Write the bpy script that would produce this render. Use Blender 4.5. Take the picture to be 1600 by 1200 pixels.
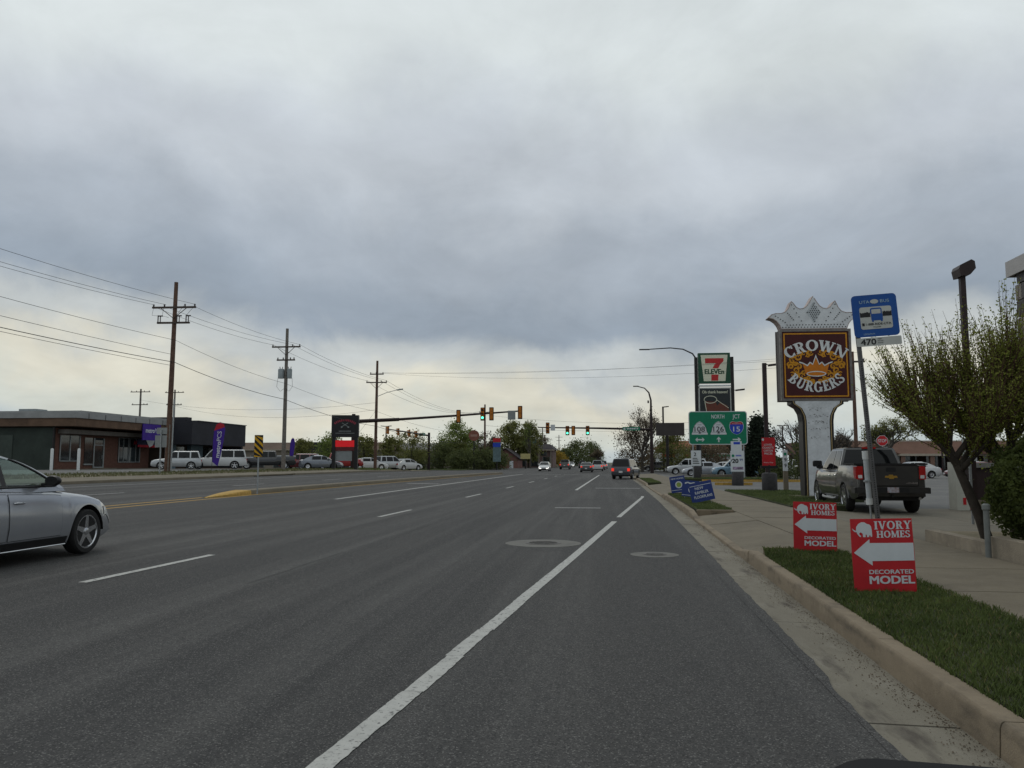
import bpy, bmesh, math, random
import numpy as np
from mathutils import Vector, Matrix
for o in list(bpy.data.objects): bpy.data.objects.remove(o)
scene = bpy.context.scene
COL = scene.collection
R = math.radians
PI = math.pi

# ---------------------------------------------------------------- camera
cam_d = bpy.data.cameras.new('camera'); cam = bpy.data.objects.new('camera', cam_d); COL.objects.link(cam)
cam_d.sensor_width = 36.0; cam_d.lens = 36.0 * 1244 / 1600; cam_d.clip_start = 0.05; cam_d.clip_end = 6000
cam.location = (0, 0, 1.45)
cam.rotation_euler = (R(90 + 5.601), 0, R(6.843))
scene.camera = cam

# ---------------------------------------------------------------- sky: overcast layer over a NISHITA sky
SKY_SEED = 8.4
SUN_EL, SUN_AZ = 48, -35          # sun direction: elevation, azimuth from +Y (left negative)
world = bpy.data.worlds.new('World'); scene.world = world; world.use_nodes = True
wn = world.node_tree; wn.nodes.clear()
def wnode(t, **k):
    n = wn.nodes.new(t)
    for a, b in k.items(): setattr(n, a, b)
    return n
def wmath(op, a, b=None, c=None):
    n = wnode('ShaderNodeMath', operation=op)
    for i, v in enumerate((a, b, c)):
        if v is None: continue
        if isinstance(v, (int, float)): n.inputs[i].default_value = v
        else: wn.links.new(v, n.inputs[i])
    return n.outputs[0]
sky = wnode('ShaderNodeTexSky', sky_type='NISHITA'); sky.sun_disc = False
sky.sun_elevation = R(SUN_EL); sky.sun_rotation = R(SUN_AZ)
bg_sky = wnode('ShaderNodeBackground'); bg_sky.inputs[1].default_value = 0.10
wn.links.new(sky.outputs[0], bg_sky.inputs[0])
tc = wnode('ShaderNodeTexCoord'); sep = wnode('ShaderNodeSeparateXYZ')
wn.links.new(tc.outputs['Generated'], sep.inputs[0])
zc_ = wmath('MAXIMUM', sep.outputs[2], 0.0)
den = wmath('ADD', zc_, 0.34)
cx_ = wmath('DIVIDE', sep.outputs[0], den); cy_ = wmath('DIVIDE', sep.outputs[1], den)
cmb = wnode('ShaderNodeCombineXYZ'); wn.links.new(cx_, cmb.inputs[0]); wn.links.new(cy_, cmb.inputs[1])
cmb.inputs[2].default_value = SKY_SEED
def wnoise(scale, detail, rough, vec, dist=0.0):
    n = wnode('ShaderNodeTexNoise'); n.inputs['Scale'].default_value = scale; n.inputs['Detail'].default_value = detail
    n.inputs['Roughness'].default_value = rough; n.inputs['Distortion'].default_value = dist
    wn.links.new(vec, n.inputs['Vector']); return n.outputs['Fac']
n_big = wnoise(0.85, 4, 0.5, cmb.outputs[0], 0.3)
n_mid = wnoise(2.4, 8, 0.55, cmb.outputs[0], 0.5)
n_fin = wnoise(8.0, 7, 0.6, cmb.outputs[0], 0.5)
n_low = wnoise(5.0, 7, 0.6, tc.outputs['Generated'], 0.3)
hz = wmath('ADD', sep.outputs[2], wmath('MULTIPLY', wmath('SUBTRACT', n_low, 0.5), 0.13))
hz = wmath('ADD', hz, wmath('MULTIPLY', wmath('SUBTRACT', n_big, 0.5), 0.30))
ramp = wnode('ShaderNodeValToRGB'); wn.links.new(hz, ramp.inputs[0])
cr = ramp.color_ramp; cr.interpolation = 'EASE'
def srgb(r, g, b):
    f = lambda c: ((c/255+0.055)/1.055)**2.4 if c > 10 else c/255/12.92
    return (f(r), f(g), f(b), 1)
stops = [(0.0, (184, 194, 196)), (0.040, (202, 206, 198)), (0.080, (214, 211, 196)), (0.120, (188, 193, 193)), (0.165, (146, 157, 169)),
         (0.25, (164, 173, 183)), (0.35, (191, 198, 205)), (0.46, (208, 215, 216)), (1.0, (212, 219, 221))]
while len(cr.elements) < len(stops): cr.elements.new(0.5)
for e, (p, c) in zip(cr.elements, stops): e.position = p; e.color = srgb(*c)
# mottling of the cloud deck
vary = wmath('ADD', 0.58, wmath('MULTIPLY', n_mid, 0.66))
vary = wmath('ADD', vary, wmath('MULTIPLY', n_fin, 0.18))
mul = wnode('ShaderNodeVectorMath', operation='SCALE'); wn.links.new(ramp.outputs[0], mul.inputs[0]); wn.links.new(vary, mul.inputs['Scale'])
bg_cl = wnode('ShaderNodeBackground'); wn.links.new(mul.outputs[0], bg_cl.inputs[0]); bg_cl.inputs[1].default_value = 1.05
cover = wnode('ShaderNodeMapRange'); wn.links.new(n_big, cover.inputs[0])
cover.inputs[1].default_value = 0.62; cover.inputs[2].default_value = 0.85; cover.inputs[3].default_value = 0.97; cover.inputs[4].default_value = 0.86
mixw = wnode('ShaderNodeMixShader'); wn.links.new(cover.outputs[0], mixw.inputs[0])
wn.links.new(bg_sky.outputs[0], mixw.inputs[1]); wn.links.new(bg_cl.outputs[0], mixw.inputs[2])
wo = wnode('ShaderNodeOutputWorld'); wn.links.new(mixw.outputs[0], wo.inputs[0])

# ---------------------------------------------------------------- soft sun behind the cloud
sd = bpy.data.lights.new('sun', 'SUN'); so = bpy.data.objects.new('sun', sd); COL.objects.link(so)
sd.energy = 0.55; sd.angle = R(22); sd.color = (1.0, 0.95, 0.87)
sv = Vector((math.sin(R(SUN_AZ))*math.cos(R(SUN_EL)), math.cos(R(SUN_AZ))*math.cos(R(SUN_EL)), math.sin(R(SUN_EL))))
so.rotation_euler = (-sv).to_track_quat('-Z', 'Y').to_euler(); so.location = (0, 0, 60)
vs = scene.view_settings; vs.view_transform = 'Standard'; vs.look = 'None'; vs.exposure = 0.0; vs.gamma = 1.0; vs.use_curve_mapping = False

# ---------------------------------------------------------------- materials
MATS = {}
def mat(name, col, rough=0.7, metal=0.0, noise=None, bump=None, spec=0.3, coat=0.0, emit=None, col2=None):
    """noise=(scale, amount) tone variation in object space; bump=(scale, strength)"""
    if name in MATS: return MATS[name]
    m = bpy.data.materials.new(name); m.use_nodes = True; MATS[name] = m
    nt = m.node_tree; b = nt.nodes['Principled BSDF']
    b.inputs['Base Color'].default_value = (*col, 1); b.inputs['Roughness'].default_value = rough; b.inputs['Metallic'].default_value = metal
    b.inputs['Specular IOR Level'].default_value = spec
    b.inputs['Coat Weight'].default_value = coat; b.inputs['Coat Roughness'].default_value = 0.08
    if emit:
        b.inputs['Emission Color'].default_value = (*emit[0], 1); b.inputs['Emission Strength'].default_value = emit[1]
    if noise is None: noise = (3.0, 0.12)
    tcn = nt.nodes.new('ShaderNodeTexCoord')
    nz = nt.nodes.new('ShaderNodeTexNoise'); nz.inputs['Scale'].default_value = noise[0]; nz.inputs['Detail'].default_value = 6; nz.inputs['Roughness'].default_value = 0.65
    nt.links.new(tcn.outputs['Object'], nz.inputs['Vector'])
    mr = nt.nodes.new('ShaderNodeMapRange'); mr.inputs[1].default_value = 0.3; mr.inputs[2].default_value = 0.7
    nt.links.new(nz.outputs['Fac'], mr.inputs[0])
    mx = nt.nodes.new('ShaderNodeMix'); mx.data_type = 'RGBA'
    a = noise[1]; c2 = col2 or tuple(min(1, c*(1+a)) for c in col)
    mx.inputs[6].default_value = (*[c*(1-a) for c in col], 1); mx.inputs[7].default_value = (*c2, 1)
    nt.links.new(mr.outputs[0], mx.inputs[0]); nt.links.new(mx.outputs[2], b.inputs['Base Color'])
    if bump:
        n2 = nt.nodes.new('ShaderNodeTexNoise'); n2.inputs['Scale'].default_value = bump[0]; n2.inputs['Detail'].default_value = 5
        nt.links.new(tcn.outputs['Object'], n2.inputs['Vector'])
        bp = nt.nodes.new('ShaderNodeBump'); bp.inputs['Strength'].default_value = bump[1]; bp.inputs['Distance'].default_value = 0.02
        nt.links.new(n2.outputs['Fac'], bp.inputs['Height']); nt.links.new(bp.outputs[0], b.inputs['Normal'])
    return m

def surface_mat(name, base, layers, rough=0.9, bump=(120, 0.4, 0.01), speck=None, spec=0.3):
    """ground surfaces: several noise layers (scale, stretch, colour, lo, hi, amount) over a base colour + fine aggregate"""
    m = bpy.data.materials.new(name); m.use_nodes = True; MATS[name] = m
    nt = m.node_tree; b = nt.nodes['Principled BSDF']; b.inputs['Roughness'].default_value = rough; b.inputs['Specular IOR Level'].default_value = spec
    tcn = nt.nodes.new('ShaderNodeTexCoord'); cur = None
    for (sc, st, col, lo, hi, amt) in layers:
        mp = nt.nodes.new('ShaderNodeMapping'); mp.inputs['Scale'].default_value = (sc*st[0], sc*st[1], sc*st[2])
        nt.links.new(tcn.outputs['Object'], mp.inputs[0])
        nz = nt.nodes.new('ShaderNodeTexNoise'); nz.inputs['Scale'].default_value = 1; nz.inputs['Detail'].default_value = 6; nz.inputs['Roughness'].default_value = 0.62
        nt.links.new(mp.outputs[0], nz.inputs['Vector'])
        mr = nt.nodes.new('ShaderNodeMapRange'); mr.inputs[1].default_value = lo; mr.inputs[2].default_value = hi; mr.inputs[4].default_value = amt
        nt.links.new(nz.outputs['Fac'], mr.inputs[0])
        mx = nt.nodes.new('ShaderNodeMix'); mx.data_type = 'RGBA'; mx.inputs[7].default_value = (*col, 1)
        if cur is None: mx.inputs[6].default_value = (*base, 1)
        else: nt.links.new(cur, mx.inputs[6])
        nt.links.new(mr.outputs[0], mx.inputs[0]); cur = mx.outputs[2]
    if speck:
        for (sc, col, lo, hi, amt) in speck:
            vo = nt.nodes.new('ShaderNodeTexVoronoi'); vo.inputs['Scale'].default_value = sc
            nt.links.new(tcn.outputs['Object'], vo.inputs['Vector'])
            sp = nt.nodes.new('ShaderNodeSeparateColor'); nt.links.new(vo.outputs['Color'], sp.inputs[0])
            mr = nt.nodes.new('ShaderNodeMapRange'); mr.inputs[1].default_value = lo; mr.inputs[2].default_value = hi; mr.inputs[4].default_value = amt
            nt.links.new(sp.outputs[0], mr.inputs[0])
            mx = nt.nodes.new('ShaderNodeMix'); mx.data_type = 'RGBA'; mx.inputs[7].default_value = (*col, 1)
            nt.links.new(cur, mx.inputs[6]); nt.links.new(mr.outputs[0], mx.inputs[0]); cur = mx.outputs[2]
    nt.links.new(cur, b.inputs['Base Color'])
    n2 = nt.nodes.new('ShaderNodeTexNoise'); n2.inputs['Scale'].default_value = bump[0]; n2.inputs['Detail'].default_value = 4
    nt.links.new(tcn.outputs['Object'], n2.inputs['Vector'])
    bp = nt.nodes.new('ShaderNodeBump'); bp.inputs['Strength'].default_value = bump[1]; bp.inputs['Distance'].default_value = bump[2]
    nt.links.new(n2.outputs['Fac'], bp.inputs['Height']); nt.links.new(bp.outputs[0], b.inputs['Normal'])
    return m

I3 = (1, 1, 1)
ASPH = surface_mat('asphalt', (0.060, 0.0585, 0.057),
    [(0.35, (1, .12, 1), (0.040, 0.040, 0.041), .42, .62, .8), (1.1, (1, .02, 1), (0.092, 0.090, 0.087), .47, .64, .9), (0.9, (1.3, .03, 1), (0.036, 0.036, 0.037), .53, .66, .75), (0.5, I3, (0.040, 0.040, 0.041), .58, .70, .6), (6, I3, (0.050, 0.050, 0.051), .45, .7, .5)],
    rough=0.88, bump=(160, .55, .012), speck=[(110, (0.022, 0.022, 0.023), .5, .95, .75), (130, (0.22, 0.215, 0.205), .84, 1.0, .65)], spec=.2)
ASPH_LOT = surface_mat('lot_asphalt', (0.11, 0.11, 0.108),
    [(0.3, I3, (0.15, 0.147, 0.14), .4, .65, .9), (2.0, I3, (0.08, 0.08, 0.082), .45, .7, .6)], bump=(120, .4, .01), speck=[(80, (0.09, 0.09, 0.09), .6, 1, .6)])
CONC = surface_mat('concrete', (0.150, 0.128, 0.092),
    [(0.8, I3, (0.110, 0.094, 0.068), .42, .66, .9), (4, I3, (0.175, 0.150, 0.112), .45, .72, .6), (18, I3, (0.085, 0.073, 0.055), .55, .8, .6)],
    bump=(150, .3, .006), speck=[(110, (0.16, 0.15, 0.13), .82, 1, .6)])
GUTTER = surface_mat('gutter_concrete', (0.180, 0.164, 0.130),
    [(0.9, (1, .5, 1), (0.135, 0.122, 0.096), .42, .66, .85), (5, (1, .4, 1), (0.24, 0.225, 0.19), .5, .75, .5), (2.2, (1.6, .5, 1), (0.062, 0.052, 0.044), .55, .68, .85)],
    bump=(140, .45, .008), speck=[(90, (0.09, 0.08, 0.065), .92, 1, .6)])
KERBM = surface_mat('kerb_concrete', (0.205, 0.165, 0.115),
    [(1.5, (1, .6, 1), (0.145, 0.116, 0.082), .42, .66, .9), (9, I3, (0.25, 0.205, 0.145), .5, .75, .6), (3, (1, .5, 2), (0.085, 0.070, 0.052), .54, .68, .85), (30, I3, (0.10, 0.08, 0.06), .6, .75, .6)],
    bump=(110, .35, .008), speck=[(90, (0.16, 0.13, 0.10), .85, 1, .6)])
SOIL = surface_mat('turf_soil', (0.035, 0.042, 0.018), [(2.5, I3, (0.06, 0.055, 0.03), .45, .7, .8), (12, I3, (0.022, 0.03, 0.012), .45, .7, .7)], bump=(60, .8, .03))
DIRT = surface_mat('dry_verge', (0.20, 0.165, 0.115), [(0.4, I3, (0.13, 0.12, 0.07), .42, .65, .9), (3, I3, (0.26, 0.22, 0.16), .45, .7, .7)], bump=(40, .6, .03))
GROUND = surface_mat('ground_far', (0.12, 0.115, 0.085), [(0.05, I3, (0.07, 0.085, 0.04), .4, .6, .9), (0.5, I3, (0.17, 0.155, 0.12), .45, .7, .6)], bump=(8, .5, .05))
def marking_mat(name, col, wear):
    m = surface_mat(name, col, [(7, I3, tuple(c*.78 for c in col), .4, .7, .8), (22, I3, (0.08, 0.08, 0.08), wear, wear+.07, .85), (60, I3, (0.10, 0.10, 0.10), wear+.02, wear+.1, .7)], rough=.75, bump=(120, .4, .008))
    return m
WLINE = marking_mat('white_marking', (0.40, 0.40, 0.38), .57)
WLINE2 = marking_mat('worn_white_marking', (0.36, 0.36, 0.35), .52)
YLINE = marking_mat('yellow_marking', (0.42, 0.25, 0.04), .6)
YKERB = mat('yellow_paint', (0.38, 0.235, 0.055), .8, noise=(9, .3), bump=(60, .3))

# ---------------------------------------------------------------- mesh builder
class MB:
    def __init__(s): s.v = []; s.f = []
    def add(s, vs, fs):
        b = len(s.v); s.v.extend([tuple(p) for p in vs]); s.f.extend([tuple(b+i for i in f) for f in fs]); return s
    def box(s, c, d, rz=0.0, rx=0.0, ry=0.0):
        x, y, z = d[0]/2, d[1]/2, d[2]/2
        pts = [Vector(p) for p in ((-x,-y,-z),(x,-y,-z),(x,y,-z),(-x,y,-z),(-x,-y,z),(x,-y,z),(x,y,z),(-x,y,z))]
        if rz or rx or ry:
            M = Matrix.Rotation(rz, 3, 'Z') @ Matrix.Rotation(ry, 3, 'Y') @ Matrix.Rotation(rx, 3, 'X'); pts = [M @ p for p in pts]
        c = Vector(c)
        return s.add([p+c for p in pts], [(0,3,2,1),(4,5,6,7),(0,1,5,4),(1,2,6,5),(2,3,7,6),(3,0,4,7)])
    def b2(s, x0, x1, y0, y1, z0, z1): return s.box(((x0+x1)/2,(y0+y1)/2,(z0+z1)/2), (abs(x1-x0),abs(y1-y0),abs(z1-z0)))
    def tube(s, path, rad, n=8, caps=True):
        P = [Vector(p) for p in path]; k = len(P)
        rr = rad if isinstance(rad, (list, tuple)) else [rad]*k
        b = len(s.v); t0 = (P[1]-P[0]).normalized()
        a = Vector((0,0,1)) if abs(t0.z) < .9 else Vector((1,0,0)); u = t0.cross(a).normalized()
        for i in range(k):
            t = (P[min(i+1,k-1)]-P[max(i-1,0)])
            t = t.normalized() if t.length > 1e-9 else t0
            u = (u - t*u.dot(t)); u = u.normalized() if u.length > 1e-6 else t.orthogonal().normalized(); w = t.cross(u)
            for j in range(n):
                an = 2*PI*j/n; s.v.append(tuple(P[i]+(u*math.cos(an)+w*math.sin(an))*rr[i]))
        for i in range(k-1):
            for j in range(n):
                j2 = (j+1) % n; s.f.append((b+i*n+j, b+i*n+j2, b+(i+1)*n+j2, b+(i+1)*n+j))
        if caps: s.f.append(tuple(b+j for j in range(n-1,-1,-1))); s.f.append(tuple(b+(k-1)*n+j for j in range(n)))
        return s
    def lathe(s, prof, c=(0,0,0), axis='z', n=20):
        """prof: (radius, height)"""
        b = len(s.v); k = len(prof)
        for r, h in prof:
            for j in range(n):
                a = 2*PI*j/n; x, y = r*math.cos(a), r*math.sin(a)
                p = (x, y, h) if axis == 'z' else ((h, x, y) if axis == 'x' else (x, h, y))
                s.v.append((p[0]+c[0], p[1]+c[1], p[2]+c[2]))
        for i in range(k-1):
            for j in range(n):
                j2 = (j+1) % n; s.f.append((b+i*n+j, b+i*n+j2, b+(i+1)*n+j2, b+(i+1)*n+j))
        s.f.append(tuple(b+j for j in range(n-1,-1,-1))); s.f.append(tuple(b+(k-1)*n+j for j in range(n)))
        return s
    def plate(s, pts, y0, y1):
        """2D outline (x, z), extruded between y0 (front) and y1"""
        n = len(pts); s.add([(x, y0, z) for x, z in pts]+[(x, y1, z) for x, z in pts],
            [tuple(range(n)), tuple(range(2*n-1, n-1, -1))]+[(i, n+i, n+(i+1) % n, (i+1) % n) for i in range(n)]); return s
    def flat(s, pts, z0, z1):
        """2D outline (x, y) extruded between z0 and z1"""
        n = len(pts); s.add([(x, y, z0) for x, y in pts]+[(x, y, z1) for x, y in pts],
            [tuple(range(n-1, -1, -1)), tuple(range(n, 2*n))]+[(i, (i+1) % n, n+(i+1) % n, n+i) for i in range(n)]); return s
    def mesh(s, name, mt=None, smooth=None):
        me = bpy.data.meshes.new(name); me.from_pydata(s.v, [], s.f)
        if mt: me.materials.append(mt)
        if smooth is not None:
            me.polygons.foreach_set('use_smooth', [True]*len(me.polygons)); me.set_sharp_from_angle(angle=R(smooth))
        me.update(); return me
    def build(s, name, mt, parent=None, smooth=None, loc=None, rot=None):
        o = bpy.data.objects.new(name, s.mesh(name, mt, smooth)); COL.objects.link(o)
        if parent is not None: o.parent = parent
        if loc: o.location = loc
        if rot: o.rotation_euler = rot
        return o
def tag(o, label=None, cat=None, group=None, kind=None):
    if label: o['label'] = label
    if cat: o['category'] = cat
    if group: o['group'] = group
    if kind: o['kind'] = kind
    return o
def thing(name, label, cat, loc=(0,0,0), rz=0.0, group=None, rot=None):
    o = bpy.data.objects.new(name, None); COL.objects.link(o); o.empty_display_size = .2
    o.location = loc; o.rotation_euler = rot or (0, 0, rz)
    return tag(o, label, cat, group)
def struct(name, mb, mt, smooth=None):
    return tag(mb.build(name, mt, smooth=smooth), kind='structure')
def copy_tree(o, parent=None):
    c = o.copy(); COL.objects.link(c)
    if parent is not None: c.parent = parent
    for ch in list(o.children): copy_tree(ch, c)
    return c
def np_mesh(name, V, Fq, mt):
    """V (n,3) array, Fq (m,k) array of k-gons"""
    me = bpy.data.meshes.new(name); V = np.asarray(V, np.float32); Fq = np.asarray(Fq, np.int32)
    me.vertices.add(len(V)); me.vertices.foreach_set('co', V.ravel())
    k = Fq.shape[1]; me.loops.add(Fq.size); me.loops.foreach_set('vertex_index', Fq.ravel())
    me.polygons.add(len(Fq)); me.polygons.foreach_set('loop_start', np.arange(0, Fq.size, k, dtype=np.int32))
    if mt: me.materials.append(mt)
    me.update(calc_edges=True); me.validate(); return me
def rrect(x0, x1, z0, z1, r, n=4):
    out = []
    for cx, cz, a0 in ((x1-r, z1-r, 0), (x0+r, z1-r, 90), (x0+r, z0+r, 180), (x1-r, z0+r, 270)):
        for i in range(n+1):
            a = R(a0+90*i/n); out.append((cx+r*math.cos(a), cz+r*math.sin(a)))
    return out

# ---------------------------------------------------------------- lettering
_tx = {}
def text_geo(s, bold=0.0):
    if (s, bold) in _tx: return _tx[(s, bold)]
    cu = bpy.data.curves.new('t', 'FONT'); cu.body = s; cu.size = 1; cu.offset = bold; cu.resolution_u = 3
    ob = bpy.data.objects.new('t', cu); COL.objects.link(ob); bpy.context.view_layer.update()
    me = ob.evaluated_get(bpy.context.evaluated_depsgraph_get()).to_mesh()
    v = [(p.co.x, p.co.y) for p in me.vertices]; f = [tuple(p.vertices) for p in me.polygons]
    ob.to_mesh_clear(); bpy.data.objects.remove(ob); bpy.data.curves.remove(cu)
    _tx[(s, bold)] = (v, f); return v, f
def text(mb, s, x, z, h, y, bold=.02, align='c', width=None, rot=0.0):
    """print s on a board facing -Y; h = cap height; optional total width"""
    v, f = text_geo(s, 0.0)
    if not v: return mb
    xs = [p[0] for p in v]; x0, x1 = min(xs), max(xs); k = h/0.72; kx = k if width is None else width/(x1-x0)
    off = {'c': -(x0+x1)/2, 'l': -x0, 'r': -x1}[align]; cr_, sr = math.cos(rot), math.sin(rot)
    bo = max(0, bold)*.8          # heavier weights: a few copies shifted by a fraction of the letter height
    for q, (dx, dz) in enumerate(((-1, -.6), (1, -.6), (1, .6), (-1, .6), (0, 0)) if bo else ((0, 0),)):
        vs_ = []
        for a, b in v:
            px, pz = (a+off)*kx+dx*bo*k, (b+dz*bo)*k; vs_.append((x+px*cr_-pz*sr, y-q*.0003, z+px*sr+pz*cr_))
        mb.add(vs_, f)
    return mb
# slab-serif display capitals, unit height, built from strokes
def _q(x0, y0, x1, y1): return [(x0,y0),(x1,y0),(x1,y1),(x0,y1)]
def _diag(xa, ya, xb, yb, w): return [(xa-w/2,ya),(xa+w/2,ya),(xb+w/2,yb),(xb-w/2,yb)]
def _arc(cx, cy, rx, ry, a0, a1, wt=.25, wn=.12, n=20):
    out = []
    for i in range(n):
        q = []
        for a in (a0+(a1-a0)*i/n, a0+(a1-a0)*(i+1)/n):
            c, s_ = math.cos(R(a)), math.sin(R(a)); q.append(((cx+(rx-wt)*c, cy+(ry-wn)*s_), (cx+rx*c, cy+ry*s_)))
        out.append([q[0][0], q[0][1], q[1][1], q[1][0]])
    return out
def _stem(x, y0=0., y1=1., w=.25, serif=.09, top=True, bot=True):
    o = [_q(x, y0, x+w, y1)]
    if bot: o.append(_q(x-serif, y0, x+w+serif, y0+.09))
    if top: o.append(_q(x-serif, y1-.09, x+w+serif, y1))
    return o
GL = {
 'C': (.84, _arc(.44,.5,.44,.52,42,318)+[_q(.66,.68,.78,1.0), _q(.66,.0,.76,.26)]),
 'O': (.98, _arc(.49,.5,.49,.52,0,360)),
 'G': (.92, _arc(.44,.5,.44,.52,45,318)+_stem(.60,.02,.46,.22,.07,bot=False)+[_q(.66,.70,.78,1.0)]),
 'S': (.68, _arc(.34,.755,.33,.265,20,270,.2,.12)+_arc(.34,.255,.34,.275,-160,90,.2,.12)+[_q(.52,.72,.64,.98), _q(.02,.03,.13,.30)]),
 'R': (.88, _stem(.09)+_arc(.38,.73,.36,.27,-90,90,.22,.11)+[_q(.3,.89,.42,1.0), _q(.3,.46,.42,.57), _diag(.48,.5,.72,0,.24), _q(.6,0,.9,.09)]),
 'B': (.82, _stem(.09)+_arc(.36,.755,.33,.245,-90,90,.22,.1)+_arc(.36,.265,.40,.265,-90,90,.22,.1)+[_q(.3,.90,.4,1.), _q(.3,.46,.4,.58), _q(.3,0,.4,.1)]),
 'U': (.92, _stem(.09,.3,1,.25,bot=False)+_stem(.64,.3,1,.16,bot=False)+_arc(.445,.32,.355,.34,180,360,.22,.13)),
 'E': (.74, _stem(.09)+[_q(.3,0,.68,.11), _q(.3,.89,.66,1.), _q(.3,.45,.56,.56), _q(.6,0,.70,.28), _q(.58,.74,.68,1.), _q(.48,.36,.56,.65)]),
 'W': (1.25, [_diag(.16,1,.38,0,.24), _diag(.62,1,.38,0,.13), _diag(.62,1,.88,0,.24), _diag(1.10,1,.88,0,.13), _q(0,.91,.36,1.), _q(.46,.91,.8,1.), _q(.96,.91,1.25,1.)]),
 'N': (1.0, _stem(.12,0,1,.13)+_stem(.78,0,1,.13,bot=False)+[_diag(.2,1,.82,0,.26)]),
 'I': (.45, _stem(.10)),
 'V': (.95, [_diag(.17,1,.48,0,.24), _diag(.78,1,.48,0,.13), _q(0,.91,.36,1.), _q(.62,.91,.95,1.)]),
 'Y': (.92, [_diag(.17,1,.46,.45,.24), _diag(.76,1,.46,.45,.13), _q(0,.91,.36,1.), _q(.6,.91,.92,1.)]+_stem(.34,0,.5,.24,top=False)),
 'H': (1.0, _stem(.09)+_stem(.66)+[_q(.3,.44,.7,.55)]),
 'M': (1.2, _stem(.12,0,1,.13,bot=True)+_stem(.88,0,1,.23)+[_diag(.2,1,.56,.05,.24), _diag(.92,1,.56,.05,.13)]),
}
def slab(mb, s, fn, y, gap=.10):
    """fn(u, v) -> (x, z); u along the word in letter heights, centred on 0"""
    tot = sum(GL[c][0] for c in s)+gap*(len(s)-1); u = -tot/2
    dy = 0
    for c in s:
        w, polys = GL[c]
        for k, p in enumerate(polys):
            mb.add([(fn(u+a, b)[0], y-0.0004*(k % 5), fn(u+a, b)[1]) for a, b in p], [tuple(range(len(p)))])
        u += w+gap
    return tot
# ================================================================ SETTING
def g(x, y=0.0):
    b = float(np.interp(x, [-28, -23, -14, -2], [.74, .5, .22, 0.0]))
    return b*float(np.interp(y, [78, 125], [1.0, .2]))
YS = [-14, -4, 4, 12, 20, 30, 40, 50, 60, 70, 78, 86, 94, 102, 110, 118, 125, 140, 170, 220, 300, 420, 600, 900, 1400, 2500]
def sheet(xs, ys, dz, zf=g):
    m = MB(); nx = len(xs)
    for y in ys:
        for x in xs: m.v.append((x, y, zf(x, y)+dz))
    for j in range(len(ys)-1):
        for i in range(nx-1):
            a = j*nx+i; m.f.append((a, a+1, a+1+nx, a+nx))
    return m
struct('ground', sheet([-900, -300, -120, -60, -40, -28, -23, -18.5, -14, -8, -2, 2, 10, 40, 120, 400, 1000], YS, -0.06), GROUND)
# carriageway
yr = [y for y in YS if y <= 900]
road = struct('road', sheet([-23, -18.5, -14, -10, -6, -2, 1.42], yr, 0.0), ASPH)
# ragged asphalt edge beside the gutter pan
random.seed(4)
m = MB(); ys_ = np.concatenate([np.arange(-6, 30, .12), np.arange(30, 92, 1.0)]); e = 1.44
base = lambda y: float(np.interp(y, [0, 4.6, 5.4, 5.9, 7.3, 10, 14, 30, 53, 92], [1.43, 1.43, 1.42, 1.47, 1.49, 1.52, 1.60, 1.85, 2.0, 2.0]))
for i, y in enumerate(ys_):
    xx = base(y)+random.uniform(-.010, .010); m.v += [(1.42-.04, y, .003), (xx, y, .004), (xx+.004, y, -.03)]
for i in range(len(ys_)-1):
    a = i*3; m.f += [(a, a+1, a+4, a+3), (a+1, a+2, a+5, a+4)]
m.build('asphalt_edge', ASPH, road)
cross = struct('cross_street', sheet([-160, -60, -28, -23], [106, 110, 118, 124], .004), ASPH)
struct('cross_street_east', sheet([1.42, 3, 10, 60, 160], [95, 104, 114, 122], .002, lambda x, y: .0), ASPH)

def strip(pts, w, dz, name, mt, parent):
    """painted stripe along (x, y) points, w wide in x"""
    m = MB()
    Y_ = [p[1] for p in pts]; X_ = [p[0] for p in pts]; n_ = max(len(pts), min(260, int((Y_[-1]-Y_[0])/.06)))
    for y in np.linspace(Y_[0], Y_[-1], n_):
        x = float(np.interp(y, Y_, X_)); y = float(y); a, b = x-w/2+random.uniform(-.004, .004), x+w/2+random.uniform(-.004, .004)     # ragged paint edge
        m.v += [(a, y, g(a, y)+dz), (b, y, g(b, y)+dz)]
    for i in range(n_-1): m.f.append((2*i, 2*i+1, 2*i+3, 2*i+2))
    return m.build(name, mt, parent)
def interp_line(P, y0, y1, n):
    Y = [p[1] for p in P]; X = [p[0] for p in P]
    return [(float(np.interp(y, Y, X)), y) for y in np.linspace(y0, y1, n)]
EL = [(-1.55, 1.5), (-1.38, 3.82), (-1.24, 5.18), (-.97, 8.07), (-.55, 12.4), (.14, 19.9), (.27, 21.5), (1.45, 34.2)]
# edge line with the jogged seams it has where segments were laid
segs = [(1.5, 5.1, 0), (5.1, 6.05, .008), (6.05, 7.0, -.006), (7.0, 8.4, .008), (8.4, 19.9, 0)]
for a, b, dx in segs:
    strip([(x+dx, y) for x, y in interp_line(EL, a, b-.004, max(3, int((b-a)*2)))], .13, .005, 'lane_line', WLINE, road)
strip(interp_line(EL, 21.4, 34.6, 12), .12, .005, 'lane_line', WLINE, road)
strip([(-1.66, 41.6), (-.98, 90)], .15, .005, 'lane_line', WLINE, road)
DL = [(-6.0, 8.6), (-5.88, 11.4), (-5.76, 20), (-5.70, 22.8), (-5.54, 33), (-5.40, 43), (-5.1, 90)]
for a, b in ((8.65, 11.45), (19.8, 22.85), (31.2, 34.6), (42.5, 45.6), (54, 57.5), (66, 69.5), (78, 81.5), (142, 146), (156, 160), (170, 174)):
    strip(interp_line(DL, a, b, 4), .11, .005, 'lane_line', WLINE, road)
strip([(-9.6, 27.5), (-9.58, 40), (-9.45, 60), (-9.36, 88)], .16, .005, 'lane_line', WLINE, road)
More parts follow.
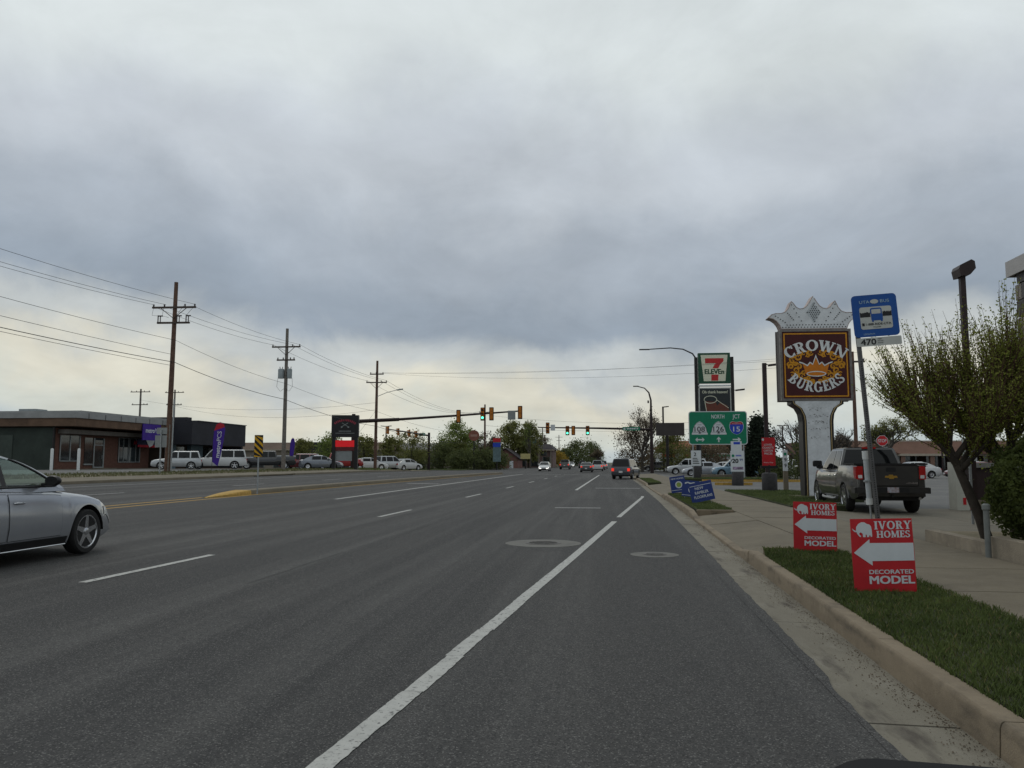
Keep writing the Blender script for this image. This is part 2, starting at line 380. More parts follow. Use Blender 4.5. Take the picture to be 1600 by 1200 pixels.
strip([(-13.0, -6), (-13.2, 10), (-13.35, 19.6), (-13.42, 32), (-13.2, 43), (-12.2, 70), (-11.5, 88)], .13, .005, 'centre_line', YLINE, road)
strip([(-13.75, -6), (-13.85, 10), (-14.0, 26.4)], .13, .005, 'centre_line', YLINE, road)
for a, b in ((12, 15.5), (24, 27.5), (36, 39.5), (48, 51.5), (60, 63.5)):
    strip([(-17.6, a), (-17.6, b)], .11, .005, 'lane_line', WLINE2, road)
strip([(-21.3, -6), (-21.3, 40), (-20.2, 86)], .11, .005, 'lane_line', WLINE2, road)
# transverse bars and the stop line
def bar(x0, x1, y, w, mt=WLINE2):
    m = MB(); m.v = [(x0, y-w/2, g(x0, y)+.005), (x1, y-w/2, g(x1, y)+.005), (x1, y+w/2, g(x1, y)+.005), (x0, y+w/2, g(x0, y)+.005)]; m.f = [(0,1,2,3)]
    return m.build('stop_bar', mt, road)
bar(-.72, 1.75, 45.0, .45); bar(-1.7, -.25, 25.6, .28); bar(-12.0, -10.0, 47, .55); bar(-5.0, -1.6, 90.5, .6); bar(-9.2, -5.3, 90.5, .6); bar(-.8, 1.9, 91, .6)
# sealed cracks and paving seams
TAR = mat('crack_tar', (0.018, 0.018, 0.019), .7, noise=(6, .3))
def seam(P, w, n, name='crack_seal', wig=.05):
    pts = [(x+random.uniform(-wig, wig)*.5, y) for x, y in interp_line(P, P[0][1], P[-1][1], n)]; m = MB()
    for x, y in pts:
        ww = w*random.uniform(.35, 1.2); m.v += [(x-ww/2, y, g(x, y)+.0035), (x+ww/2, y, g(x, y)+.0035)]
    for i in range(len(pts)-1):
        if random.random() > .06: m.f.append((2*i, 2*i+1, 2*i+3, 2*i+2))
    return m.build(name, TAR, road)
seam([(-4.2, 9), (-4.0, 20), (-3.7, 88)], .014, 260, wig=.03); seam([(-9.9, 12), (-9.8, 40), (-9.4, 88)], .018, 220, wig=.03); seam([(-7.6, 18), (-7.5, 50)], .014, 150, wig=.05)
def cross_seam(y0, x0, x1, w):
    m = MB(); n = 60
    for i in range(n+1):
        x = x0+(x1-x0)*i/n; y = y0+random.uniform(-.05, .05)+.12*math.sin(x*1.7); ww = w*random.uniform(.4, 1.2); m.v += [(x, y-ww/2, g(x, y)+.0038), (x, y+ww/2, g(x, y)+.0038)]
    for i in range(n):
        if random.random() > .05: m.f.append((2*i, 2*i+2, 2*i+3, 2*i+1))
    m.build('crack_seal', TAR, road)
cross_seam(20.6, -5.4, 1.5, .022); cross_seam(32, -9.5, 1.6, .03)
# manholes: concrete collar with an iron lid
MHC = surface_mat('manhole_collar', (0.14, 0.137, 0.125), [(3, I3, (0.105, 0.102, 0.096), .42, .68, .8), (14, I3, (0.17, 0.166, 0.155), .5, .72, .5)], bump=(110, .4, .01), speck=[(90, (0.1, 0.1, 0.095), .85, 1, .6)])
IRON = mat('cast_iron', (0.10, 0.095, 0.09), .6, .6, noise=(30, .3), bump=(70, .4))
for (x, y, r, lid, lb) in ((-1.17, 14.45, .68, .30, 'large round manhole with wide concrete collar, left of the white edge line'),
                           (.71, 12.9, .38, .16, 'smaller round utility cover in a concrete collar, right of the white edge line')):
    t = thing('manhole', lb, 'manhole', (x, y, .0))
    MB().lathe([(r, -.03), (r, .004), (lid+.03, .007), (lid+.03, -.02)], n=40).build('collar', MHC, t)
    mm = MB().lathe([(lid+.028, -.02), (lid+.028, .010), (lid+.004, .010), (lid+.004, .006)], n=32); mm.build('frame', IRON, t)
    ml = MB().lathe([(lid, -.02), (lid, .012), (lid*.9, .013), (.001, .013)], n=32)
    for k in range(-3, 4):
        hw = math.sqrt(max(0, (lid*.85)**2-(k*lid*.24)**2))
        if hw > .04: ml.b2(-hw, hw, k*lid*.24-.012, k*lid*.24+.012, .012, .018)
    ml.build('lid', IRON, t)

# gutter pan: cast slabs with joints
gut = struct('gutter', MB().add([(1.40, -6, -.045), (2.0, -6, -.045), (2.3, 92, -.045), (1.9, 92, -.045)], [(0,1,2,3)]), DIRT)
kx = lambda y: float(np.interp(y, [0, 6, 12.5, 26, 59, 92], [1.92, 1.93, 2.02, 2.2, 2.3, 2.3]))   # kerb face line
cuts = [-4, -1.0, 1.9, 4.85, 7.75, 10.7, 13.6, 16.5, 19.4, 22.3, 25.3, 28.4, 31.5, 35, 39, 43, 47.5, 52, 57, 62, 67, 72, 78, 84, 91]
for a, b in zip(cuts, cuts[1:]):
    j = .008; tilt = random.uniform(-.003, .003)
    x0 = 1.41; m = MB()
    p = [(x0, a+j), (kx(a)+.02, a+j), (kx(b)+.02, b-j), (x0, b-j)]
    top = [(-.004+tilt), -.006, -.006-tilt, -.004]
    # slight fall to the kerb line
    m.add([(p[k][0], p[k][1], (-.010 if k in (0, 3) else -.020)+tilt) for k in range(4)]+[(q[0], q[1], -.06) for q in p],
          [(0,1,2,3),(0,4,5,1),(1,5,6,2),(2,6,7,3),(3,7,4,0)])
    m.build('gutter_slab', GUTTER, gut)
# kerb stones (rounded nose), lower across the driveways
kerb = struct('kerb', MB().b2(1.98, 2.06, 0, 12.2, -.06, -.03), KERBM)
def kerb_piece(a, b, h0, h1, mt=KERBM, parent=None, xf=kx, w=.16, side=1):
    m = MB(); prof = lambda h: [(0, -.05), (.010, h*.8), (.018, h-.010), (.030, h), (w-.01, h), (w, h-.01), (w, -.05)]
    n = 7
    for y, h in ((a+.006, h0), ((a+b)/2, (h0+h1)/2), (b-.006, h1)):
        jit = random.uniform(-.004, .004)
        for dx, z in prof(h): m.v.append((xf(y)+side*dx+jit, y, z+g(xf(y), y)))
    for s_ in range(2):
        for i in range(n-1): m.f.append((s_*n+i, s_*n+i+1, (s_+1)*n+i+1, (s_+1)*n+i))
    m.f += [tuple(range(n)), tuple(range(3*n-1, 2*n-1, -1))]
    return m.build('kerb_stone', mt, parent or kerb, smooth=35)
yk = [-4, -1.4, 1.5, 4.4, 6.3, 8.15, 10.2, 12.2]
for a, b in zip(yk, yk[1:]): kerb_piece(a, b, .155, .155)
kerb_piece(12.2, 13.6, .155, .03); kerb_piece(13.6, 17.0, .03, .03); kerb_piece(17.0, 20.6, .03, .03); kerb_piece(20.6, 22.2, .03, .16)
yk = [22.2, 25, 28, 31, 33.5]
for a, b in zip(yk, yk[1:]): kerb_piece(a, b, .16, .16)
kerb_piece(33.5, 35, .16, .03)
MB().b2(2.37, 3.33, 22.12, 22.29, -.05, .165).build('kerb_stone', KERBM, kerb)
MB().b2(2.34, 3.33, 12.62, 12.74, -.05, .158).build('kerb_stone', KERBM, kerb)
for a, b in ((35, 40), (40, 45), (45, 49)): kerb_piece(a, b, .03, .03)
kerb_piece(49, 51, .03, .15)
for a, b in ((51, 56), (56, 61), (61, 66)): kerb_piece(a, b, .15, .15)
for a, b in ((66, 72), (72, 78), (78, 84), (84, 91)): kerb_piece(a, b, .03, .03)

# right-hand side: apron, sidewalk slabs, lots
sub = struct('driveway_base', MB().add([(2.0, -6, -.05), (60, -6, -.05), (60, 95, -.05), (2.3, 95, -.05)], [(0,1,2,3)]), DIRT)
def slabs(parent, x0, x1, y0, y1, nx, ny, zf, mt, name, gap=.016, th=.08, rnd=.003):
    for i in range(nx):
        for j in range(ny):
            a0, a1 = x0+(x1-x0)*i/nx+gap/2, x0+(x1-x0)*(i+1)/nx-gap/2; b0, b1 = y0+(y1-y0)*j/ny+gap/2, y0+(y1-y0)*(j+1)/ny-gap/2
            r_ = random.uniform(-rnd, rnd); c = [(a0,b0),(a1,b0),(a1,b1),(a0,b1)]
            MB().add([(x, y, zf(x, y)+r_) for x, y in c]+[(x, y, zf(x, y)-th) for x, y in c], [(0,1,2,3),(0,4,5,1),(1,5,6,2),(2,6,7,3),(3,7,4,0)]).build(name, mt, parent)
side = struct('sidewalk', MB().b2(3.36, 5.1, -5.9, 94, -.048, -.04), DIRT)
slabs(side, 3.34, 5.22, -6, 12.4, 1, 10, lambda x, y: .15, CONC, 'paving_slab')
apz = lambda x, y: .02+(.15-.02)*min(1, max(0, (x-2.2)/1.2))
slabs(side, 2.20, 3.34, 12.9, 21.6, 1, 3, apz, CONC, 'apron_slab', .014)
slabs(side, 3.34, 5.22, 12.4, 22.0, 1, 4, lambda x, y: .15, CONC, 'paving_slab', .012)
slabs(side, 3.34, 5.22, 22.0, 33.6, 1, 6, lambda x, y: .155, CONC, 'paving_slab')
slabs(side, 2.36, 3.34, 34.4, 49.6, 1, 3, apz, CONC, 'apron_slab', .014)
slabs(side, 3.34, 5.22, 33.6, 50, 1, 6, lambda x, y: .15, CONC, 'paving_slab')
slabs(side, 3.34, 5.22, 50, 66, 1, 8, lambda x, y: .15, CONC, 'paving_slab')
slabs(side, 2.46, 5.22, 66, 92, 1, 5, apz, CONC, 'apron_slab', .014)
ENTR = surface_mat('entrance_concrete', (0.145, 0.130, 0.10), [(0.5, I3, (0.105, 0.093, 0.073), .42, .65, .85), (5, I3, (0.17, 0.152, 0.12), .5, .72, .6)], bump=(130, .3, .008), speck=[(80, (0.13, 0.125, 0.11), .8, 1, .6)])
ent = struct('entrance_paving', MB().b2(5.3, 12, 12.6, 21.9, -.046, -.035), DIRT)
slabs(ent, 5.23, 12.2, 12.6, 26.5, 4, 4, lambda x, y: float(np.interp(x, [5.23, 7.2], [.147, .0])), ENTR, 'entrance_slab', .012)
struct('parking_lot', sheet([5.23, 20, 70, 160], [26.5, 40, 60, 80, 95], 0, lambda x, y: .0), ASPH_LOT)
struct('parking_lot_east', sheet([12.2, 30, 70], [4, 14, 26.5], 0, lambda x, y: .0), ASPH_LOT)
struct('mall_lot', sheet([5.3, 30, 80, 260], [122, 140, 180], 0, lambda x, y: .06), ASPH_LOT)
struct('forecourt_left', sheet([-120, -60, -40, -32.5, -30], [20, 40, 60, 78, 86, 94, 105.5], .01), ASPH_LOT)
struct('verge_left', sheet([-30, -28, -25.4, -23.2], [-6, 20, 40, 60, 78, 86, 94, 105.5], .03), DIRT)
struct('verge_north', sheet([-60, -40, -28, -23], [124.5, 140, 170, 300], .03), SOIL)
struct('verge_north_right', sheet([2.2, 3, 5.2], [122, 140, 170, 300], .05, lambda x, y: 0), SOIL)
# kerb on the far side of the road
lk = tag(MB().b2(-23.3, -23.2, 0, 80, .3, .4).build('kerb_left', CONC), kind='structure')
for a in range(-6, 92, 7):
    if 44 <= a < 51: continue
    kerb_piece(a, min(a+7, 93), .13, .13, CONC, lk, lambda y: -23.0, .2, -1)
slabs(lk, -25.4, -23.25, -6, 78, 1, 12, lambda x, y: g(x, y)+.10, CONC, 'paving_slab', .02)

# raised median with a yellow nose
mx0 = lambda y: float(np.interp(y, [26.2, 27.6, 29.2, 43, 70, 88], [-13.85, -14.1, -14.2, -13.9, -13.0, -12.2]))
mx1 = lambda y: float(np.interp(y, [26.2, 27.6, 29.2, 43, 70, 88], [-13.75, -13.55, -13.5, -13.3, -12.4, -11.6]))
med = struct('median', MB().b2(-13.9, -13.6, 30, 31, .1, .2), CONC)
def median_piece(a, b, ha, hb, mt, name):
    m = MB(); n = 6
    for y, h in [(a+(b-a)*k/4, ha+(hb-ha)*(k/4)**.7) for k in range(5)]:
        y = min(max(y, a+.006), b-.006)
        x0, x1 = mx0(y), mx1(y); r_ = min(.05, (x1-x0)*.3)
        for x, z in ((x0, -.05), (x0+.01, h*.7), (x0+r_, h), (x1-r_, h), (x1-.01, h*.7), (x1, -.05)): m.v.append((x, y, z+g(x, y)))
    for s_ in range(4):
        for i in range(n-1): m.f.append((s_*n+i, s_*n+i+1, (s_+1)*n+i+1, (s_+1)*n+i))
    m.f += [tuple(range(n)), tuple(range(5*n-1, 4*n-1, -1))]
    return m.build(name, mt, med, smooth=40)
median_piece(26.2, 29.2, .02, .17, YKERB, 'median_nose')
for a, b in zip([29.2, 34, 39, 44, 50, 56, 62, 68, 74, 80], [34, 39, 44, 50, 56, 62, 68, 74, 80, 88]): median_piece(a, b, .17, .17, CONC, 'median_section')

# ---------------------------------------------------------------- turf
GRASS = mat('grass_blades', (0.048, 0.078, 0.020), .75, noise=(.9, .3), col2=(0.115, 0.145, 0.040), spec=.2)
GRASSL = mat('grass_blades_light', (0.085, 0.13, 0.035), .75, noise=(.8, .35), col2=(0.14, 0.17, 0.06), spec=.2)
WEED = mat('dry_grass', (0.15, 0.13, 0.06), .8, noise=(1, .4), col2=(0.10, 0.12, 0.04))
rng = np.random.default_rng(7)
def in_poly(P, x, y):
    inside = np.zeros(len(x), bool); n = len(P)
    for i in range(n):
        (x0, y0), (x1, y1) = P[i], P[(i+1) % n]
        c = ((y0 > y) != (y1 > y)); xi = (x1-x0)*(y-y0)/((y1-y0)+1e-12)+x0; inside ^= c & (x < xi)
    return inside
def blades(name, poly, z, n, h, w, mt, label, clump=True, ybias=None):
    xs = [p[0] for p in poly]; ys = [p[1] for p in poly]; k = n*3
    x = rng.uniform(min(xs), max(xs), k); y = rng.uniform(min(ys), max(ys), k)
    if ybias: y = min(ys)+(max(ys)-min(ys))*rng.uniform(0, 1, k)**ybias
    sel = in_poly(poly, x, y); x, y = x[sel][:n], y[sel][:n]; n = len(x)
    a = rng.uniform(0, 2*PI, n); hh = h*rng.uniform(.5, 1.25, n)*(.75+.5*np.abs(np.sin(x*7+np.sin(y*5)*2))); ww = w*rng.uniform(.7, 1.3, n)
    ln = rng.uniform(.1, .75, n)*hh; la = rng.uniform(0, 2*PI, n)
    ca, sa = np.cos(a)*ww/2, np.sin(a)*ww/2
    V = np.empty((n, 4, 3)); zz = z(x, y) if callable(z) else np.full(n, z)
    V[:, 0] = np.c_[x-ca, y-sa, zz]; V[:, 1] = np.c_[x+ca, y+sa, zz]
    V[:, 2] = np.c_[x+ca*.6+np.cos(la)*ln*.4, y+sa*.6+np.sin(la)*ln*.4, zz+hh*.6]; V[:, 3] = np.c_[x+np.cos(la)*ln, y+np.sin(la)*ln, zz+hh]
    F_ = np.arange(n*4).reshape(n, 4)
    o = bpy.data.objects.new(name, np_mesh(name, V.reshape(-1, 3), F_, mt)); COL.objects.link(o)
    return tag(o, label, 'grass', kind='stuff')
def turf(poly, z, th=.24):
    return struct('turf_bed', MB().flat(poly, z-th, z), SOIL)
P1 = [(2.11, -5), (3.33, -5), (3.33, 8), (3.33, 12.2), (2.9, 12.55), (2.32, 12.45), (2.17, 11.5), (2.11, 6)]
turf(P1, .158)
blades('grass_strip', [(2.065, 2.5), (3.39, 2.5), (3.39, 12.3), (2.9, 12.6), (2.3, 12.5), (2.14, 11.5), (2.065, 6)], .155, 52000, .042, .006, GRASS, 'short dark green turf between the near kerb and the sidewalk', ybias=1.3)
P2 = [(2.40, 22.3), (3.33, 22.3), (3.33, 30), (3.0, 33.4), (2.42, 33.4)]
turf(P2, .168)
DRYB = mat('straw_blades', (0.17, 0.14, 0.06), .8, noise=(2, .3))
blades('grass_strip', [(2.06, 2.5), (3.40, 2.5), (3.40, 12.3), (2.2, 12.5)], .155, 2600, .04, .006, DRYB, 'scattered straw coloured blades in the near turf')
blades('grass_strip', P2, .165, 14000, .05, .010, GRASSL, 'turf patch with the blue yard signs standing in it')
P3 = [(5.26, 24.2), (6.9, 24.4), (6.95, 30.2), (9.2, 30.4), (9.4, 34), (8, 37.2), (5.26, 37.5)]
turf(P3, .185)
blades('grass_strip', P3, .18, 22000, .055, .012, GRASSL, 'green turf island at the foot of the crown pylon sign')
P4 = [(2.5, 51.5), (3.33, 51.5), (3.33, 64), (2.5, 65)]; turf(P4, .165); blades('grass_strip', P4, .16, 4000, .06, .02, GRASSL, 'far turf strip behind the blue yard signs')
P5 = [(5.24, 62), (13, 62), (13, 66.5), (5.24, 66.5)]; turf(P5, .2); blades('grass_strip', P5, .19, 5000, .07, .025, GRASSL, 'turf bed under the green route sign')
P6 = [(5.24, 95.5), (10, 95.5), (10, 103), (5.24, 103)]
blades('grass_strip', [(-29.6, 30), (-25.6, 30), (-25.6, 76), (-29.6, 76)], lambda x, y: np.interp(x, [-28, -23], [.74, .5])+.03, 9000, .12, .03, WEED, 'dry weedy verge at the foot of the utility poles')
blades('grass_strip', [(-29.6, 76), (-25.5, 76), (-25.5, 93), (-29.6, 93)], lambda x, y: np.interp(x, [-28, -23], [.74, .5])*.85+.03, 3500, .15, .05, GRASSL, 'green verge under the black pylon sign')
blades('grass_strip', [(-60, 125), (-23.5, 125), (-23.5, 150), (-60, 150)], .17, 6000, .12, .08, GRASSL, 'lawn beyond the cross street on the left')
# grit and leaf litter lying in the gutter
n = 3600; yy = 2.5+rng.uniform(0, 1, n)**1.6*18; xx = np.array([kx(v) for v in yy])-np.abs(rng.normal(0, .10, n))*(.6+.8*np.abs(np.sin(yy*1.9)))-.008
xx = np.clip(xx, 1.42, None); s_ = .002+.006*rng.uniform(0, 1, n)**2.5; a = rng.uniform(0, 2*PI, n)
V = np.empty((n, 5, 3)); zz = -.016+.02*0
zb_ = -.018+(np.array([kx(v) for v in yy])-xx)*.03
for k in range(4):
    V[:, k] = np.c_[xx+s_*np.cos(a+k*PI/2), yy+s_*np.sin(a+k*PI/2), zb_-.001]
V[:, 4] = np.c_[xx, yy, zb_+s_*.8]
F_ = (np.arange(n)[:, None, None]*5+np.array([[0,1,4],[1,2,4],[2,3,4],[3,0,4]])[None]).reshape(-1, 3)
o = bpy.data.objects.new('gutter_grit', np_mesh('gutter_grit', V.reshape(-1, 3), F_, mat('grit', (0.09, 0.07, 0.05), .95, noise=(20, .5)))); COL.objects.link(o)
tag(o, 'dark grit and leaf litter lying along the gutter', 'grit', kind='stuff')
# ================================================================ VEHICLES  (local +Y = forward)
TYRE = mat('tyre_rubber', (0.018, 0.018, 0.018), .85, noise=(20, .3), bump=(60, .3))
RIM = mat('alloy', (0.55, 0.56, 0.58), .25, .95, noise=(6, .1))
GLASS = mat('car_glass', (0.005, 0.006, 0.0065), .04, noise=(2, .1), spec=.25)
GLASSG = mat('car_glass_green', (0.15, 0.20, 0.18), .05, noise=(1.4, .35), spec=.8, coat=.4)
# see-through tinted glass for the near sedan
CLRG = bpy.data.materials.new('clear_green_glass'); CLRG.use_nodes = True; _n = CLRG.node_tree; _n.nodes.clear()
_t = _n.nodes.new('ShaderNodeBsdfTransparent'); _t.inputs[0].default_value = (.62, .74, .69, 1); _g = _n.nodes.new('ShaderNodeBsdfGlossy'); _g.inputs['Roughness'].default_value = .03; _g.inputs['Color'].default_value = (.9, .95, .93, 1)
_f = _n.nodes.new('ShaderNodeFresnel'); _f.inputs[0].default_value = 1.6; _m = _n.nodes.new('ShaderNodeMixShader'); _o = _n.nodes.new('ShaderNodeOutputMaterial')
_n.links.new(_f.outputs[0], _m.inputs[0]); _n.links.new(_t.outputs[0], _m.inputs[1]); _n.links.new(_g.outputs[0], _m.inputs[2]); _n.links.new(_m.outputs[0], _o.inputs[0])
BLK = mat('black_plastic', (0.014, 0.014, 0.015), .5, noise=(8, .2))
SEAM = mat('panel_gap', (0.006, 0.006, 0.006), .9)
RED_L = mat('tail_lens', (0.35, 0.012, 0.012), .15, noise=(12, .15), coat=.5)
RED_ON = mat('tail_lens_lit', (0.5, 0.01, 0.01), .2, emit=((1, .05, .02), .7))
WHT_L = mat('lamp_lens', (0.55, 0.56, 0.57), .12, noise=(10, .1), coat=.6)
WHT_ON = mat('headlamp_lit', (.8, .8, .8), .2, emit=((1, .97, .9), 1.2))
CHROME = mat('chrome', (0.65, 0.66, 0.68), .12, 1.0)
PLATE = mat('licence_plate', (0.55, 0.55, 0.55), .5)
def paint(name, col, metal=.35, rough=.30): return mat('paint_'+name, col, rough, metal, noise=(1.2, .05), coat=1.0, spec=.5)

SPECS = {
 'sedan': dict(L=4.6, w=.885, zc=.20, r=.325, ax=(1.36, -1.32), belt=[(-2.30,.50),(-2.28,.80),(-2.2,.93),(-2.05,.99),(-1.6,1.03),(-1.0,1.00),(0,.955),(.8,.925),(1.2,.885),(1.7,.80),(2.0,.725),(2.17,.66),(2.27,.56),(2.3,.42)],
    gh=(-1.95, -.75, .15, 1.20, 1.465, .60), q=.62, win=[(-1, -.98), (-.90, .02), (.10, 2)], doors=[(-.95, .05), (.07, 1.02)]),
 'hsedan': dict(L=4.6, w=.885, zc=.20, r=.325, ax=(1.54, -1.10), belt=[(-2.30,.50),(-2.28,.80),(-2.2,.93),(-2.05,.99),(-1.6,1.03),(-1.0,1.00),(0,.965),(.8,.935),(1.15,.90),(1.6,.845),(1.95,.77),(2.13,.69),(2.26,.57),(2.3,.42)],
    gh=(-2.06, -.90, .0, 1.08, 1.445, .60), q=.60, open=True, win=[(-1.2, -1.12), (-1.02, -.10), (-.02, 2)], doors=[(-1.07, -.07), (-.05, .95)]),
 'suv': dict(L=4.45, w=.90, zc=.27, r=.355, ax=(1.32, -1.30), belt=[(-2.22,.60),(-2.21,.9),(-2.16,1.02),(-1.6,1.06),(-.5,1.04),(.7,1.02),(1.1,1.0),(1.7,.94),(2.0,.88),(2.17,.80),(2.22,.6),(2.225,.5)],
    gh=(-2.16, -1.92, .25, 1.05, 1.735, .66), q=.75, win=[(-3, -1.28), (-1.16, -.18), (-.08, 2)], doors=[(-1.2, -.14), (-.12, .95)]),
 'van': dict(L=5.5, w=.98, zc=.32, r=.39, ax=(1.75, -1.6), belt=[(-2.75,.60),(-2.74,1.0),(-2.69,1.12),(-1.6,1.15),(1.1,1.12),(1.3,1.1),(2.2,1.05),(2.62,.98),(2.73,.85),(2.75,.6)],
    gh=(-2.70, -2.5, .55, 1.25, 1.92, .72), q=.8, win=[(-3, -1.55), (-1.45, -.35), (-.22, .42), (.5, 3)], doors=[(-.3, .45), (.47, 1.15)]),
 'pickup': dict(L=5.85, w=1.0, zc=.40, r=.41, ax=(1.98, -1.72), belt=[(-2.92,.62),(-2.915,1.1),(-2.90,1.355),(-2.5,1.37),(-1.1,1.37),(-.98,1.36),(-.9,1.22),(.2,1.20),(1.2,1.19),(1.45,1.22),(2.3,1.20),(2.72,1.15),(2.86,1.05),(2.92,.8),(2.925,.6)],
    gh=(-1.02, -.82, .62, 1.42, 1.885, .72), q=.75, win=[(-2, -.16), (-.05, 3)], doors=[(-.86, -.1), (-.08, 1.08)]),
 'hatch': dict(L=4.1, w=.86, zc=.20, r=.31, ax=(1.25, -1.22), belt=[(-2.05,.50),(-2.04,.85),(-1.98,.98),(-1.5,1.02),(0,.97),(.8,.93),(1.2,.88),(1.65,.78),(1.9,.68),(2.02,.56),(2.05,.42)],
    gh=(-1.98, -1.45, .2, 1.15, 1.52, .60), q=.68, win=[(-3, -1.0), (-.9, -.02), (.06, 2)], doors=[(-.95, .0), (.02, .98)]),
}
_BUL = ([0, .10, .38, .62, .86, 1.0], [.925, .965, 1.0, .995, .972, .935])
def car_fns(S):
    L, w, zc = S['L'], S['w'], S['zc']; bx = [p[0] for p in S['belt']]; bz = [p[1] for p in S['belt']]
    belt = lambda y: float(np.interp(y, bx, bz))
    def wy(y):
        u = abs(y)/(L/2); k = max(0., (u-.52)/.48); return w*(1-(.20 if y > 0 else .11)*k**2.6)
    def side_x(y, z):
        zb = max(belt(y)-.03, zc+.1); t = min(1, max(0, (z-zc)/(zb-zc))); return wy(y)*float(np.interp(t, *_BUL))
    rb, rr, rf, fb, zr, wr = S['gh']; q = S['q']
    gzb = belt((rb+fb)/2)-.03; wb = w*.915
    def gt(z): return min(1, max(0, (z-gzb)/(zr-.03-gzb)))
    def yf(z): return fb+(rf-fb)*(1-(1-gt(z))**q)
    def yrr(z): return rb+(rr-rb)*(1-(1-gt(z))**q)
    def gx(z): return wb+(wr-wb)*gt(z)**1.15
    return belt, wy, side_x, gzb, yf, yrr, gx
def car_body_mesh(S, res=1.0):
    L, w, zc, r = S['L'], S['w'], S['zc'], S['r']; belt, wy, side_x, gzb, yf, yrr, gx = car_fns(S); zr = S['gh'][4]; wr = S['gh'][5]
    Ra = r+.065; wz = r
    ys = set(np.linspace(-L/2, L/2, int(46*res)).round(4))
    for p in S['belt']: ys.add(round(p[0], 4))
    for a in S['ax']:
        for k in range(0, 181, 15 if res >= 1 else 30): ys.add(round(a+Ra*math.cos(R(k)), 4))
        ys.add(round(a+Ra+.004, 4)); ys.add(round(a-Ra-.004, 4))
    ys = sorted(y for y in ys if -L/2 <= y <= L/2)
    def z0(y):
        for a in S['ax']:
            if abs(y-a) <= Ra+1e-4: return wz+math.sqrt(max(0, Ra*Ra-(y-a)**2))
        u = (abs(y)/(L/2)-.86)/.14
        return zc+max(0, u)*.10
    ts = [0, .06, .2, .4, .6, .8, .93, 1]
    m = MB(); sec = []
    for y in ys:
        zb = belt(y); lo = min(z0(y), zb-.06); half = []
        for t in ts:
            z = lo+(zb-.03-lo)*t; half.append((side_x(y, z), z))
        xe = half[-1][0]; half += [(xe-.03, zb-.005), (xe*.80, zb+.016), (xe*.45, zb+.03), (0, zb+.034)]
        sec.append(half)
    n = len(sec[0])
    for half, y in zip(sec, ys):
        for x, z in half: m.v.append((x, y, z))
        for x, z in half[-2::-1]: m.v.append((-x, y, z))
    k = 2*n-1
    for i in range(len(ys)-1):
        for j in range(k-1): m.f.append((i*k+j, i*k+j+1, (i+1)*k+j+1, (i+1)*k+j))
    m.f.append(tuple(range(k))); m.f.append(tuple((len(ys)-1)*k+j for j in range(k-1, -1, -1)))
    # greenhouse shell
    zs = [gzb-.02, gzb+.06, gzb+.24, zr-.16, zr-.07, zr-.04]; zs = sorted(zs); us = np.linspace(0, 1, 9)
    b = len(m.v); rows = []
    for z in zs: rows.append((gx(z), z, z))
    gtop = gx(zr-.03); rows += [(gtop-.03, zr-.012, zr-.03), (gtop-.10, zr+.002, zr-.03), (gtop*.5, zr+.018, zr-.03), (0, zr+.022, zr-.03)]
    full = rows+[(-x, z, ze) for x, z, ze in rows[-2::-1]]; nr = len(full)
    for x, z, ze in full:
        for u in us:
            y0, y1 = yrr(ze), yf(ze)
            bow = .0
            m.v.append((x, y0+(y1-y0)*u, z))
    nu = len(us)
    op = S.get('open'); zl_, zh_ = gzb+.075, zr-.085
    def cut(i): return op and min(full[i][2], full[i+1][2]) >= gzb+.05 and max(full[i][1], full[i+1][1]) <= zr-.04
    for i in range(nr-1):
        for j in range(nu-1):
            if cut(i): continue
            m.f.append((b+i*nu+j, b+i*nu+j+1, b+(i+1)*nu+j+1, b+(i+1)*nu+j))
    for i in range(nr//2):
        a0, a1, c0, c1 = i, i+1, nr-1-i, nr-2-i
        if cut(i): continue
        for e in (0, nu-1): m.f.append((b+a0*nu+e, b+a1*nu+e, b+c1*nu+e, b+c0*nu+e))
    if op:      # pillars left standing round the openings
        zz = list(np.linspace(gzb+.02, zr-.04, 10)); edges = sorted(S['win'])
        for sg in (1, -1):
            def strip_(ya, yb):
                b = len(m.v)
                for z in zz:
                    for y in (ya(z), yb(z)): m.v.append((sg*gx(z), y, z))
                for i in range(len(zz)-1): m.f.append((b+2*i, b+2*i+1, b+2*i+3, b+2*i+2))
            strip_(yrr, lambda z: max(edges[0][0], yrr(z)+.14)); strip_(lambda z: yf(z)-.11, yf)
            for (a, c), (a2, c2) in zip(edges, edges[1:]): strip_(lambda z, c=c: min(max(c-.01, yrr(z)), yf(z)), lambda z, a2=a2: min(max(a2+.01, yrr(z)), yf(z)))
            for fn in (yrr, yf):
                b = len(m.v)
                for z in zz: m.v += [(sg*gx(z), fn(z), z), (sg*(gx(z)-.085), fn(z), z)]
                for i in range(len(zz)-1): m.f.append((b+2*i, b+2*i+1, b+2*i+3, b+2*i+2))
    return m
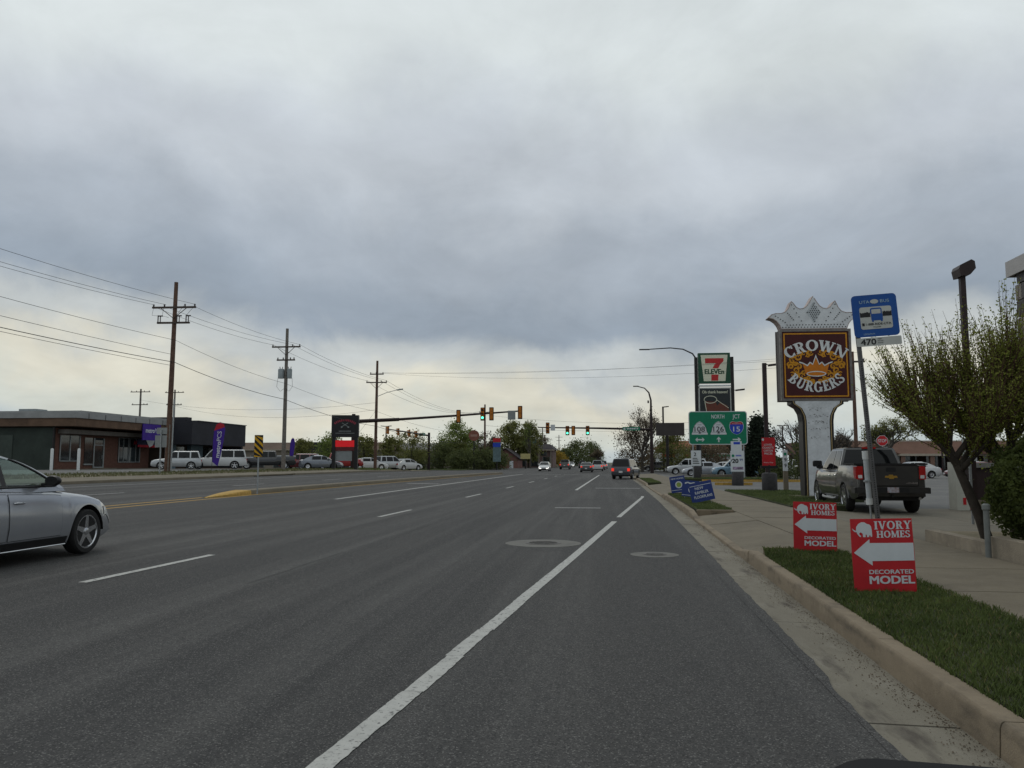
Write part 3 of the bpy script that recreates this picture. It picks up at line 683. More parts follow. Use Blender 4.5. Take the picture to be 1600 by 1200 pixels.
def car_glass_meshes(S):
    belt, wy, side_x, gzb, yf, yrr, gx = car_fns(S); zr = S['gh'][4]
    zl, zh = gzb+.075, zr-.085; zz = list(np.linspace(zl, zh, 7)); out = []
    for (a, c) in S['win']:
        for sg in (1, -1):
            m = MB(); b = 0
            for z in zz:
                yb = max(a, yrr(z)+.13); ye = min(c, yf(z)-.10)
                if ye < yb+.01: ye = yb+.01
                for y in (yb, ye): m.v.append((sg*(gx(z)+.006), y, z))
            for i in range(len(zz)-1): m.f.append((b+2*i, b+2*i+1, b+2*i+3, b+2*i+2))
            out.append(('side_window', m))
    for nm, fn, d in (('windshield', yf, .006), ('rear_window', yrr, -.006)):
        m = MB(); zz2 = list(np.linspace(gzb+.06, zr-.055, 7)); xs = (-1, -.5, 0, .5, 1)
        for z in zz2:
            for x in xs: m.v.append((x*(gx(z)-.075), fn(z)+d+(d*1.2)*(1-x*x), z))
        for i in range(6):
            for j in range(4): m.f.append((i*5+j, i*5+j+1, i*5+6+j, i*5+5+j))
        out.append((nm, m))
    return out
def wheel_geo(r, w=.21, hero=True, spokes=5):
    n = 28 if hero else 16
    ty = MB().lathe([(r*.72, -w*.40), (r*.75, -w*.5), (r*.93, -w*.5), (r*.985, -w*.40), (r, -w*.2), (r, w*.2), (r*.985, w*.40), (r*.93, w*.5), (r*.75, w*.5), (r*.72, w*.40)], axis='x', n=n)
    rm = MB()
    if hero:
        rm.lathe([(r*.66, w*.1), (r*.745, w*.30), (r*.745, w*.47), (r*.70, w*.47), (r*.66, w*.36)], axis='x', n=28)
        rm.lathe([(r*.16, w*.05), (r*.16, w*.43), (r*.10, w*.46), (.001, w*.46)], axis='x', n=16)
        for k in range(spokes):
            a = 2*PI*k/spokes+.3; c, s_ = math.cos(a), math.sin(a); hw0, hw1 = r*.13, r*.085
            p = []
            for rad, hw, xo in ((r*.1, hw0, w*.40), (r*.69, hw1, w*.43)):
                for sg in (-1, 1): p += [(xo, rad*c-sg*hw*s_, rad*s_+sg*hw*c), (xo-w*.14, rad*c-sg*hw*s_, rad*s_+sg*hw*c)]
            rm.add(p, [(0,2,6,4),(1,5,7,3),(0,4,5,1),(2,3,7,6)])
    else:
        rm.lathe([(r*.66, w*.30), (r*.66, w*.46), (r*.5, w*.40), (r*.2, w*.43), (.001, w*.45)], axis='x', n=14)
    return ty, rm
_proto = {}
def dark_disc(r, w): return MB().lathe([(r*.70, -w*.1), (r*.70, w*.02), (.001, w*.03)], axis='x', n=18)
def car_protos(kind, hero):
    key = (kind, hero)
    if key in _proto: return _proto[key]
    S = SPECS[kind]; d = {}
    d['body'] = car_body_mesh(S, 1.6 if hero else .8).mesh('body', None, 32)
    d['glass'] = [(n_, m.mesh(n_, None, 40)) for n_, m in car_glass_meshes(S)]
    ty, rm = wheel_geo(S['r'], .24 if kind == 'pickup' else .21, hero, 6 if kind == 'pickup' else 5)
    d['tyre'] = ty.mesh('wheel', TYRE, 40); d['rim'] = rm.mesh('rim', RIM, 30)
    d['well'] = dark_disc(S['r'], .21).mesh('brake_disc', BLK)
    L, w, zc, r = S['L'], S['w'], S['zc'], S['r']; m = MB(); m.b2(-w+.30, w-.30, -L/2+.16, L/2-.16, zc-.02, zc+.32)
    for a in S['ax']:
        Ra = r+.064
        for sg in (1, -1):
            b = len(m.v); N = 12
            for k in range(N+1):
                an = PI*k/N
                for x in (w*.955, w-.34): m.v.append((sg*x, a+Ra*math.cos(an), r+Ra*math.sin(an)))
            for k in range(N): m.f.append((b+2*k, b+2*k+1, b+2*k+3, b+2*k+2))
            m.add([(sg*(w-.33), a-Ra, zc), (sg*(w-.33), a+Ra, zc), (sg*(w-.33), a+Ra, r+Ra), (sg*(w-.33), a-Ra, r+Ra)], [(0,1,2,3)])
    d['under'] = m.mesh('underbody', BLK)
    _proto[key] = d; return d
def mk(name, me, mt, parent, loc=None, rot=None):
    o = bpy.data.objects.new(name, me); COL.objects.link(o); o.parent = parent
    if loc: o.location = loc
    if rot: o.rotation_euler = rot
    if mt:
        if not me.materials: me.materials.append(mt)
        o.material_slots[0].link = 'OBJECT'; o.material_slots[0].material = mt
    return o
def car(kind, label, cat, loc, rz, pm, hero=False, brake=False, lit=False, group=None, glass=GLASS, name='parked_car', doors=False, mirror_mt=None):
    S = SPECS[kind]; d = car_protos(kind, hero); t = thing(name, label, cat, loc, rz, group)
    L, w, zc, r = S['L'], S['w'], S['zc'], S['r']; belt, wy, side_x, gzb, yf, yrr, gx = car_fns(S)
    mk('body', d['body'], pm, t); mk('underbody', d['under'], None, t)
    for n_, me in d['glass']: mk(n_, me, glass, t)
    for a in S['ax']:
        for sg in (1, -1):
            wo_ = mk('wheel', d['tyre'], None, t, (sg*(w-.125), a, r), (0, 0, 0 if sg > 0 else PI)); mk('rim', d['rim'], None, wo_)
            if hero: mk('brake_disc', d['well'], None, wo_)
    # lamps
    hz_, tz = belt(L/2-.22)-.10, min(belt(-L/2+.2)-.10, 1.05)
    for sg in (1, -1):
        m = MB(); yy = np.linspace(L/2-.30, L/2-.03, 5); b = 0
        for y in yy:
            zt = min(belt(y)-.045, hz_+.06)
            for z in (zt-.13, zt-.06, zt): m.v.append((sg*(side_x(y, z)+.006), y+.004, z))
        for i in range(4):
            for j in range(2): m.f.append((i*3+j, i*3+j+1, i*3+4+j, i*3+3+j))
        e = len(m.v); xo = side_x(L/2-.03, hz_)
        zt = min(belt(L/2-.03)-.045, hz_+.06)
        m.b2(sg*(xo-.30), sg*(xo+.005), L/2-.06, L/2+.008, zt-.13, zt)
        m.build('headlight', WHT_ON if lit else WHT_L, t)
        m = MB(); xo = side_x(-L/2+.02, tz-.1)
        hh = .34 if kind == 'van' else (.24 if kind != 'sedan' else .16)
        m.b2(sg*(xo-.20), sg*(xo+.012), -L/2-.012, -L/2+.13, tz-hh, tz)
        if kind != 'pickup' or not hero: m.build('taillight', RED_ON if brake else RED_L, t)
        # door mirror
        zm = gzb+.13; xm = w*.93; ym = yf(gzb+.1)-.30
        mm = MB(); b0 = len(mm.v)
        mm.lathe([(.01, -.045), (.075, -.05), (.088, -.02), (.08, .03), (.045, .075), (.01, .085)], (0, 0, 0), 'y', 14)
        mm.v = [(sg*(xm+.13)+x*1.25, ym+y, zm+z*.85) for x, y, z in mm.v]
        mm.box((sg*(xm+.03), ym, zm-.05), (.12, .05, .035)); mm.build('door_mirror', mirror_mt or (BLK if hero else pm), t, smooth=50)
    # bumper grille and plate
    gz = belt(L/2)-.06
    MB().b2(-w*.42, w*.42, L/2-.03, L/2+.006, zc+.10, zc+.22).build('grille', BLK, t)
    if kind != 'pickup' or not hero: MB().b2(-.16, .16, -L/2-.012, -L/2+.01, max(zc+.28, tz-.42), max(zc+.28, tz-.42)+.15).build('licence_plate', PLATE, t)
    if doors:
        for (a, c) in S['doors']:
            for sg in (1, -1):
                def patch(ins, off, nm, mt, par):
                    m = MB(); zl = zc+.12+ins; NY, NZ = 8, 8
                    for i in range(NY+1):
                        y = a+ins+(c-a-2*ins)*i/NY; zh = belt(y)-.045-ins
                        for j in range(NZ+1):
                            z = zl+(zh-zl)*j/NZ; ok = z
                            for ax_ in S['ax']:     # keep clear of the wheel arch
                                dd = (S['r']+.10+ins)**2-(y-ax_)**2
                                if dd > 0: ok = max(ok, min(zh, S['r']+math.sqrt(dd)))
                            m.v.append((sg*(side_x(y, ok)+off), y, ok))
                    for i in range(NY):
                        for j in range(NZ): m.f.append((i*(NZ+1)+j, i*(NZ+1)+j+1, (i+1)*(NZ+1)+j+1, (i+1)*(NZ+1)+j))
                    return m.build(nm, mt, par, smooth=60)
                dr = patch(.006, .0065, 'door', pm, t); patch(0, .0035, 'door_gap', SEAM, dr)
                hy = a+.17; hz2 = belt(hy)-.16; xh = side_x(hy, hz2)
                hm = MB(); hm.tube([(sg*(xh+.008), hy-.09, hz2), (sg*(xh+.035), hy-.06, hz2+.004), (sg*(xh+.035), hy+.06, hz2+.004), (sg*(xh+.008), hy+.09, hz2)], .013, 8)
                hm.build('handle', pm if kind == 'hsedan' else CHROME, dr, smooth=60)
    return t

# ---- silver sedan passing on the left, heading away
SILVER = paint('silver', (0.32, 0.335, 0.365), .5, .22)
sed = car('hsedan', 'silver sedan cut by the left picture edge, passing in the next lane', 'car', (-8.45, 9.46, .115), 0.0, SILVER, hero=True, glass=CLRG, name='sedan_car', doors=True)
S_ = SPECS['hsedan']; belt_, wy_, sx_, gzb_, yf_, yr_, gx_ = car_fns(S_)
for sg in (1, -1):            # dark sill and bright lower trim
    m = MB(); yy = np.linspace(-.64, 1.10, 8)
    for y in yy:
        for z in (.195, .30): m.v.append((sg*(sx_(y, z)+.008), y, z))
    for i in range(7): m.f.append((2*i, 2*i+1, 2*i+3, 2*i+2))
    m.build('sill_trim', BLK, sed)
    MB().tube([(sg*(sx_(y, .20)+.012), y, .19) for y in np.linspace(-.64, 1.10, 6)], .009, 6).build('sill_strip', RIM, sed)
for sg in (1, -1):            # black frame round the side glass
    m = MB()
    zz = np.linspace(gzb_+.06, S_['gh'][4]-.075, 10)
    m.tube([(sg*(gx_(z)+.006), yf_(z)-.085, z) for z in zz], .016, 6); m.tube([(sg*(gx_(gzb_+.06)+.008), y, gzb_+.055) for y in (-1.6, 0, yf_(gzb_+.06)-.1)], .014, 6)
    m.box((sg*(gx_(gzb_+.25)+.006), -.06, gzb_+.25), (.012, .085, .40), ry=sg*R(-22))
    m.build('window_trim', BLK, sed)

# cabin seen through the glass
SEAT = mat('seat_cloth', (0.035, 0.035, 0.038), .9)
for x, y in ((.36, -.12), (-.36, -.12), (.36, -1.0), (-.36, -1.0)):
    st_ = MB().box((x, y, .78), (.48, .14, .60), rx=R(-14)); st_.box((x, y-.10, 1.16), (.26, .10, .20), rx=R(-10)); st_.box((x, y+.26, .50), (.50, .50, .16)); st_.build('seat', SEAT, sed)
MB().box((0, .80, .86), (1.4, .5, .16), rx=R(10)).build('dashboard', SEAT, sed)
N = 18; MB().tube([(-.36+.17*math.cos(2*PI*k/N), .45+.06*math.sin(2*PI*k/N), .93+.16*math.sin(2*PI*k/N)) for k in range(N+1)], .014, 6).build('steering_wheel', BLK, sed)
# ---- grey pickup waiting in the burger entrance
GREYP = paint('gunmetal', (0.036, 0.035, 0.034), .25, .32)
pk = car('pickup', 'grey pickup truck parked beside the burger pylon, tailgate towards the road', 'pickup truck', (7.93, 26.3, .0), R(-2.5), GREYP, hero=True, name='pickup_truck', doors=True)
PL = SPECS['pickup']['L']; y0 = -PL/2
MB().b2(-.86, .86, y0+.06, -1.10, 1.385, 1.41).build('bed_cover', BLK, pk)
MB().b2(-.97, .97, y0-.004, y0+.06, 1.37, 1.415).build('tailgate_cap', BLK, pk)
tg = MB().plate(rrect(-.70, .70, .80, 1.345, .03), y0-.028, y0+.01).build('tailgate', GREYP, pk)
MB().plate(rrect(-.715, .715, .785, 1.36, .03), y0-.012, y0+.005).build('gap', SEAM, tg)
MB().plate(rrect(-.13, .13, 1.18, 1.30, .02), y0-.034, y0-.02).build('handle', BLK, tg)
GOLD = mat('gold_badge', (0.60, 0.36, 0.08), .3, .8)
MB().plate([(-.15,1.07),(-.065,1.07),(-.06,1.10),(.05,1.10),(.055,1.07),(.15,1.07),(.165,1.015),(.075,1.015),(.07,.985),(-.05,.985),(-.055,1.015),(-.165,1.015)], y0-.036, y0-.026).build('badge', GOLD, tg)
m = MB()
for k in range(9): m.box((.40+.033*k, y0-.031, .868+.004*(k % 2)), (.022, .006, .03+.012*(k % 3)), ry=R(18))
m.build('script_badge', CHROME, tg)
for sg in (1, -1):
    tl = MB().plate([(sg*x, z) for x, z in rrect(.735, .905, .97, 1.335, .03)], y0-.022, y0+.10).build('taillight', RED_L, pk)
    MB().plate([(sg*x, z) for x, z in rrect(.76, .865, 1.0, 1.09, .015)], y0-.030, y0-.018).build('reverse_lens', WHT_L, tl)
    MB().b2(sg*.86, sg*.918, y0+.02, y0+.26, .99, 1.32).build('lens_wrap', RED_L, tl)
bm_ = MB().b2(-.93, .93, y0-.16, y0+.04, .60, .755); bm_.b2(-.99, -.90, y0-.10, y0+.28, .585, .745); bm_.b2(.90, .99, y0-.10, y0+.28, .585, .745)
bp_ = bm_.build('bumper', mat('bumper_grey', (0.036, 0.035, 0.034), .45, .3), pk)
MB().b2(-.42, .42, y0-.166, y0-.05, .62, .74).build('step_pad', BLK, bp_)
MB().b2(-.15, .15, y0-.175, y0-.15, .61, .755).build('licence_plate', mat('plate_orange', (0.50, 0.20, 0.10), .5, noise=(9, .6), col2=(0.45, 0.52, 0.62)), bp_)
MB().tube([(0, y0-.14, .52), (0, y0+.1, .52)], .035, 10).build('tow_hitch', BLK, bp_)
MB().tube([(.72, y0-.06, .45), (.72, y0+.5, .47)], .04, 10).build('exhaust', RIM, pk)
MB().b2(-.20, .20, -.86, -.80, 1.855, 1.905).build('brake_lamp', RED_L, pk)
for sg in (1, -1):
    MB().b2(sg*.995, sg*1.012, -.80, 1.05, .70, .73).build('side_trim', CHROME, pk)
    MB().tube([(sg*.96, -.75, .37), (sg*.99, -.5, .34), (sg*.99, .9, .34), (sg*.96, 1.1, .37)], .045, 8).build('running_board', mat('step_metal', (.25, .25, .25), .35, .8), pk)
    MB().plate([(sg*x, z) for x, z in rrect(.98, 1.26, 1.30, 1.50, .05)], 1.02, 1.12).build('tow_mirror', BLK, pk, smooth=40)
    for a in SPECS['pickup']['ax']: MB().tube([(sg*(.955), a+.475*math.cos(R(k)), .41+.475*math.sin(R(k))) for k in range(0, 181, 15)], .035, 6).build('arch_flare', GREYP, pk, smooth=60)

# ---- traffic and parked cars
BLACKP = paint('black', (0.012, 0.013, 0.016), .2); NAVY = paint('navy', (0.018, 0.022, 0.034), .3); WHITE = paint('white', (0.47, 0.48, 0.48), 0.0, .35)
LSIL = paint('light_silver', (0.38, 0.395, 0.405), .4); BLUE = paint('steel_blue', (0.16, 0.27, 0.36), .4); REDP = paint('red', (0.30, 0.016, 0.018), .1); MAROON = paint('maroon', (0.12, 0.015, 0.02), .2)
DGREY = paint('dark_grey', (0.06, 0.063, 0.066), .4); BEIGE = paint('beige', (0.36, 0.33, 0.27), .3)
TG = 'traffic on the avenue'
def trf(kind, lb, x, y, rz, pm, **k): return car(kind, lb, k.pop('cat', 'car'), (x, y, g(x, y)+k.pop('dz', 0)), R(rz), pm, group=TG, name=k.pop('name', 'car'), **k)
trf('suv', 'dark blue sport utility vehicle braking beside the right kerb, nearest vehicle ahead', 1.55, 70.5, -13, NAVY, brake=True, hero=True, cat='suv', name='suv_car')
trf('sedan', 'black sedan seen from behind in the middle lane, left of the dark blue suv', -3.05, 114.5, 0, BLACKP, brake=True)
trf('suv', 'white suv directly ahead of the black sedan', -1.7, 131, 0, WHITE, brake=True)
trf('sedan', 'white sedan with headlights on coming towards the camera', -10.0, 127, 180, WHITE, lit=True)
trf('pickup', 'dark pickup truck beside the oncoming white sedan', -8.4, 158, 0, DGREY, brake=True, cat='pickup truck')
trf('sedan', 'small far dark car ahead of the white suv', -1.4, 152, 0, DGREY, brake=True)
trf('suv', 'small far silver suv, second ahead of the white suv', -1.0, 172, 0, LSIL, brake=True)
trf('sedan', 'tiny far beige car in the distance near the vanishing point', -1.8, 205, 0, BEIGE)
trf('suv', 'tiny far dark suv between the pickup and the black sedan', -6.0, 190, 0, BLACKP)
trf('sedan', 'tiny far white car left of the black sedan', -10.0, 220, 180, WHITE, lit=True)
trf('sedan', 'tiny far dark red car in the left oncoming lane', -13.5, 240, 180, MAROON, lit=True)
PG = 'cars parked by the convenience store'
def prk(kind, lb, x, y, rz, pm, z=.0, group=PG, **k): return car(kind, lb, k.pop('cat', 'car'), (x, y, z), R(rz), pm, group=group, **k)
prk('suv', 'light silver crossover nearest the avenue behind the green route sign', 8.75, 91.2, 90, LSIL, cat='suv', z=.07)
prk('sedan', 'silver sedan in front of the silver crossover, left of the route sign post', 10.0, 86.5, 90, SILVER)
prk('sedan', 'white sedan half hidden by the small price board', 12.6, 91, 92, WHITE)
prk('suv', 'steel blue crossover behind the cigarette price board', 12.3, 80.5, 88, BLUE, cat='suv')
prk('suv', 'white suv parked nose in beside the dark fir tree', 21.4, 94.5, 28, WHITE, cat='suv')
prk('sedan', 'dark sedan parked behind the traffic signal pole', 7.6, 126, 80, BLACKP, z=.06)
prk('hatch', 'dark grey hatchback far behind the silver cars', 12.8, 126, 95, DGREY, z=.06)
MG = 'cars parked at the strip mall'
prk('sedan', 'dark red sedan parked to the right of the pickup truck', 31.8, 74.5, 96, MAROON, group=MG)
prk('sedan', 'white sedan showing just above the pickup tailgate', 27.2, 76, 98, WHITE, group=MG)
prk('hatch', 'white hatchback near the dark red sedan at the mall front', 47, 112, 15, WHITE, z=.06, group=MG)
prk('suv', 'silver suv parked under the mall canopy behind the signpost', 52, 110, 80, LSIL, z=.06, group=MG)
prk('sedan', 'blue grey sedan at the far left end of the mall', 34, 112, 80, BLUE, z=.06, group=MG)
LG = 'vehicles parked along the left forecourts'
def lft(kind, lb, x, y, rz, pm, **k): return car(kind, lb, k.pop('cat', 'car'), (x, y, g(x, y)+.012), R(rz), pm, group=LG, **k)
lft('suv', 'light silver boxy jeep behind the nearest utility pole', -41.0, 72.2, 118, LSIL, cat='suv', hero=True)
lft('van', 'white long van behind the purple feather flag', -38.6, 75.6, 116, WHITE, cat='van', hero=True)
lft('pickup', 'black pickup truck right of the white van', -35.6, 80.5, 112, BLACKP, cat='pickup truck')
lft('suv', 'maroon suv between the black pickup and the grey pole', -34.6, 87.0, 100, MAROON, cat='suv')
lft('sedan', 'silver sedan just right of the grey utility pole', -34.6, 91.8, 80, LSIL)
lft('hatch', 'pale grey hatchback behind the silver sedans', -37.5, 99, 60, SILVER)
lft('sedan', 'blue grey sedan parked side on in front of the clipped trees', -30.6, 83.0, -76, paint('bluegrey', (0.17, 0.19, 0.22), .45))
lft('pickup', 'red pickup truck parked behind the blue grey sedan', -31.4, 90.6, -72, REDP, cat='pickup truck')
lft('sedan', 'white sedan behind the black pylon sign', -29.3, 96, -60, WHITE)
lft('suv', 'silver suv left of the brown utility pole', -27.6, 99.5, -35, LSIL, cat='suv')
lft('sedan', 'white sedan right of the brown utility pole', -26.0, 101.5, -30, WHITE)
# ================================================================ SIGNS  (boards face local -Y)
WHITEP = mat('white_enamel', (0.58, 0.60, 0.60), .5, noise=(4, .10)); OFFW = mat('off_white_panel', (0.46, 0.47, 0.44), .5, noise=(3, .12))
MARN = mat('maroon_face', (0.050, 0.006, 0.006), .6, noise=(2, .15)); YEL = mat('sign_gold', (0.55, 0.24, 0.010), .6, noise=(8, .15)); ORG = mat('sign_orange', (0.50, 0.155, 0.006), .6, noise=(8, .12))
DKBR = mat('dark_bronze', (0.022, 0.020, 0.020), .45, .3, noise=(5, .25)); STEEL = mat('galvanised', (0.30, 0.32, 0.33), .5, .6, noise=(9, .18), bump=(50, .15))
SIGNRED = mat('sign_red', (0.42, 0.014, 0.020), .55, noise=(3, .14)); CORR = mat('sign_white', (0.52, 0.55, 0.57), .55, noise=(5, .06)); BLKP = mat('print_black', (0.012, 0.012, 0.013), .6)
SBLUE = mat('bus_blue', (0.003, 0.060, 0.26), .5, noise=(4, .08)); SGREY = mat('bus_reflective', (0.40, 0.41, 0.39), .5, noise=(6, .1)); PALEB = mat('pale_blue_print', (0.30, 0.42, 0.50), .5)
RGREEN = mat('route_green', (0.002, 0.165, 0.085), .45, noise=(3, .1)); NAVYS = mat('yard_navy', (0.020, 0.040, 0.17), .5, noise=(4, .12)); SHB = mat('shield_blue', (0.015, 0.05, 0.40), .45); SHR = mat('shield_red', (0.33, 0.02, 0.03), .45)
E7G = mat('store_green', (0.008, 0.060, 0.030), .4, noise=(3, .1)); E7W = mat('store_cream', (0.60, 0.60, 0.47), .4, noise=(3, .06)); E7R = mat('store_red', (0.42, 0.02, 0.02), .4); E7L = mat('store_letter_green', (0.006, 0.05, 0.02), .4)

# ---- burger pylon with the crown top
t = thing('pylon_sign', 'tall maroon burger restaurant pylon sign topped by a white crown', 'sign', (7.75, 31.0, .16), R(2))
zb, zt, hw, dp = 3.58, 6.24, 1.285, .30
MB().b2(-hw, hw, -dp+.02, dp-.02, zb, zt).build('cabinet', mat('cabinet_bronze', (0.045, 0.035, 0.032), .5, .3, noise=(3, .25)), t)
fr = MB()
for sy in (-1, 1):
    y0_, y1_ = (-dp-.03, -dp+.03) if sy < 0 else (dp-.03, dp+.03)
    fr.b2(-hw-.02, -hw+.07, y0_, y1_, zb-.02, zt+.02); fr.b2(hw-.07, hw+.02, y0_, y1_, zb-.02, zt+.02); fr.b2(-hw+.07, hw-.07, y0_, y1_, zb-.02, zb+.07); fr.b2(-hw+.07, hw-.07, y0_, y1_, zt-.07, zt+.02)
fr.build('frame', mat('pewter_frame', (0.16, 0.145, 0.135), .4, .5, noise=(6, .3)), t)
fc = MB().b2(-hw+.07, hw-.07, -dp-.006, -dp+.02, zb+.07, zt-.07).build('face', MARN, t)
yl = MB(); yy = -dp-.010; i0, i1, j0, j1, tw = -hw+.13, hw-.13, zb+.13, zt-.13, .045
yl.b2(i0, i1, yy, yy+.004, j0, j0+tw); yl.b2(i0, i1, yy, yy+.004, j1-tw, j1); yl.b2(i0, i0+tw, yy, yy+.004, j0+tw, j1-tw); yl.b2(i1-tw, i1, yy, yy+.004, j0+tw, j1-tw)
yl.build('gold_border', YEL, fc)
cz = (zb+zt)/2
def arch_up(h, Rr, zc_): return lambda u, v: ((Rr+v*h)*math.sin(u*h/Rr), zc_+(Rr+v*h)*math.cos(u*h/Rr))
def arch_dn(h, Rr, zc_): return lambda u, v: ((Rr-v*h)*math.sin(u*h/Rr), zc_-(Rr-v*h)*math.cos(u*h/Rr))
lw = MB(); slab(lw, 'CROWN', arch_up(.41, 1.7, cz+.53-1.7), -dp-.016, .05); lw.build('lettering', WHITEP, fc); lw = MB(); slab(lw, 'BURGERS', arch_dn(.39, 1.45, cz-1.02+1.45), -dp-.016, .04)
lw.build('lettering', WHITEP, fc)
# crown emblem
cb = [(-.40,-.28),(-.43,-.10),(-.50,.12),(-.30,.02),(-.22,.14),(-.12,.06),(0,.36),(.12,.06),(.22,.14),(.30,.02),(.50,.12),(.43,-.10),(.40,-.28),(.25,-.36),(0,-.39),(-.25,-.36)]
MB().add([(x, -dp-.014, cz-.05+z) for x, z in cb], [tuple(range(len(cb)))]).build('crown_emblem', ORG, fc)
wl = MB()
crest = [(-.62,.16),(-.48,.12),(-.32,.03),(-.22,.15),(-.12,.08),(0,.42),(.12,.08),(.22,.15),(.32,.03),(.48,.12),(.62,.16)]
crest2 = [(x*.96, z-.055-(.05 if abs(x) < .01 else 0)) for x, z in crest]
for i in range(len(crest)-1):
    wl.add([(p[0], -dp-.018, cz-.03+p[1]) for p in (crest[i], crest[i+1], crest2[i+1], crest2[i])], [(0,1,2,3)])
N = 28
for i in range(N):
    a, b = 2*PI*i/N, 2*PI*(i+1)/N
    wl.add([(k*math.cos(q)*1.0*(.36 if k == 1 else .32), -dp-.018, cz-.34+math.sin(q)*(.105 if k == 1 else .07)) for q, k in ((a, 1), (b, 1))]+
           [(math.cos(q)*.32, -dp-.018, cz-.34+math.sin(q)*.07) for q in (b, a)], [(0,1,2,3)])
wl.build('crown_outline', WHITEP, fc)
sc = MB()
def ribbon(mb, pts, ws, y):
    for i in range(len(pts)-1):
        (x0, z0), (x1, z1) = pts[i], pts[i+1]; dx, dz = x1-x0, z1-z0; l = math.hypot(dx, dz) or 1; nx, nz = -dz/l, dx/l
        w0, w1 = ws[i]/2, ws[i+1]/2
        mb.add([(x0-nx*w0, y, z0-nz*w0), (x0+nx*w0, y, z0+nz*w0), (x1+nx*w1, y, z1+nz*w1), (x1-nx*w1, y, z1-nz*w1)], [(0,1,2,3)])
random.seed(11)
kk = 0
for sg in (-1, 1):
    for (x0, z0, r0, tn, a0, dr_) in ((.20,.47,.12,1.35,200,1), (.42,.43,.13,1.2,250,-1), (.66,.30,.14,1.2,130,1), (.86,.16,.10,1.2,80,-1), (.93,-.06,.11,1.2,20,1), (.74,-.20,.13,1.3,300,-1), (.86,-.36,.10,1.1,40,1), (.55,-.42,.13,1.2,180,-1), (.62,-.06,.10,1.1,90,1), (.36,-.55,.11,1.1,220,1), (.16,-.62,.10,1.0,260,-1), (.30,.36,.09,1.1,60,1), (.56,.44,.09,1.1,320,-1), (.76,.06,.09,1.1,150,1), (.98,.02,.08,1.0,100,-1), (.70,-.34,.08,1.0,30,1), (.46,-.30,.08,1.1,120,-1), (.28,-.50,.08,1.0,330,1)):
        pts = []; ws = []
        for i in range(22):
            q = i/21; rad = r0*(1-q*.85); an = R(a0)+dr_*q*tn*2*PI; pts.append((sg*(x0+rad*math.cos(an)), cz+z0+rad*math.sin(an))); ws.append(.026+.052*math.sin(PI*min(1, q*1.2))*(1-q*.4))
        kk += 1; ribbon(sc, pts, ws, -dp-.0115-.0003*(kk % 8))
    for (x0, z0, x1, z1) in ((.45,.40,.70,.42), (.72,.28,.98,.20), (.92,.0,1.02,-.14), (.80,-.32,.60,-.50), (.5,-.5,.2,-.66), (.62,.02,.86,.04), (.30,-.62,.06,-.70)):
        pts = [(sg*(x0+(x1-x0)*q), cz+z0+(z1-z0)*q+.05*math.sin(q*PI)) for q in np.linspace(0, 1, 8)]
        kk += 1; ribbon(sc, pts, [.016+.085*math.sin(PI*q) for q in np.linspace(0, 1, 8)], -dp-.0115-.0003*(kk % 8))
sc.build('gold_scrollwork', YEL, fc)
# crown topper: outline with a thick edge, dimpled with lamp holes
cp = []
half = [(0, 1.24), (-.05,1.16), (-.14,1.0), (-.24,.86), (-.36,.78), (-.50,.76), (-.62,.82), (-.73,.98), (-.80,1.05), (-.86,.92), (-.92,.78), (-1.02,.66), (-1.18,.60), (-1.38,.60), (-1.54,.56), (-1.66,.44), (-1.50,.40), (-1.36,.30), (-1.26,.16), (-1.20,.0)]
cp = half+[(-x, z) for x, z in half[::-1] if x < 0]
zc0 = zt+.05
MB().plate([(x, zc0+z) for x, z in cp][::-1], -.24, .24).build('crown', mat('crown_white', (0.56, 0.58, 0.60), .5, noise=(2.5, .14)), t)
eg = MB(); pts = [(x, z+zc0) for x, z in cp]
for i in range(len(pts)-1):
    (x0, z0), (x1, z1) = pts[i], pts[i+1]
    dx, dz = x1-x0, z1-z0; l = math.hypot(dx, dz); an = math.atan2(dz, dx)
    eg.box(((x0+x1)/2, 0, (z0+z1)/2), (l+.01, .50, .022), ry=-an)
eg.build('crown_edge', mat('crown_edge_pink', (0.36, 0.29, 0.27), .55, noise=(4, .25)), t)
bl = MB()
def hole(x, z): bl.lathe([(.022, 0), (.018, -.02), (.001, -.022)], (x, -.243, zc0+z), 'y', 6)
for k in range(-10, 11): hole(k*.115, .06); hole(k*.115+.05, .15) if abs(k) < 10 else None
for (a, b, c, d) in ((-1.4,.5,-1.05,.25), (-.8,.92,-.45,.30), (.8,.92,.45,.30), (1.4,.5,1.05,.25), (-.95,.6,-.75,.35), (.95,.6,.75,.35)):
    for q in np.linspace(0, 1, 5): hole(a+(c-a)*q, b+(d-b)*q)
for i in range(-4, 5):
    for j in range(-5, 6):
        if abs(i)*.075/.24+abs(j)*.07/.36 < 1: hole(i*.075+(.037 if j % 2 else 0), .62+j*.07)
bl.build('lamp_holes', DKBR, t)
MB().add([(0,-.246,zc0+1.02),(-.27,-.246,zc0+.62),(0,-.246,zc0+.22),(.27,-.246,zc0+.62)], [(0,1,2,3)]).build('crown_jewel', mat('jewel_white', (0.42, 0.45, 0.47), .5, noise=(5, .15)), t)
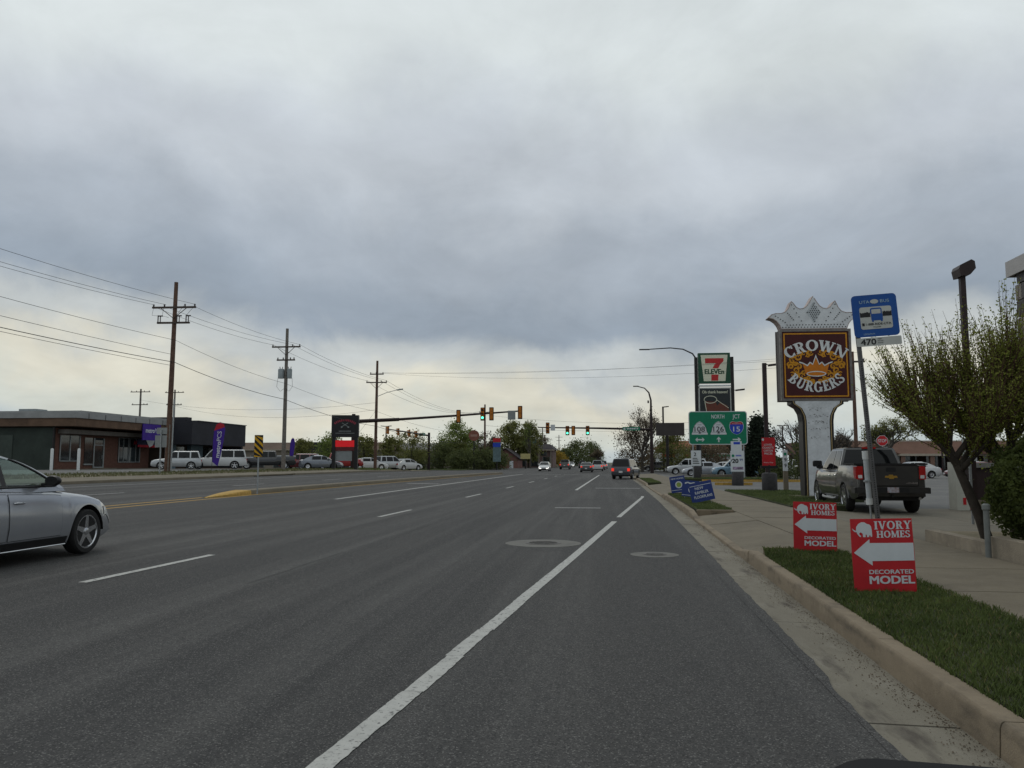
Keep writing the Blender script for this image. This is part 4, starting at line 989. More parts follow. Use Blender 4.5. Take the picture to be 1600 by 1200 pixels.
# flared column
prof = [(-.95, 3.56), (-.95, 3.44), (-.72, 3.30), (-.60, 3.08), (-.56, 2.8), (-.56, 0)]
outl = prof+[(-x, z) for x, z in prof[::-1]]
MB().plate(outl, -.30, .30).build('column', DKBR, t)
pin = [(-.82, 3.56), (-.80, 3.46), (-.56, 3.28), (-.44, 3.02), (-.41, 2.8), (-.41, .04)]
COLW = mat('peeling_white', (0.54, 0.56, 0.58), .7, noise=(5, .16), bump=(14, .3))
MB().plate(pin+[(-x, z) for x, z in pin[::-1]], -.318, -.29).build('column_panel', COLW, t)
cg = MB()
for sg in (-1, 1):
    P_ = [(-sg*x*1.06 if False else sg*(abs(x)+.055), z) for x, z in pin]
    cg.tube([(x, -.312, z) for x, z in P_], .018, 6)
cg.build('column_trim', mat('trim_gold', (0.34, 0.25, 0.12), .5, .3), t)
fl = MB(); random.seed(5)
for k in range(70):
    x, z = random.uniform(-.36, .36), random.choice([3.25, 3.0, 2.75, 2.5, 2.2])+random.uniform(-.06, .06)
    w_, h_ = random.uniform(.02, .09), random.uniform(.006, .02); fl.add([(x-w_/2, -.3195, z), (x+w_/2, -.3195, z+random.uniform(-.02,.02)), (x+w_*.3, -.3195, z+h_), (x-w_*.4, -.3195, z+h_*1.5)], [(0,1,2,3)])
fl.build('paint_flakes', mat('flaked', (0.16, 0.16, 0.155), .8), t)
MB().b2(-1.0, 1.0, -.5, .5, -.14, .05).build('footing', CONC, t)

# ---- yard signs by the kerb (twice) : red with white arrow
def ivory(lb, loc, rz, w, h, lean):
    t = thing('yard_sign', lb, 'yard sign', loc, group='red yard signs with an arrow', rot=(0, R(lean), R(rz)))
    pn = MB().plate([(-w/2, .004), (-w*.2, 0), (w*.2, -.006), (w/2, -.012), (w/2+.004, h*.5), (w/2, h), (-w/2, h+.004), (-w/2-.003, h*.5)], -.004, .004)
    pn = pn.build('panel', SIGNRED, t)
    m = MB(); k = w/.60; kz = h/.72; y = -.0065
    ar = [(-.285,.385),(-.125,.52),(-.125,.48),(.298,.475),(.298,.30),(-.11,.30),(-.11,.255)]
    m.add([(x*k, y, z*kz) for x, z in ar], [(0,1,2,3,4,5,6)])
    m.build('arrow', CORR, pn)
    m = MB(); slab(m, 'IVORY', lambda u, v: (.110*k+u*.082*k, .615*kz+v*.082*kz), y, .06); m.build('lettering', CORR, pn); m = MB(); slab(m, 'HOMES', lambda u, v: (.110*k+u*.068*k, .532*kz+v*.068*kz), y, .05); m.build('lettering', CORR, pn); m = MB()
    text(m, 'DECORATED', .283*k, .172*kz, .042*kz, y, .04, 'r', .43*k); m.build('lettering', CORR, pn); m = MB(); text(m, 'MODEL', .283*k, .075*kz, .078*kz, y, .05, 'r', .43*k)
    m.build('lettering', CORR, pn)
    # elephant emblem
    el = [(-.095,.545),(-.095,.60),(-.10,.645),(-.115,.665),(-.14,.672),(-.165,.690),(-.195,.690),(-.225,.672),(-.245,.645),(-.250,.610),(-.240,.575),(-.222,.548),(-.205,.540),(-.205,.555),(-.217,.562),(-.220,.58),(-.205,.59),(-.185,.575),(-.185,.54),(-.160,.54),(-.158,.565),(-.148,.565),(-.146,.54),(-.125,.54),(-.122,.558),(-.112,.558),(-.11,.54)]
    m = MB().add([(x*k, y, z*kz) for x, z in el], [tuple(range(len(el)))])
    ribbon(m, [(-.236*k,.60*kz), (-.255*k,.598*kz), (-.275*k,.61*kz), (-.285*k,.628*kz)], [.016, .014, .010, .003], y-.0008)
    m.build('elephant_emblem', CORR, pn)
    lg = MB()
    for x in (-w*.3, w*.3): lg.tube([(x, .008, -.14), (x, .008, h*.6)], .0045, 6)
    lg.build('wire_stake', STEEL, t); return t
ivory('nearest red yard sign with a white arrow, in front of the bus stop pole', (2.745, 8.52, .165), 2, .60, .715, -1.6)
ivory('smaller looking red yard sign with a white arrow at the driveway corner', (2.98, 12.2, .165), -3, .60, .70, 1)

# ---- three blue yard signs
def yard(lb, loc, rz, lean, rx, w, h, deco):
    t = thing('yard_sign', lb, 'yard sign', loc, group='blue yard signs in the far turf', rot=(R(rx), R(lean), R(rz)))
    pn = MB().plate([(-w/2, .08), (w/2, .08), (w/2, .08+h), (-w/2, .08+h)], -.004, .004).build('panel', NAVYS, t)
    deco(pn, w, h)
    lg = MB()
    for x in (-w*.3, w*.3): lg.tube([(x, .01, -.2), (x, .01, h*.7)], .006, 6)
    lg.build('wire_stake', STEEL, t)
PG_ = mat('yard_green_dot', (0.22, 0.30, 0.06), .5)
def d1(pn, w, h):
    m = MB(); text(m, 'NEW', -.05, .46, .085, -.0065, .02); text(m, 'RAMBLER', .0, .325, .085, -.0065, .02, width=.42); text(m, 'FLOORPLANS', .02, .19, .085, -.0065, .02, width=.56)
    m.b2(-w/2+.03, w/2-.03, -.0062, -.005, .575, .59); m.build('lettering', CORR, pn)
def d3(pn, w, h):
    m = MB(); text(m, 'NEW HOMES', 0, .60, .06, -.0065, .02, width=.5); m.b2(-w/2+.01, w/2-.01, -.0062, -.005, .17, .185)
    m.add([(.03+.14*math.cos(R(a)), -.0062, .38+.14*math.sin(R(a))) for a in range(0, 360, 20)], [tuple(range(18))]); m.build('lettering', CORR, pn)
    MB().add([(.03+.095*math.cos(R(a)), -.0085, .38+.095*math.sin(R(a))) for a in range(0, 360, 20)], [tuple(range(18))]).build('green_dot', PG_, pn)
yard('nearest tilted navy yard sign reading new rambler floorplans', (2.95, 25.4, .17), 4, -12, -4, .72, .60, d1)
yard('middle navy yard sign half hidden behind the floorplans sign', (2.82, 28.6, .17), -2, 5, -3, .58, .56, lambda p, w, h: (MB().b2(-w/2+.01, w/2-.01, -.0062, -.005, .12, .135).add([(.06+.13*math.cos(R(a)), -.0062, .32+.13*math.sin(R(a))) for a in range(0, 360, 20)], [tuple(range(18))]).build('white_dot', CORR, p), MB().add([(-.2+.1*k, -.0062, .50+.05*(k % 2)) for k in range(5)]+[(-.2+.1*k, -.0062, .56+.03*(k % 2)) for k in range(4, -1, -1)], [tuple(range(10))]).build('print', CORR, p)))
yard('farthest navy yard sign with a green and white dot', (2.82, 32.6, .17), 3, -8, -2, .60, .64, d3)

# ---- bus stop
t = thing('bus_stop', 'blue bus stop sign with route plate on a leaning perforated steel post', 'bus stop sign', (3.13, 9.75, .15), rot=(0, R(-3.6), 0))
po = MB().b2(-.022, .022, -.022, .022, -.1, 3.24)
po = po.build('post', mat('perforated_post', (0.10, 0.10, 0.10), .6, .5, noise=(9, .3)), t)
hl = MB()
for k in range(120):
    z = .08+k*.0254*1.05
    if z < 2.5: hl.add([(.007*math.cos(R(a)), -.0235, z+.007*math.sin(R(a))) for a in range(0, 360, 60)], [tuple(range(6))]); hl.add([(-.0235, .007*math.cos(R(a)), z+.007*math.sin(R(a))) for a in range(0, 360, 60)], [tuple(range(6))])
hl.build('post_holes', SEAM, po)
pn = MB().plate(rrect(-.045, .465, 2.765, 3.265, .045), -.040, -.030).build('panel', SBLUE, t)
y = -.0425
gp = MB().plate(rrect(.035, .395, 2.855, 3.12, .025), y, -.039).build('grey_field', SGREY, pn)
m = MB(); text(m, 'UTA', .10, 3.165, .036, y, .005, width=.115); m.build('lettering', PALEB, pn); m = MB(); text(m, 'BUS', .33, 3.165, .036, y, .005, width=.10); m.build('lettering', PALEB, pn); m = MB(); text(m, 'LOCATION', .12, 2.79, .018, y, .0); m.build('lettering', PALEB, pn)
em = MB().add([(.213+.048*math.cos(R(a)), y-.0008, 3.182+.026*math.sin(R(a))) for a in range(0, 360, 30)], [tuple(range(12))]); em.build('emblem', SGREY, pn)
bb = MB(); y2 = y-.002
bb.add([(x, y2, z) for x, z in rrect(.155, .285, 3.025, 3.105, .02)], [tuple(range(20))]); bb.add([(x, y2-.0004, z) for x, z in rrect(.160, .290, 2.955, 3.035, .012)], [tuple(range(20))])
bb.b2(.165, .185, y2-.001, y2, 2.94, 2.96); bb.b2(.265, .285, y2-.001, y2, 2.94, 2.96); bb.build('bus_symbol', SBLUE, gp)
MB().add([(x, y2-.001, z) for x, z in rrect(.168, .272, 3.035, 3.088, .008)], [tuple(range(20))]).build('bus_windscreen', SGREY, gp)
tr = MB()
for a, b in ((.037, .153), (.292, .393)):
    n_ = 12; xs = np.linspace(a, b, n_); random.seed(int(a*1000)); tr.add([(x, y2, 3.0) for x in xs]+[(x, y2, 3.045+random.uniform(0, .018)) for x in xs[::-1]], [tuple(range(2*n_))])
text(tr, '1-888-RIDE-UTA', .235, 2.90, .027, y2, .02, width=.285); text(tr, 'UTA.COM', .215, 2.872, .014, y2, .01); tr.b2(.050, .078, y2-.0005, y2, 2.897, 2.93)
tr.build('lettering', BLKP, gp)
rp = MB().plate(rrect(-.03, .475, 2.655, 2.755, .012), -.040, -.030).build('route_plate', SGREY, t)
m = MB(); text(m, '470', .10, 2.672, .070, y, .03, width=.17); m.build('lettering', BLKP, rp); m = MB(); text(m, 'Ogden', .205, 2.73, .013, y, .01, 'l'); m.build('lettering', BLKP, rp); m = MB(); text(m, 'Salt Lake', .205, 2.707, .013, y, .01, 'l'); m.build('lettering', BLKP, rp); m = MB(); text(m, 'Intercity', .205, 2.684, .013, y, .01, 'l')
m.build('lettering', BLKP, rp)
cn = MB().tube([(.04, -.05, .60), (.04, -.05, 1.28)], .05, 12) if False else None
# schedule tube strapped to a second short post beyond the stop
t = thing('schedule_tube', 'white capped plastic tube on a thin post between bus stop pole and pickup', 'tube', (4.62, 14.9, .15), rot=(0, R(-2.5), 0))
MB().tube([(0,0,.62), (0,0,1.42)], .045, 14).build('tube_body', mat('tube_grey', (0.40, 0.43, 0.45), .5, noise=(6, .2)), t, smooth=50)
MB().tube([(0,0,1.35), (0,0,1.50)], .055, 14).build('cap', WHITEP, t, smooth=50); MB().tube([(0,0,.55), (0,0,.66)], .055, 14).build('cap', WHITEP, t, smooth=50)
MB().tube([(.02,.05,-.1), (.02,.05,1.2)], .018, 8).build('post', STEEL, t); MB().b2(-.06, .06, -.055, .06, .95, .98).build('strap', STEEL, t)

# ---- green guide sign
t = thing('route_sign', 'large green highway route sign on two steel posts', 'road sign', (8.72, 65, .17), R(0))
W2, z0_, z1_ = 2.28, 2.66, 5.32
pn = MB().plate(rrect(-W2, W2, z0_, z1_, .22, 5), -.03, .0).build('panel', CORR, t)
MB().plate(rrect(-W2+.06, W2-.06, z0_+.06, z1_-.06, .18, 5), -.034, -.028).build('green_face', RGREEN, pn)
m = MB(); y = -.040
text(m, 'NORTH', .02, 4.74, .32, y, .012, width=1.0); text(m, 'JCT', 1.45, 4.74, .34, y, .012, width=.58)
def shield(cx):
    P = [(-.62,.0),(-.62,.10),(-.56,.16),(-.52,.42),(-.40,.66),(-.22,.84),(0,.95),(.22,.84),(.40,.66),(.52,.42),(.56,.16),(.62,.10),(.62,.0)]
    m.add([(cx+x, y, 3.46+z*1.12) for x, z in P], [tuple(range(len(P)))])
shield(-1.42); shield(.05)
def arrow(pts, cx, czz): m.add([(cx+x, y, czz+z) for x, z in pts], [tuple(range(len(pts)))])
arrow([(-.36,0),(-.22,.15),(-.14,.15),(-.22,.05),(.22,.05),(.14,.15),(.22,.15),(.36,0),(.22,-.15),(.14,-.15),(.22,-.05),(-.22,-.05),(-.14,-.15),(-.22,-.15)], -1.42, 3.06)
arrow([(-.05,-.20),(-.05,.06),(-.15,-.02),(-.15,.06),(0,.22),(.15,.06),(.15,-.02),(.05,.06),(.05,-.20)], .05, 3.06)
arrow([(-.32,-.05),(-.32,.05),(.12,.05),(.05,.15),(.16,.15),(.32,0),(.16,-.15),(.05,-.15),(.12,-.05)], 1.45, 3.06)
m.build('white_legend', CORR, pn)
m = MB()
for cx, s_ in ((-1.42, '108'), (.05, '126')):
    text(m, s_, cx, 3.70, .42, y-.006, .014, width=.80); m.b2(cx-.50, cx+.50, y-.006, y-.004, 3.64, 3.665)
    m.add([(cx+.10*math.cos(R(a)), y-.006, 3.545+.10*math.sin(R(a))) for a in range(0, 181, 20)], [tuple(range(10))])
    P = [(-.56,.18),(-.50,.45),(-.38,.66),(-.20,.82),(0,.90),(.20,.82),(.38,.66),(.50,.45),(.56,.18)]
    ribbon(m, [(cx+x, 3.46+z*1.12) for x, z in P], [.02]*9, y-.004)
    text(m, 'UTAH', cx, 4.20, .09, y-.006, .0)
m.build('black_legend', BLKP, pn)
sh = [(-.46,.80),(-.30,.88),(0,.82),(.30,.88),(.46,.80),(.53,.55),(.50,.30),(.36,.06),(.18,-.08),(0,-.14),(-.18,-.08),(-.36,.06),(-.50,.30),(-.53,.55)]
MB().add([(1.45+x*1.06, y, 3.60+z*1.04-.01) for x, z in sh], [tuple(range(14))]).build('shield_edge', CORR, pn)
MB().add([(1.45+x, y-.004, 3.60+z) for x, z in sh], [tuple(range(14))]).build('shield', SHB, pn)
MB().add([(1.45+x, y-.008, 3.60+z) for x, z in ((-.46,.80),(-.30,.88),(0,.82),(.30,.88),(.46,.80),(.50,.66),(-.50,.66))], [tuple(range(7))]).build('shield_top', SHR, pn)
m = MB(); text(m, '15', 1.45, 3.70, .40, y-.010, .015, width=.52); text(m, 'INTERSTATE', 1.45, 4.29, .07, y-.012, 0, width=.66); m.build('shield_legend', CORR, pn)
for x in (-1.97, 1.97): MB().b2(x-.05, x+.05, .0, .09, -.2, 5.1).build('post', STEEL, t)

# ---- convenience store pylon
t = thing('pylon_sign', 'green and cream convenience store pylon sign rising behind the route sign', 'sign', (9.4, 72, .0), 0)
for x in (-1.52, 1.62): MB().b2(x-.13, x+.13, -.15, .15, 0, 10.75).build('post', DKBR, t)
cb_ = MB().b2(-1.34, 1.44, -.28, .28, 8.40, 11.1).build('cabinet', E7G, t); y = -.285
tp = [(-1.12, 10.92), (1.22, 10.92), (.98, 8.58), (-.88, 8.58)]
MB().add([(x, y-.004, z) for x, z in tp], [(0,1,2,3)]).build('cream_field', E7W, cb_)
m = MB(); m.add([(x, y-.010, z) for x, z in ((-.74,10.62),(.86,10.62),(.86,10.35),(.55,10.05),(.40,9.72),(-.10,9.72),(.06,10.05),(.22,10.18),(-.74,10.18))], [tuple(range(9))])
m.add([(x, y-.010, z) for x, z in ((-.22,9.16),(.40,9.16),(.36,8.62),(-.24,8.62))], [(0,1,2,3)]); m.build('red_numeral', E7R, cb_)
m = MB(); text(m, 'ELEVEn', .05, 9.22, .44, y-.010, .045, width=1.66); m.build('green_lettering', E7L, cb_)
MB().b2(-1.34, 1.44, -.24, .24, 8.14, 8.26).build('white_band', WHITEP, t)
c2 = MB().b2(-1.34, 1.44, -.25, .25, 5.0, 8.02).build('poster_case', SGREY, t)
MB().b2(-1.26, 1.36, -.256, -.24, 5.1, 7.92).build('poster', mat('poster_dark', (0.020, 0.024, 0.026), .4, noise=(2, .3)), c2)
m = MB(); text(m, 'Oh thank heaven!', .05, 7.50, .26, -.262, .012, width=2.2); ell = [(.55*math.cos(R(a))-.35, 6.95+.32*math.sin(R(a))) for a in range(0, 361, 20)]; ribbon(m, ell, [.05]*len(ell), -.262)
ribbon(m, [(-.85, 6.85), (-.62, 5.35)], [.05, .05], -.262); ribbon(m, [(.2, 6.9), (1.2, 6.2)], [.04, .04], -.262); m.build('lettering', E7W, c2)
BROWN = mat('poster_brown', (0.22, 0.055, 0.028), .4, noise=(3, .4), col2=(.10, .03, .02))
m = MB()
m.add([(x, -.259, z) for x, z in ((-.80,6.8),(.1,6.75),(.2,6.4),(.5,6.7),(1.1,6.4),(1.25,6.0),(1.0,5.5),(.4,5.2),(-.6,5.2))], [tuple(range(9))]); m.add([(-1.2,-.2585,5.2),(1.3,-.2585,5.2),(1.3,-.2585,5.5),(-1.2,-.2585,5.42)], [(0,1,2,3)]); m.build('cup_picture', BROWN, c2)
MB().b2(-1.7, 1.8, -.6, .6, -.2, .35).build('footing', CONC, t)

# ---- barrel-based advertising frames
BAR = mat('barrel_grey', (0.040, 0.038, 0.040), .7, noise=(6, .3))
def barrel(t, r, h):
    MB().lathe([(r*.94, 0), (r, .04), (r, h*.9), (r*.92, h*.97), (r*.5, h)], n=20).build('barrel', BAR, t, smooth=40)
t = thing('ad_frame', 'red carton price sign standing on a dark round bin', 'sign', (7.05, 36.4, .17), 0)
barrel(t, .33, .82); MB().tube([(0,0,.8), (0,0,1.15)], .05, 8).build('stem', DKBR, t)
MB().b2(-.36, .36, -.05, .05, 1.0, 1.12).build('tray', BLK, t)
pn = MB().b2(-.28, .28, -.03, .03, 1.12, 2.36).build('panel', SIGNRED, t); m = MB()
for s_, z, wd in (('LOWER', 2.0, .34), ('CIGARETTE', 1.87, .48), ('CARTON', 1.74, .38), ('PRICES', 1.61, .34)): text(m, s_, -.02, z, .09, -.034, .012, width=wd)
text(m, 'Every Day', -.02, 1.24, .05, -.034, 0, width=.4); m.add([(-.235+.05*math.cos(R(a)), -.034, 2.27+.06*math.sin(R(a))) for a in range(0, 360, 30)], [tuple(range(12))]); m.build('lettering', CORR, pn)
t = thing('ad_frame', 'white price board marked 20.99 standing on a dark round bin', 'sign', (8.0, 51.2, .0), 0)
barrel(t, .36, .85); pn = MB().b2(-.40, .42, -.03, .03, .86, 2.15).build('panel', CORR, t); p2 = MB().b2(-.36, .30, -.02, .02, 2.15, 2.75).build('top_panel', CORR, t)
m = MB(); text(m, '20', -.12, 1.40, .26, -.034, .05, width=.36); text(m, '$', -.36, 1.50, .12, -.034, .02); m.build('price', BLKP, pn)
m = MB(); text(m, '99', .24, 1.52, .15, -.034, .02, width=.20); m.build('cents', NAVYS, pn)
m = MB(); m.add([(-.25+.09*math.cos(R(a)), -.034, 1.84+.09*math.sin(R(a))) for a in range(0, 360, 30)], [tuple(range(12))]); m.build('green_dot', RGREEN, pn)
m = MB().b2(-.28, .36, -.034, -.031, .98, 1.16); m.build('product_picture', mat('pack_print', (.10, .03, .10), .5, noise=(7, .8), col2=(.45, .35, .5)), pn)
m = MB()
for k in range(5): m.b2(-.08+.07*k, -.03+.07*k, -.0335, -.031, 1.80, 1.90)
m.b2(-.2, .2, -.0235, -.021, 2.55, 2.70); m.build('small_print', SHB, pn)
t = thing('ad_frame', 'small white price board on a dark bin by the left route sign post', 'sign', (6.9, 63.6, .20), 0)
barrel(t, .28, .95); pn = MB().b2(-.46, .30, -.03, .03, .96, 2.15).build('panel', CORR, t)
m = MB(); text(m, '2', -.16, 1.72, .28, -.034, .03); 
for k in range(4): m.b2(-.34, .16-.05*k, -.0335, -.031, 1.12+.13*k, 1.18+.13*k)
m.build('lettering', BLKP, pn)
t = thing('price_totem', 'narrow white price totem standing close left of the burger column', 'sign', (8.0, 37.6, .0), 0)
MB().b2(-.10, .10, -.08, .08, 0, 1.05).build('plinth', CONC, t); pn = MB().b2(-.10, .10, -.05, .05, 1.05, 2.0).build('panel', CORR, t)
m = MB(); m.b2(-.06, .06, -.054, -.051, 1.75, 1.88); m.build('green_mark', RGREEN, pn); m = MB(); text(m, '9', 0, 1.48, .16, -.054, .02); text(m, '9', 0, 1.22, .16, -.054, .02); m.build('digits', BLKP, pn)
# yellow parking kerbs
for x0, x1, y, lb in ((6.7, 9.0, 51.9, 'short yellow kerb edge in front of the white price board'), (6.9, 15.2, 60.6, 'long yellow painted kerb edge below the route sign')):
    tag(MB().b2(x0, x1, y-.09, y+.09, -.05, .17).build('yellow_kerb', YKERB), lb, 'kerb')

# ---- notice, stop sign, drive-through board
t = thing('notice_sign', 'white customer parking only notice behind the leaning tree trunk', 'sign', (8.47, 20.0, .0), R(-4))
MB().b2(-.025, .025, 0, .04, 0, 1.97).build('post', STEEL, t); pn = MB().plate(rrect(-.155, .155, 1.48, 1.99, .02), -.006, 0).build('panel', CORR, t); m = MB()
for s_, z, wd in (('CROWN', 1.895, .17), ('BURGERS', 1.81, .22), ('CUSTOMER', 1.725, .23), ('PARKING', 1.64, .19), ('ONLY', 1.555, .11)): text(m, s_, 0, z, .05, -.009, .025, width=wd)
m.build('lettering', mat('notice_navy', (0.01, 0.03, 0.08), .5), pn)
t = thing('stop_sign', 'red octagonal stop sign beyond the pickup truck cab', 'stop sign', (19.55, 60, .0), R(-8))
oc = lambda r_: [(r_*math.cos(R(22.5+45*k)), 2.98+r_*math.sin(R(22.5+45*k))) for k in range(8)]
MB().b2(-.03, .03, 0, .05, 0, 3.3).build('post', STEEL, t); pn = MB().plate(oc(.40), -.012, 0).build('panel', CORR, t); f2 = MB().plate(oc(.37), -.016, -.010).build('red_face', SIGNRED, pn)
m = MB(); text(m, 'STOP', 0, 2.86, .24, -.020, .012, width=.54); m.build('lettering', CORR, f2)
p2 = MB().plate(rrect(-.34, .34, 2.15, 2.52, .03), -.012, 0).build('lower_plate', CORR, t); MB().add([(x, -.016, z) for x, z in ((-.1,2.2),(.02,2.36),(-.06,2.36),(.2,2.47),(.18,2.28),(.12,2.34),(0,2.2))], [tuple(range(7))]).build('arrow', BLKP, p2)
t = thing('drive_through_board', 'maroon and beige drive-through entrance board half hidden by the tree trunk', 'sign', (11.75, 26.0, .0), R(0)); t.scale = (1.5, 1.4, 1.05)
BEI = mat('board_beige', (0.42, 0.42, 0.37), .7, noise=(3, .12))
MB().plate([(-.86, 0), (-.62, 0), (-.60, .85), (-.70, 1.02), (-.80, 1.20), (-.80, 1.38), (-.86, 1.38)], -.20, .20).build('side_wing', BEI, t)
MB().b2(-.64, -.60, -.18, .18, .02, .86).build('red_edge', SIGNRED, t)
bd = MB().b2(-.58, .9, -.16, .16, .30, 1.22).build('board', mat('board_maroon', (0.020, 0.010, 0.010), .5, noise=(3, .2)), t)
m = MB(); text(m, 'E', .02, .92, .20, -.164, .02); N = 20; ribbon(m, [(.02+.14*math.cos(2*PI*k/N), .66+.14*math.sin(2*PI*k/N)) for k in range(N+1)], [.03]*(N+1), -.164); text(m, 'R', .02, .59, .13, -.164, .02)
m.build('lettering', mat('faded_red', (0.10, 0.045, 0.035), .6), bd)
MB().b2(-.62, 1.0, -.24, .24, 1.22, 1.36).build('hood', mat('hood_grey', (0.16, 0.155, 0.15), .6, noise=(4, .2)), t); MB().b2(-.56, .9, -.2, .2, 0, .30).build('plinth', CONC, t)
MB().b2(-.745, -.685, -.205, -.20, .16, .36).build('sticker', SIGNRED, t)

# ---- left side: object marker on the median, sign backs, feather flag, black pylon
HZY = mat('hazard_yellow', (0.55, 0.30, 0.01), .5)
t = thing('object_marker', 'yellow and black striped hazard marker on the median nose', 'hazard sign', (-13.0, 28.6, g(-13, 28.6)+.16), R(20))
MB().b2(-.025, .025, 0, .03, -.1, 1.75).build('post', STEEL, t); pn = MB().b2(-.155, .155, -.006, 0, 1.28, 2.10).build('panel', HZY, t); m = MB()
for k in range(-1, 4):
    zz = 1.28+.24*k; q = [(-.155, zz+.31), (.155, zz), (.155, zz+.12), (-.155, zz+.43)]
    q = [(x, min(2.10, max(1.28, z))) for x, z in q]
    m.add([(x, -.009, z) for x, z in q], [(0,1,2,3)])
m.build('black_stripes', BLKP, pn)
t = thing('sign_back', 'grey backs of two stacked traffic signs left of the nearest utility pole', 'road sign', (-27.2, 46, g(-27.2)), R(0))
MB().b2(-.03, .03, -.03, .03, -.2, 2.7).build('post', STEEL, t); SBK = mat('sign_back_grey', (0.22, 0.235, 0.24), .5, .4, noise=(3, .12)); MB().b2(-.40, .36, .03, .045, 1.65, 2.38).build('lower_plate', SBK, t); MB().b2(-.30, .36, .03, .045, 2.45, 2.85).build('upper_plate', SBK, t)
PUR = mat('flag_purple', (0.045, 0.016, 0.22), .7, noise=(1.5, .2)); FRED = mat('flag_red', (0.36, 0.015, 0.03), .7)
def feather(lb, loc, rz, mt, H, txt_, group):
    t = thing('feather_flag', lb, 'flag', loc, rz, group); top = []
    fl_ = [(0, .7), (.42, .35), (.62, 1.2), (.82, H*.62), (.92, H*.85), (.80, H*.96), (.50, H), (.22, H*.95), (.06, H*.83), (0, H*.6)]
    N = len(fl_); pn = MB().plate([(x-.1, z) for x, z in fl_][::-1], -.008, .008).build('banner', mt, t)
    MB().tube([(-.12, 0, -.1), (-.12, 0, H*.6), (-.05, 0, H*.84), (.15, 0, H*.97), (.42, 0, H+.02), (.7, 0, H*.975)], [.02, .018, .014, .012, .01, .008], 8).build('pole', BLK, t)
    if txt_:
        m = MB(); text(m, 'metro', .42, 1.05, .34, -.012, .03, 'l', rot=R(86), width=1.3); text(m, 'PCS', .50, 2.40, .34, -.012, -.01, 'l', rot=R(86), width=.8); m.build('lettering', CORR, pn)
        MB().add([(x-.1, -.011, z) for x, z in ((.05, H*.82), (.88, H*.9), (.80, H*.96), (.50, H*.995), (.22, H*.95))], [tuple(range(5))]).build('red_tip', FRED, pn)
    return t
feather('purple feather flag with white lettering in front of the white van', (-32.0, 62, g(-32)+.02), R(18), PUR, 3.95, True, 'purple feather flags')
feather('thin far purple feather flag right of the striped hazard marker', (-33.3, 81, g(-33, 81)), R(20), PUR, 3.3, False, 'purple feather flags').scale = (.55, 1, 1)
t = thing('pylon_sign', 'black pylon sign with red letter board at the left roadside', 'sign', (-27.0, 80, g(-27, 80)), R(10))
PBK = mat('pylon_black', (0.012, 0.012, 0.014), .4, noise=(2, .2))
for x in (-1.14, 1.14): MB().b2(x-.17, x+.17, -.28, .28, -.1, 3.45).build('post', PBK, t)
hd = MB().b2(-1.38, 1.38, -.34, .34, 3.35, 5.62).build('cabinet', PBK, t)
m = MB(); random.seed(3)
for k in range(13):
    a = R(-36+6*k); m.box((1.75*math.sin(a), -.345, 3.35+1.75*math.cos(a)), (.11, .006, .20+.04*random.random()), ry=a)
m.build('arched_lettering', mat('pylon_red', (0.28, 0.03, 0.05), .5), hd)
m = MB()
for sg in (-1, 1):
    m.box((0, -.346-.001*sg, 4.62), (.74, .006, .05), ry=R(32*sg)); m.box((sg*.34, -.3455, 4.38), (.16, .006, .13), ry=R(20*sg))
m.build('crossed_emblem', mat('pylon_grey_print', (0.22, 0.24, 0.24), .5), hd); m = MB()
for k in range(11): m.b2(-.62+.115*k, -.54+.115*k, -.346, -.34, 3.92, 4.0)
m.build('lettering', MATS['pylon_grey_print'], hd); m = MB()
for k in range(17): m.b2(-.95+.115*k, -.87+.115*k, -.346, -.34, 3.72, 3.78)
m.build('lettering', MATS['pylon_grey_print'], hd)
lb_ = MB().b2(-.97, .97, -.2, .2, 2.35, 3.02).build('led_board', mat('led_red', (0.20, 0.004, 0.006), .5, noise=(14, .6), emit=((1, .02, .03), .3)), t)
MB().b2(-.97, .97, -.18, .18, 1.95, 2.32).build('lower_board', mat('pylon_maroon', (0.10, 0.014, 0.018), .5), t); MB().b2(-.97, .72, -.1, .1, .9, 1.93).build('grey_panel', mat('pylon_panel', (0.20, 0.22, 0.23), .5), t)
# small roadside signs past the intersection
def pole_sign(lb, loc, w, z0, z1, mt, round_=False, bands=None):
    t = thing('shop_sign', lb, 'sign', loc, 0); MB().tube([(0,0,0), (0,0,z0+.1)], .12, 10).build('post', DKBR, t)
    if round_: pn = MB().lathe([(w/2, -.15), (w/2, .15), (w*.42, .17)], (0, 0, (z0+z1)/2), 'y', 28).build('disc', mt, t)
    else: pn = MB().b2(-w/2, w/2, -.15, .15, z0, z1).build('panel', mt, t)
    for (a, b, c, d, m2) in bands or []: MB().b2(a, b, -.175, -.15, c, d).build('band', m2, pn)
    return t
TERR = mat('terracotta_disc', (0.20, 0.075, 0.05), .6, noise=(3, .3))
pole_sign('round terracotta sign above the shrubs past the intersection', (-23.6, 140, .1), 1.9, 5.1, 7.0, TERR, True, [(-.6, .6, 5.85, 6.25, mat('disc_print', (.30,.18,.14), .6))])
pole_sign('tall sign with red cap and blue band past the intersection', (-18.8, 135, .1), 1.3, 1.4, 5.4, mat('totem_teal', (0.10, 0.15, 0.16), .6, noise=(3, .3)), False, [(-.66, .66, 4.75, 5.4, SIGNRED), (-.66, .66, 3.9, 4.6, SHB)])
pole_sign('pale yellow sign board on a post beside the far brick building', (-17.0, 165, .1), 2.0, 2.0, 3.1, mat('pale_yellow', (0.42, 0.36, 0.16), .6))
pole_sign('pale blue and teal pylon far along the left side', (-21.0, 215, .1), 3.6, 2.0, 7.6, mat('far_teal', (0.05, 0.12, 0.14), .6, noise=(1, .3)), False, [(-1.7, 1.7, 4.4, 6.2, SGREY)])
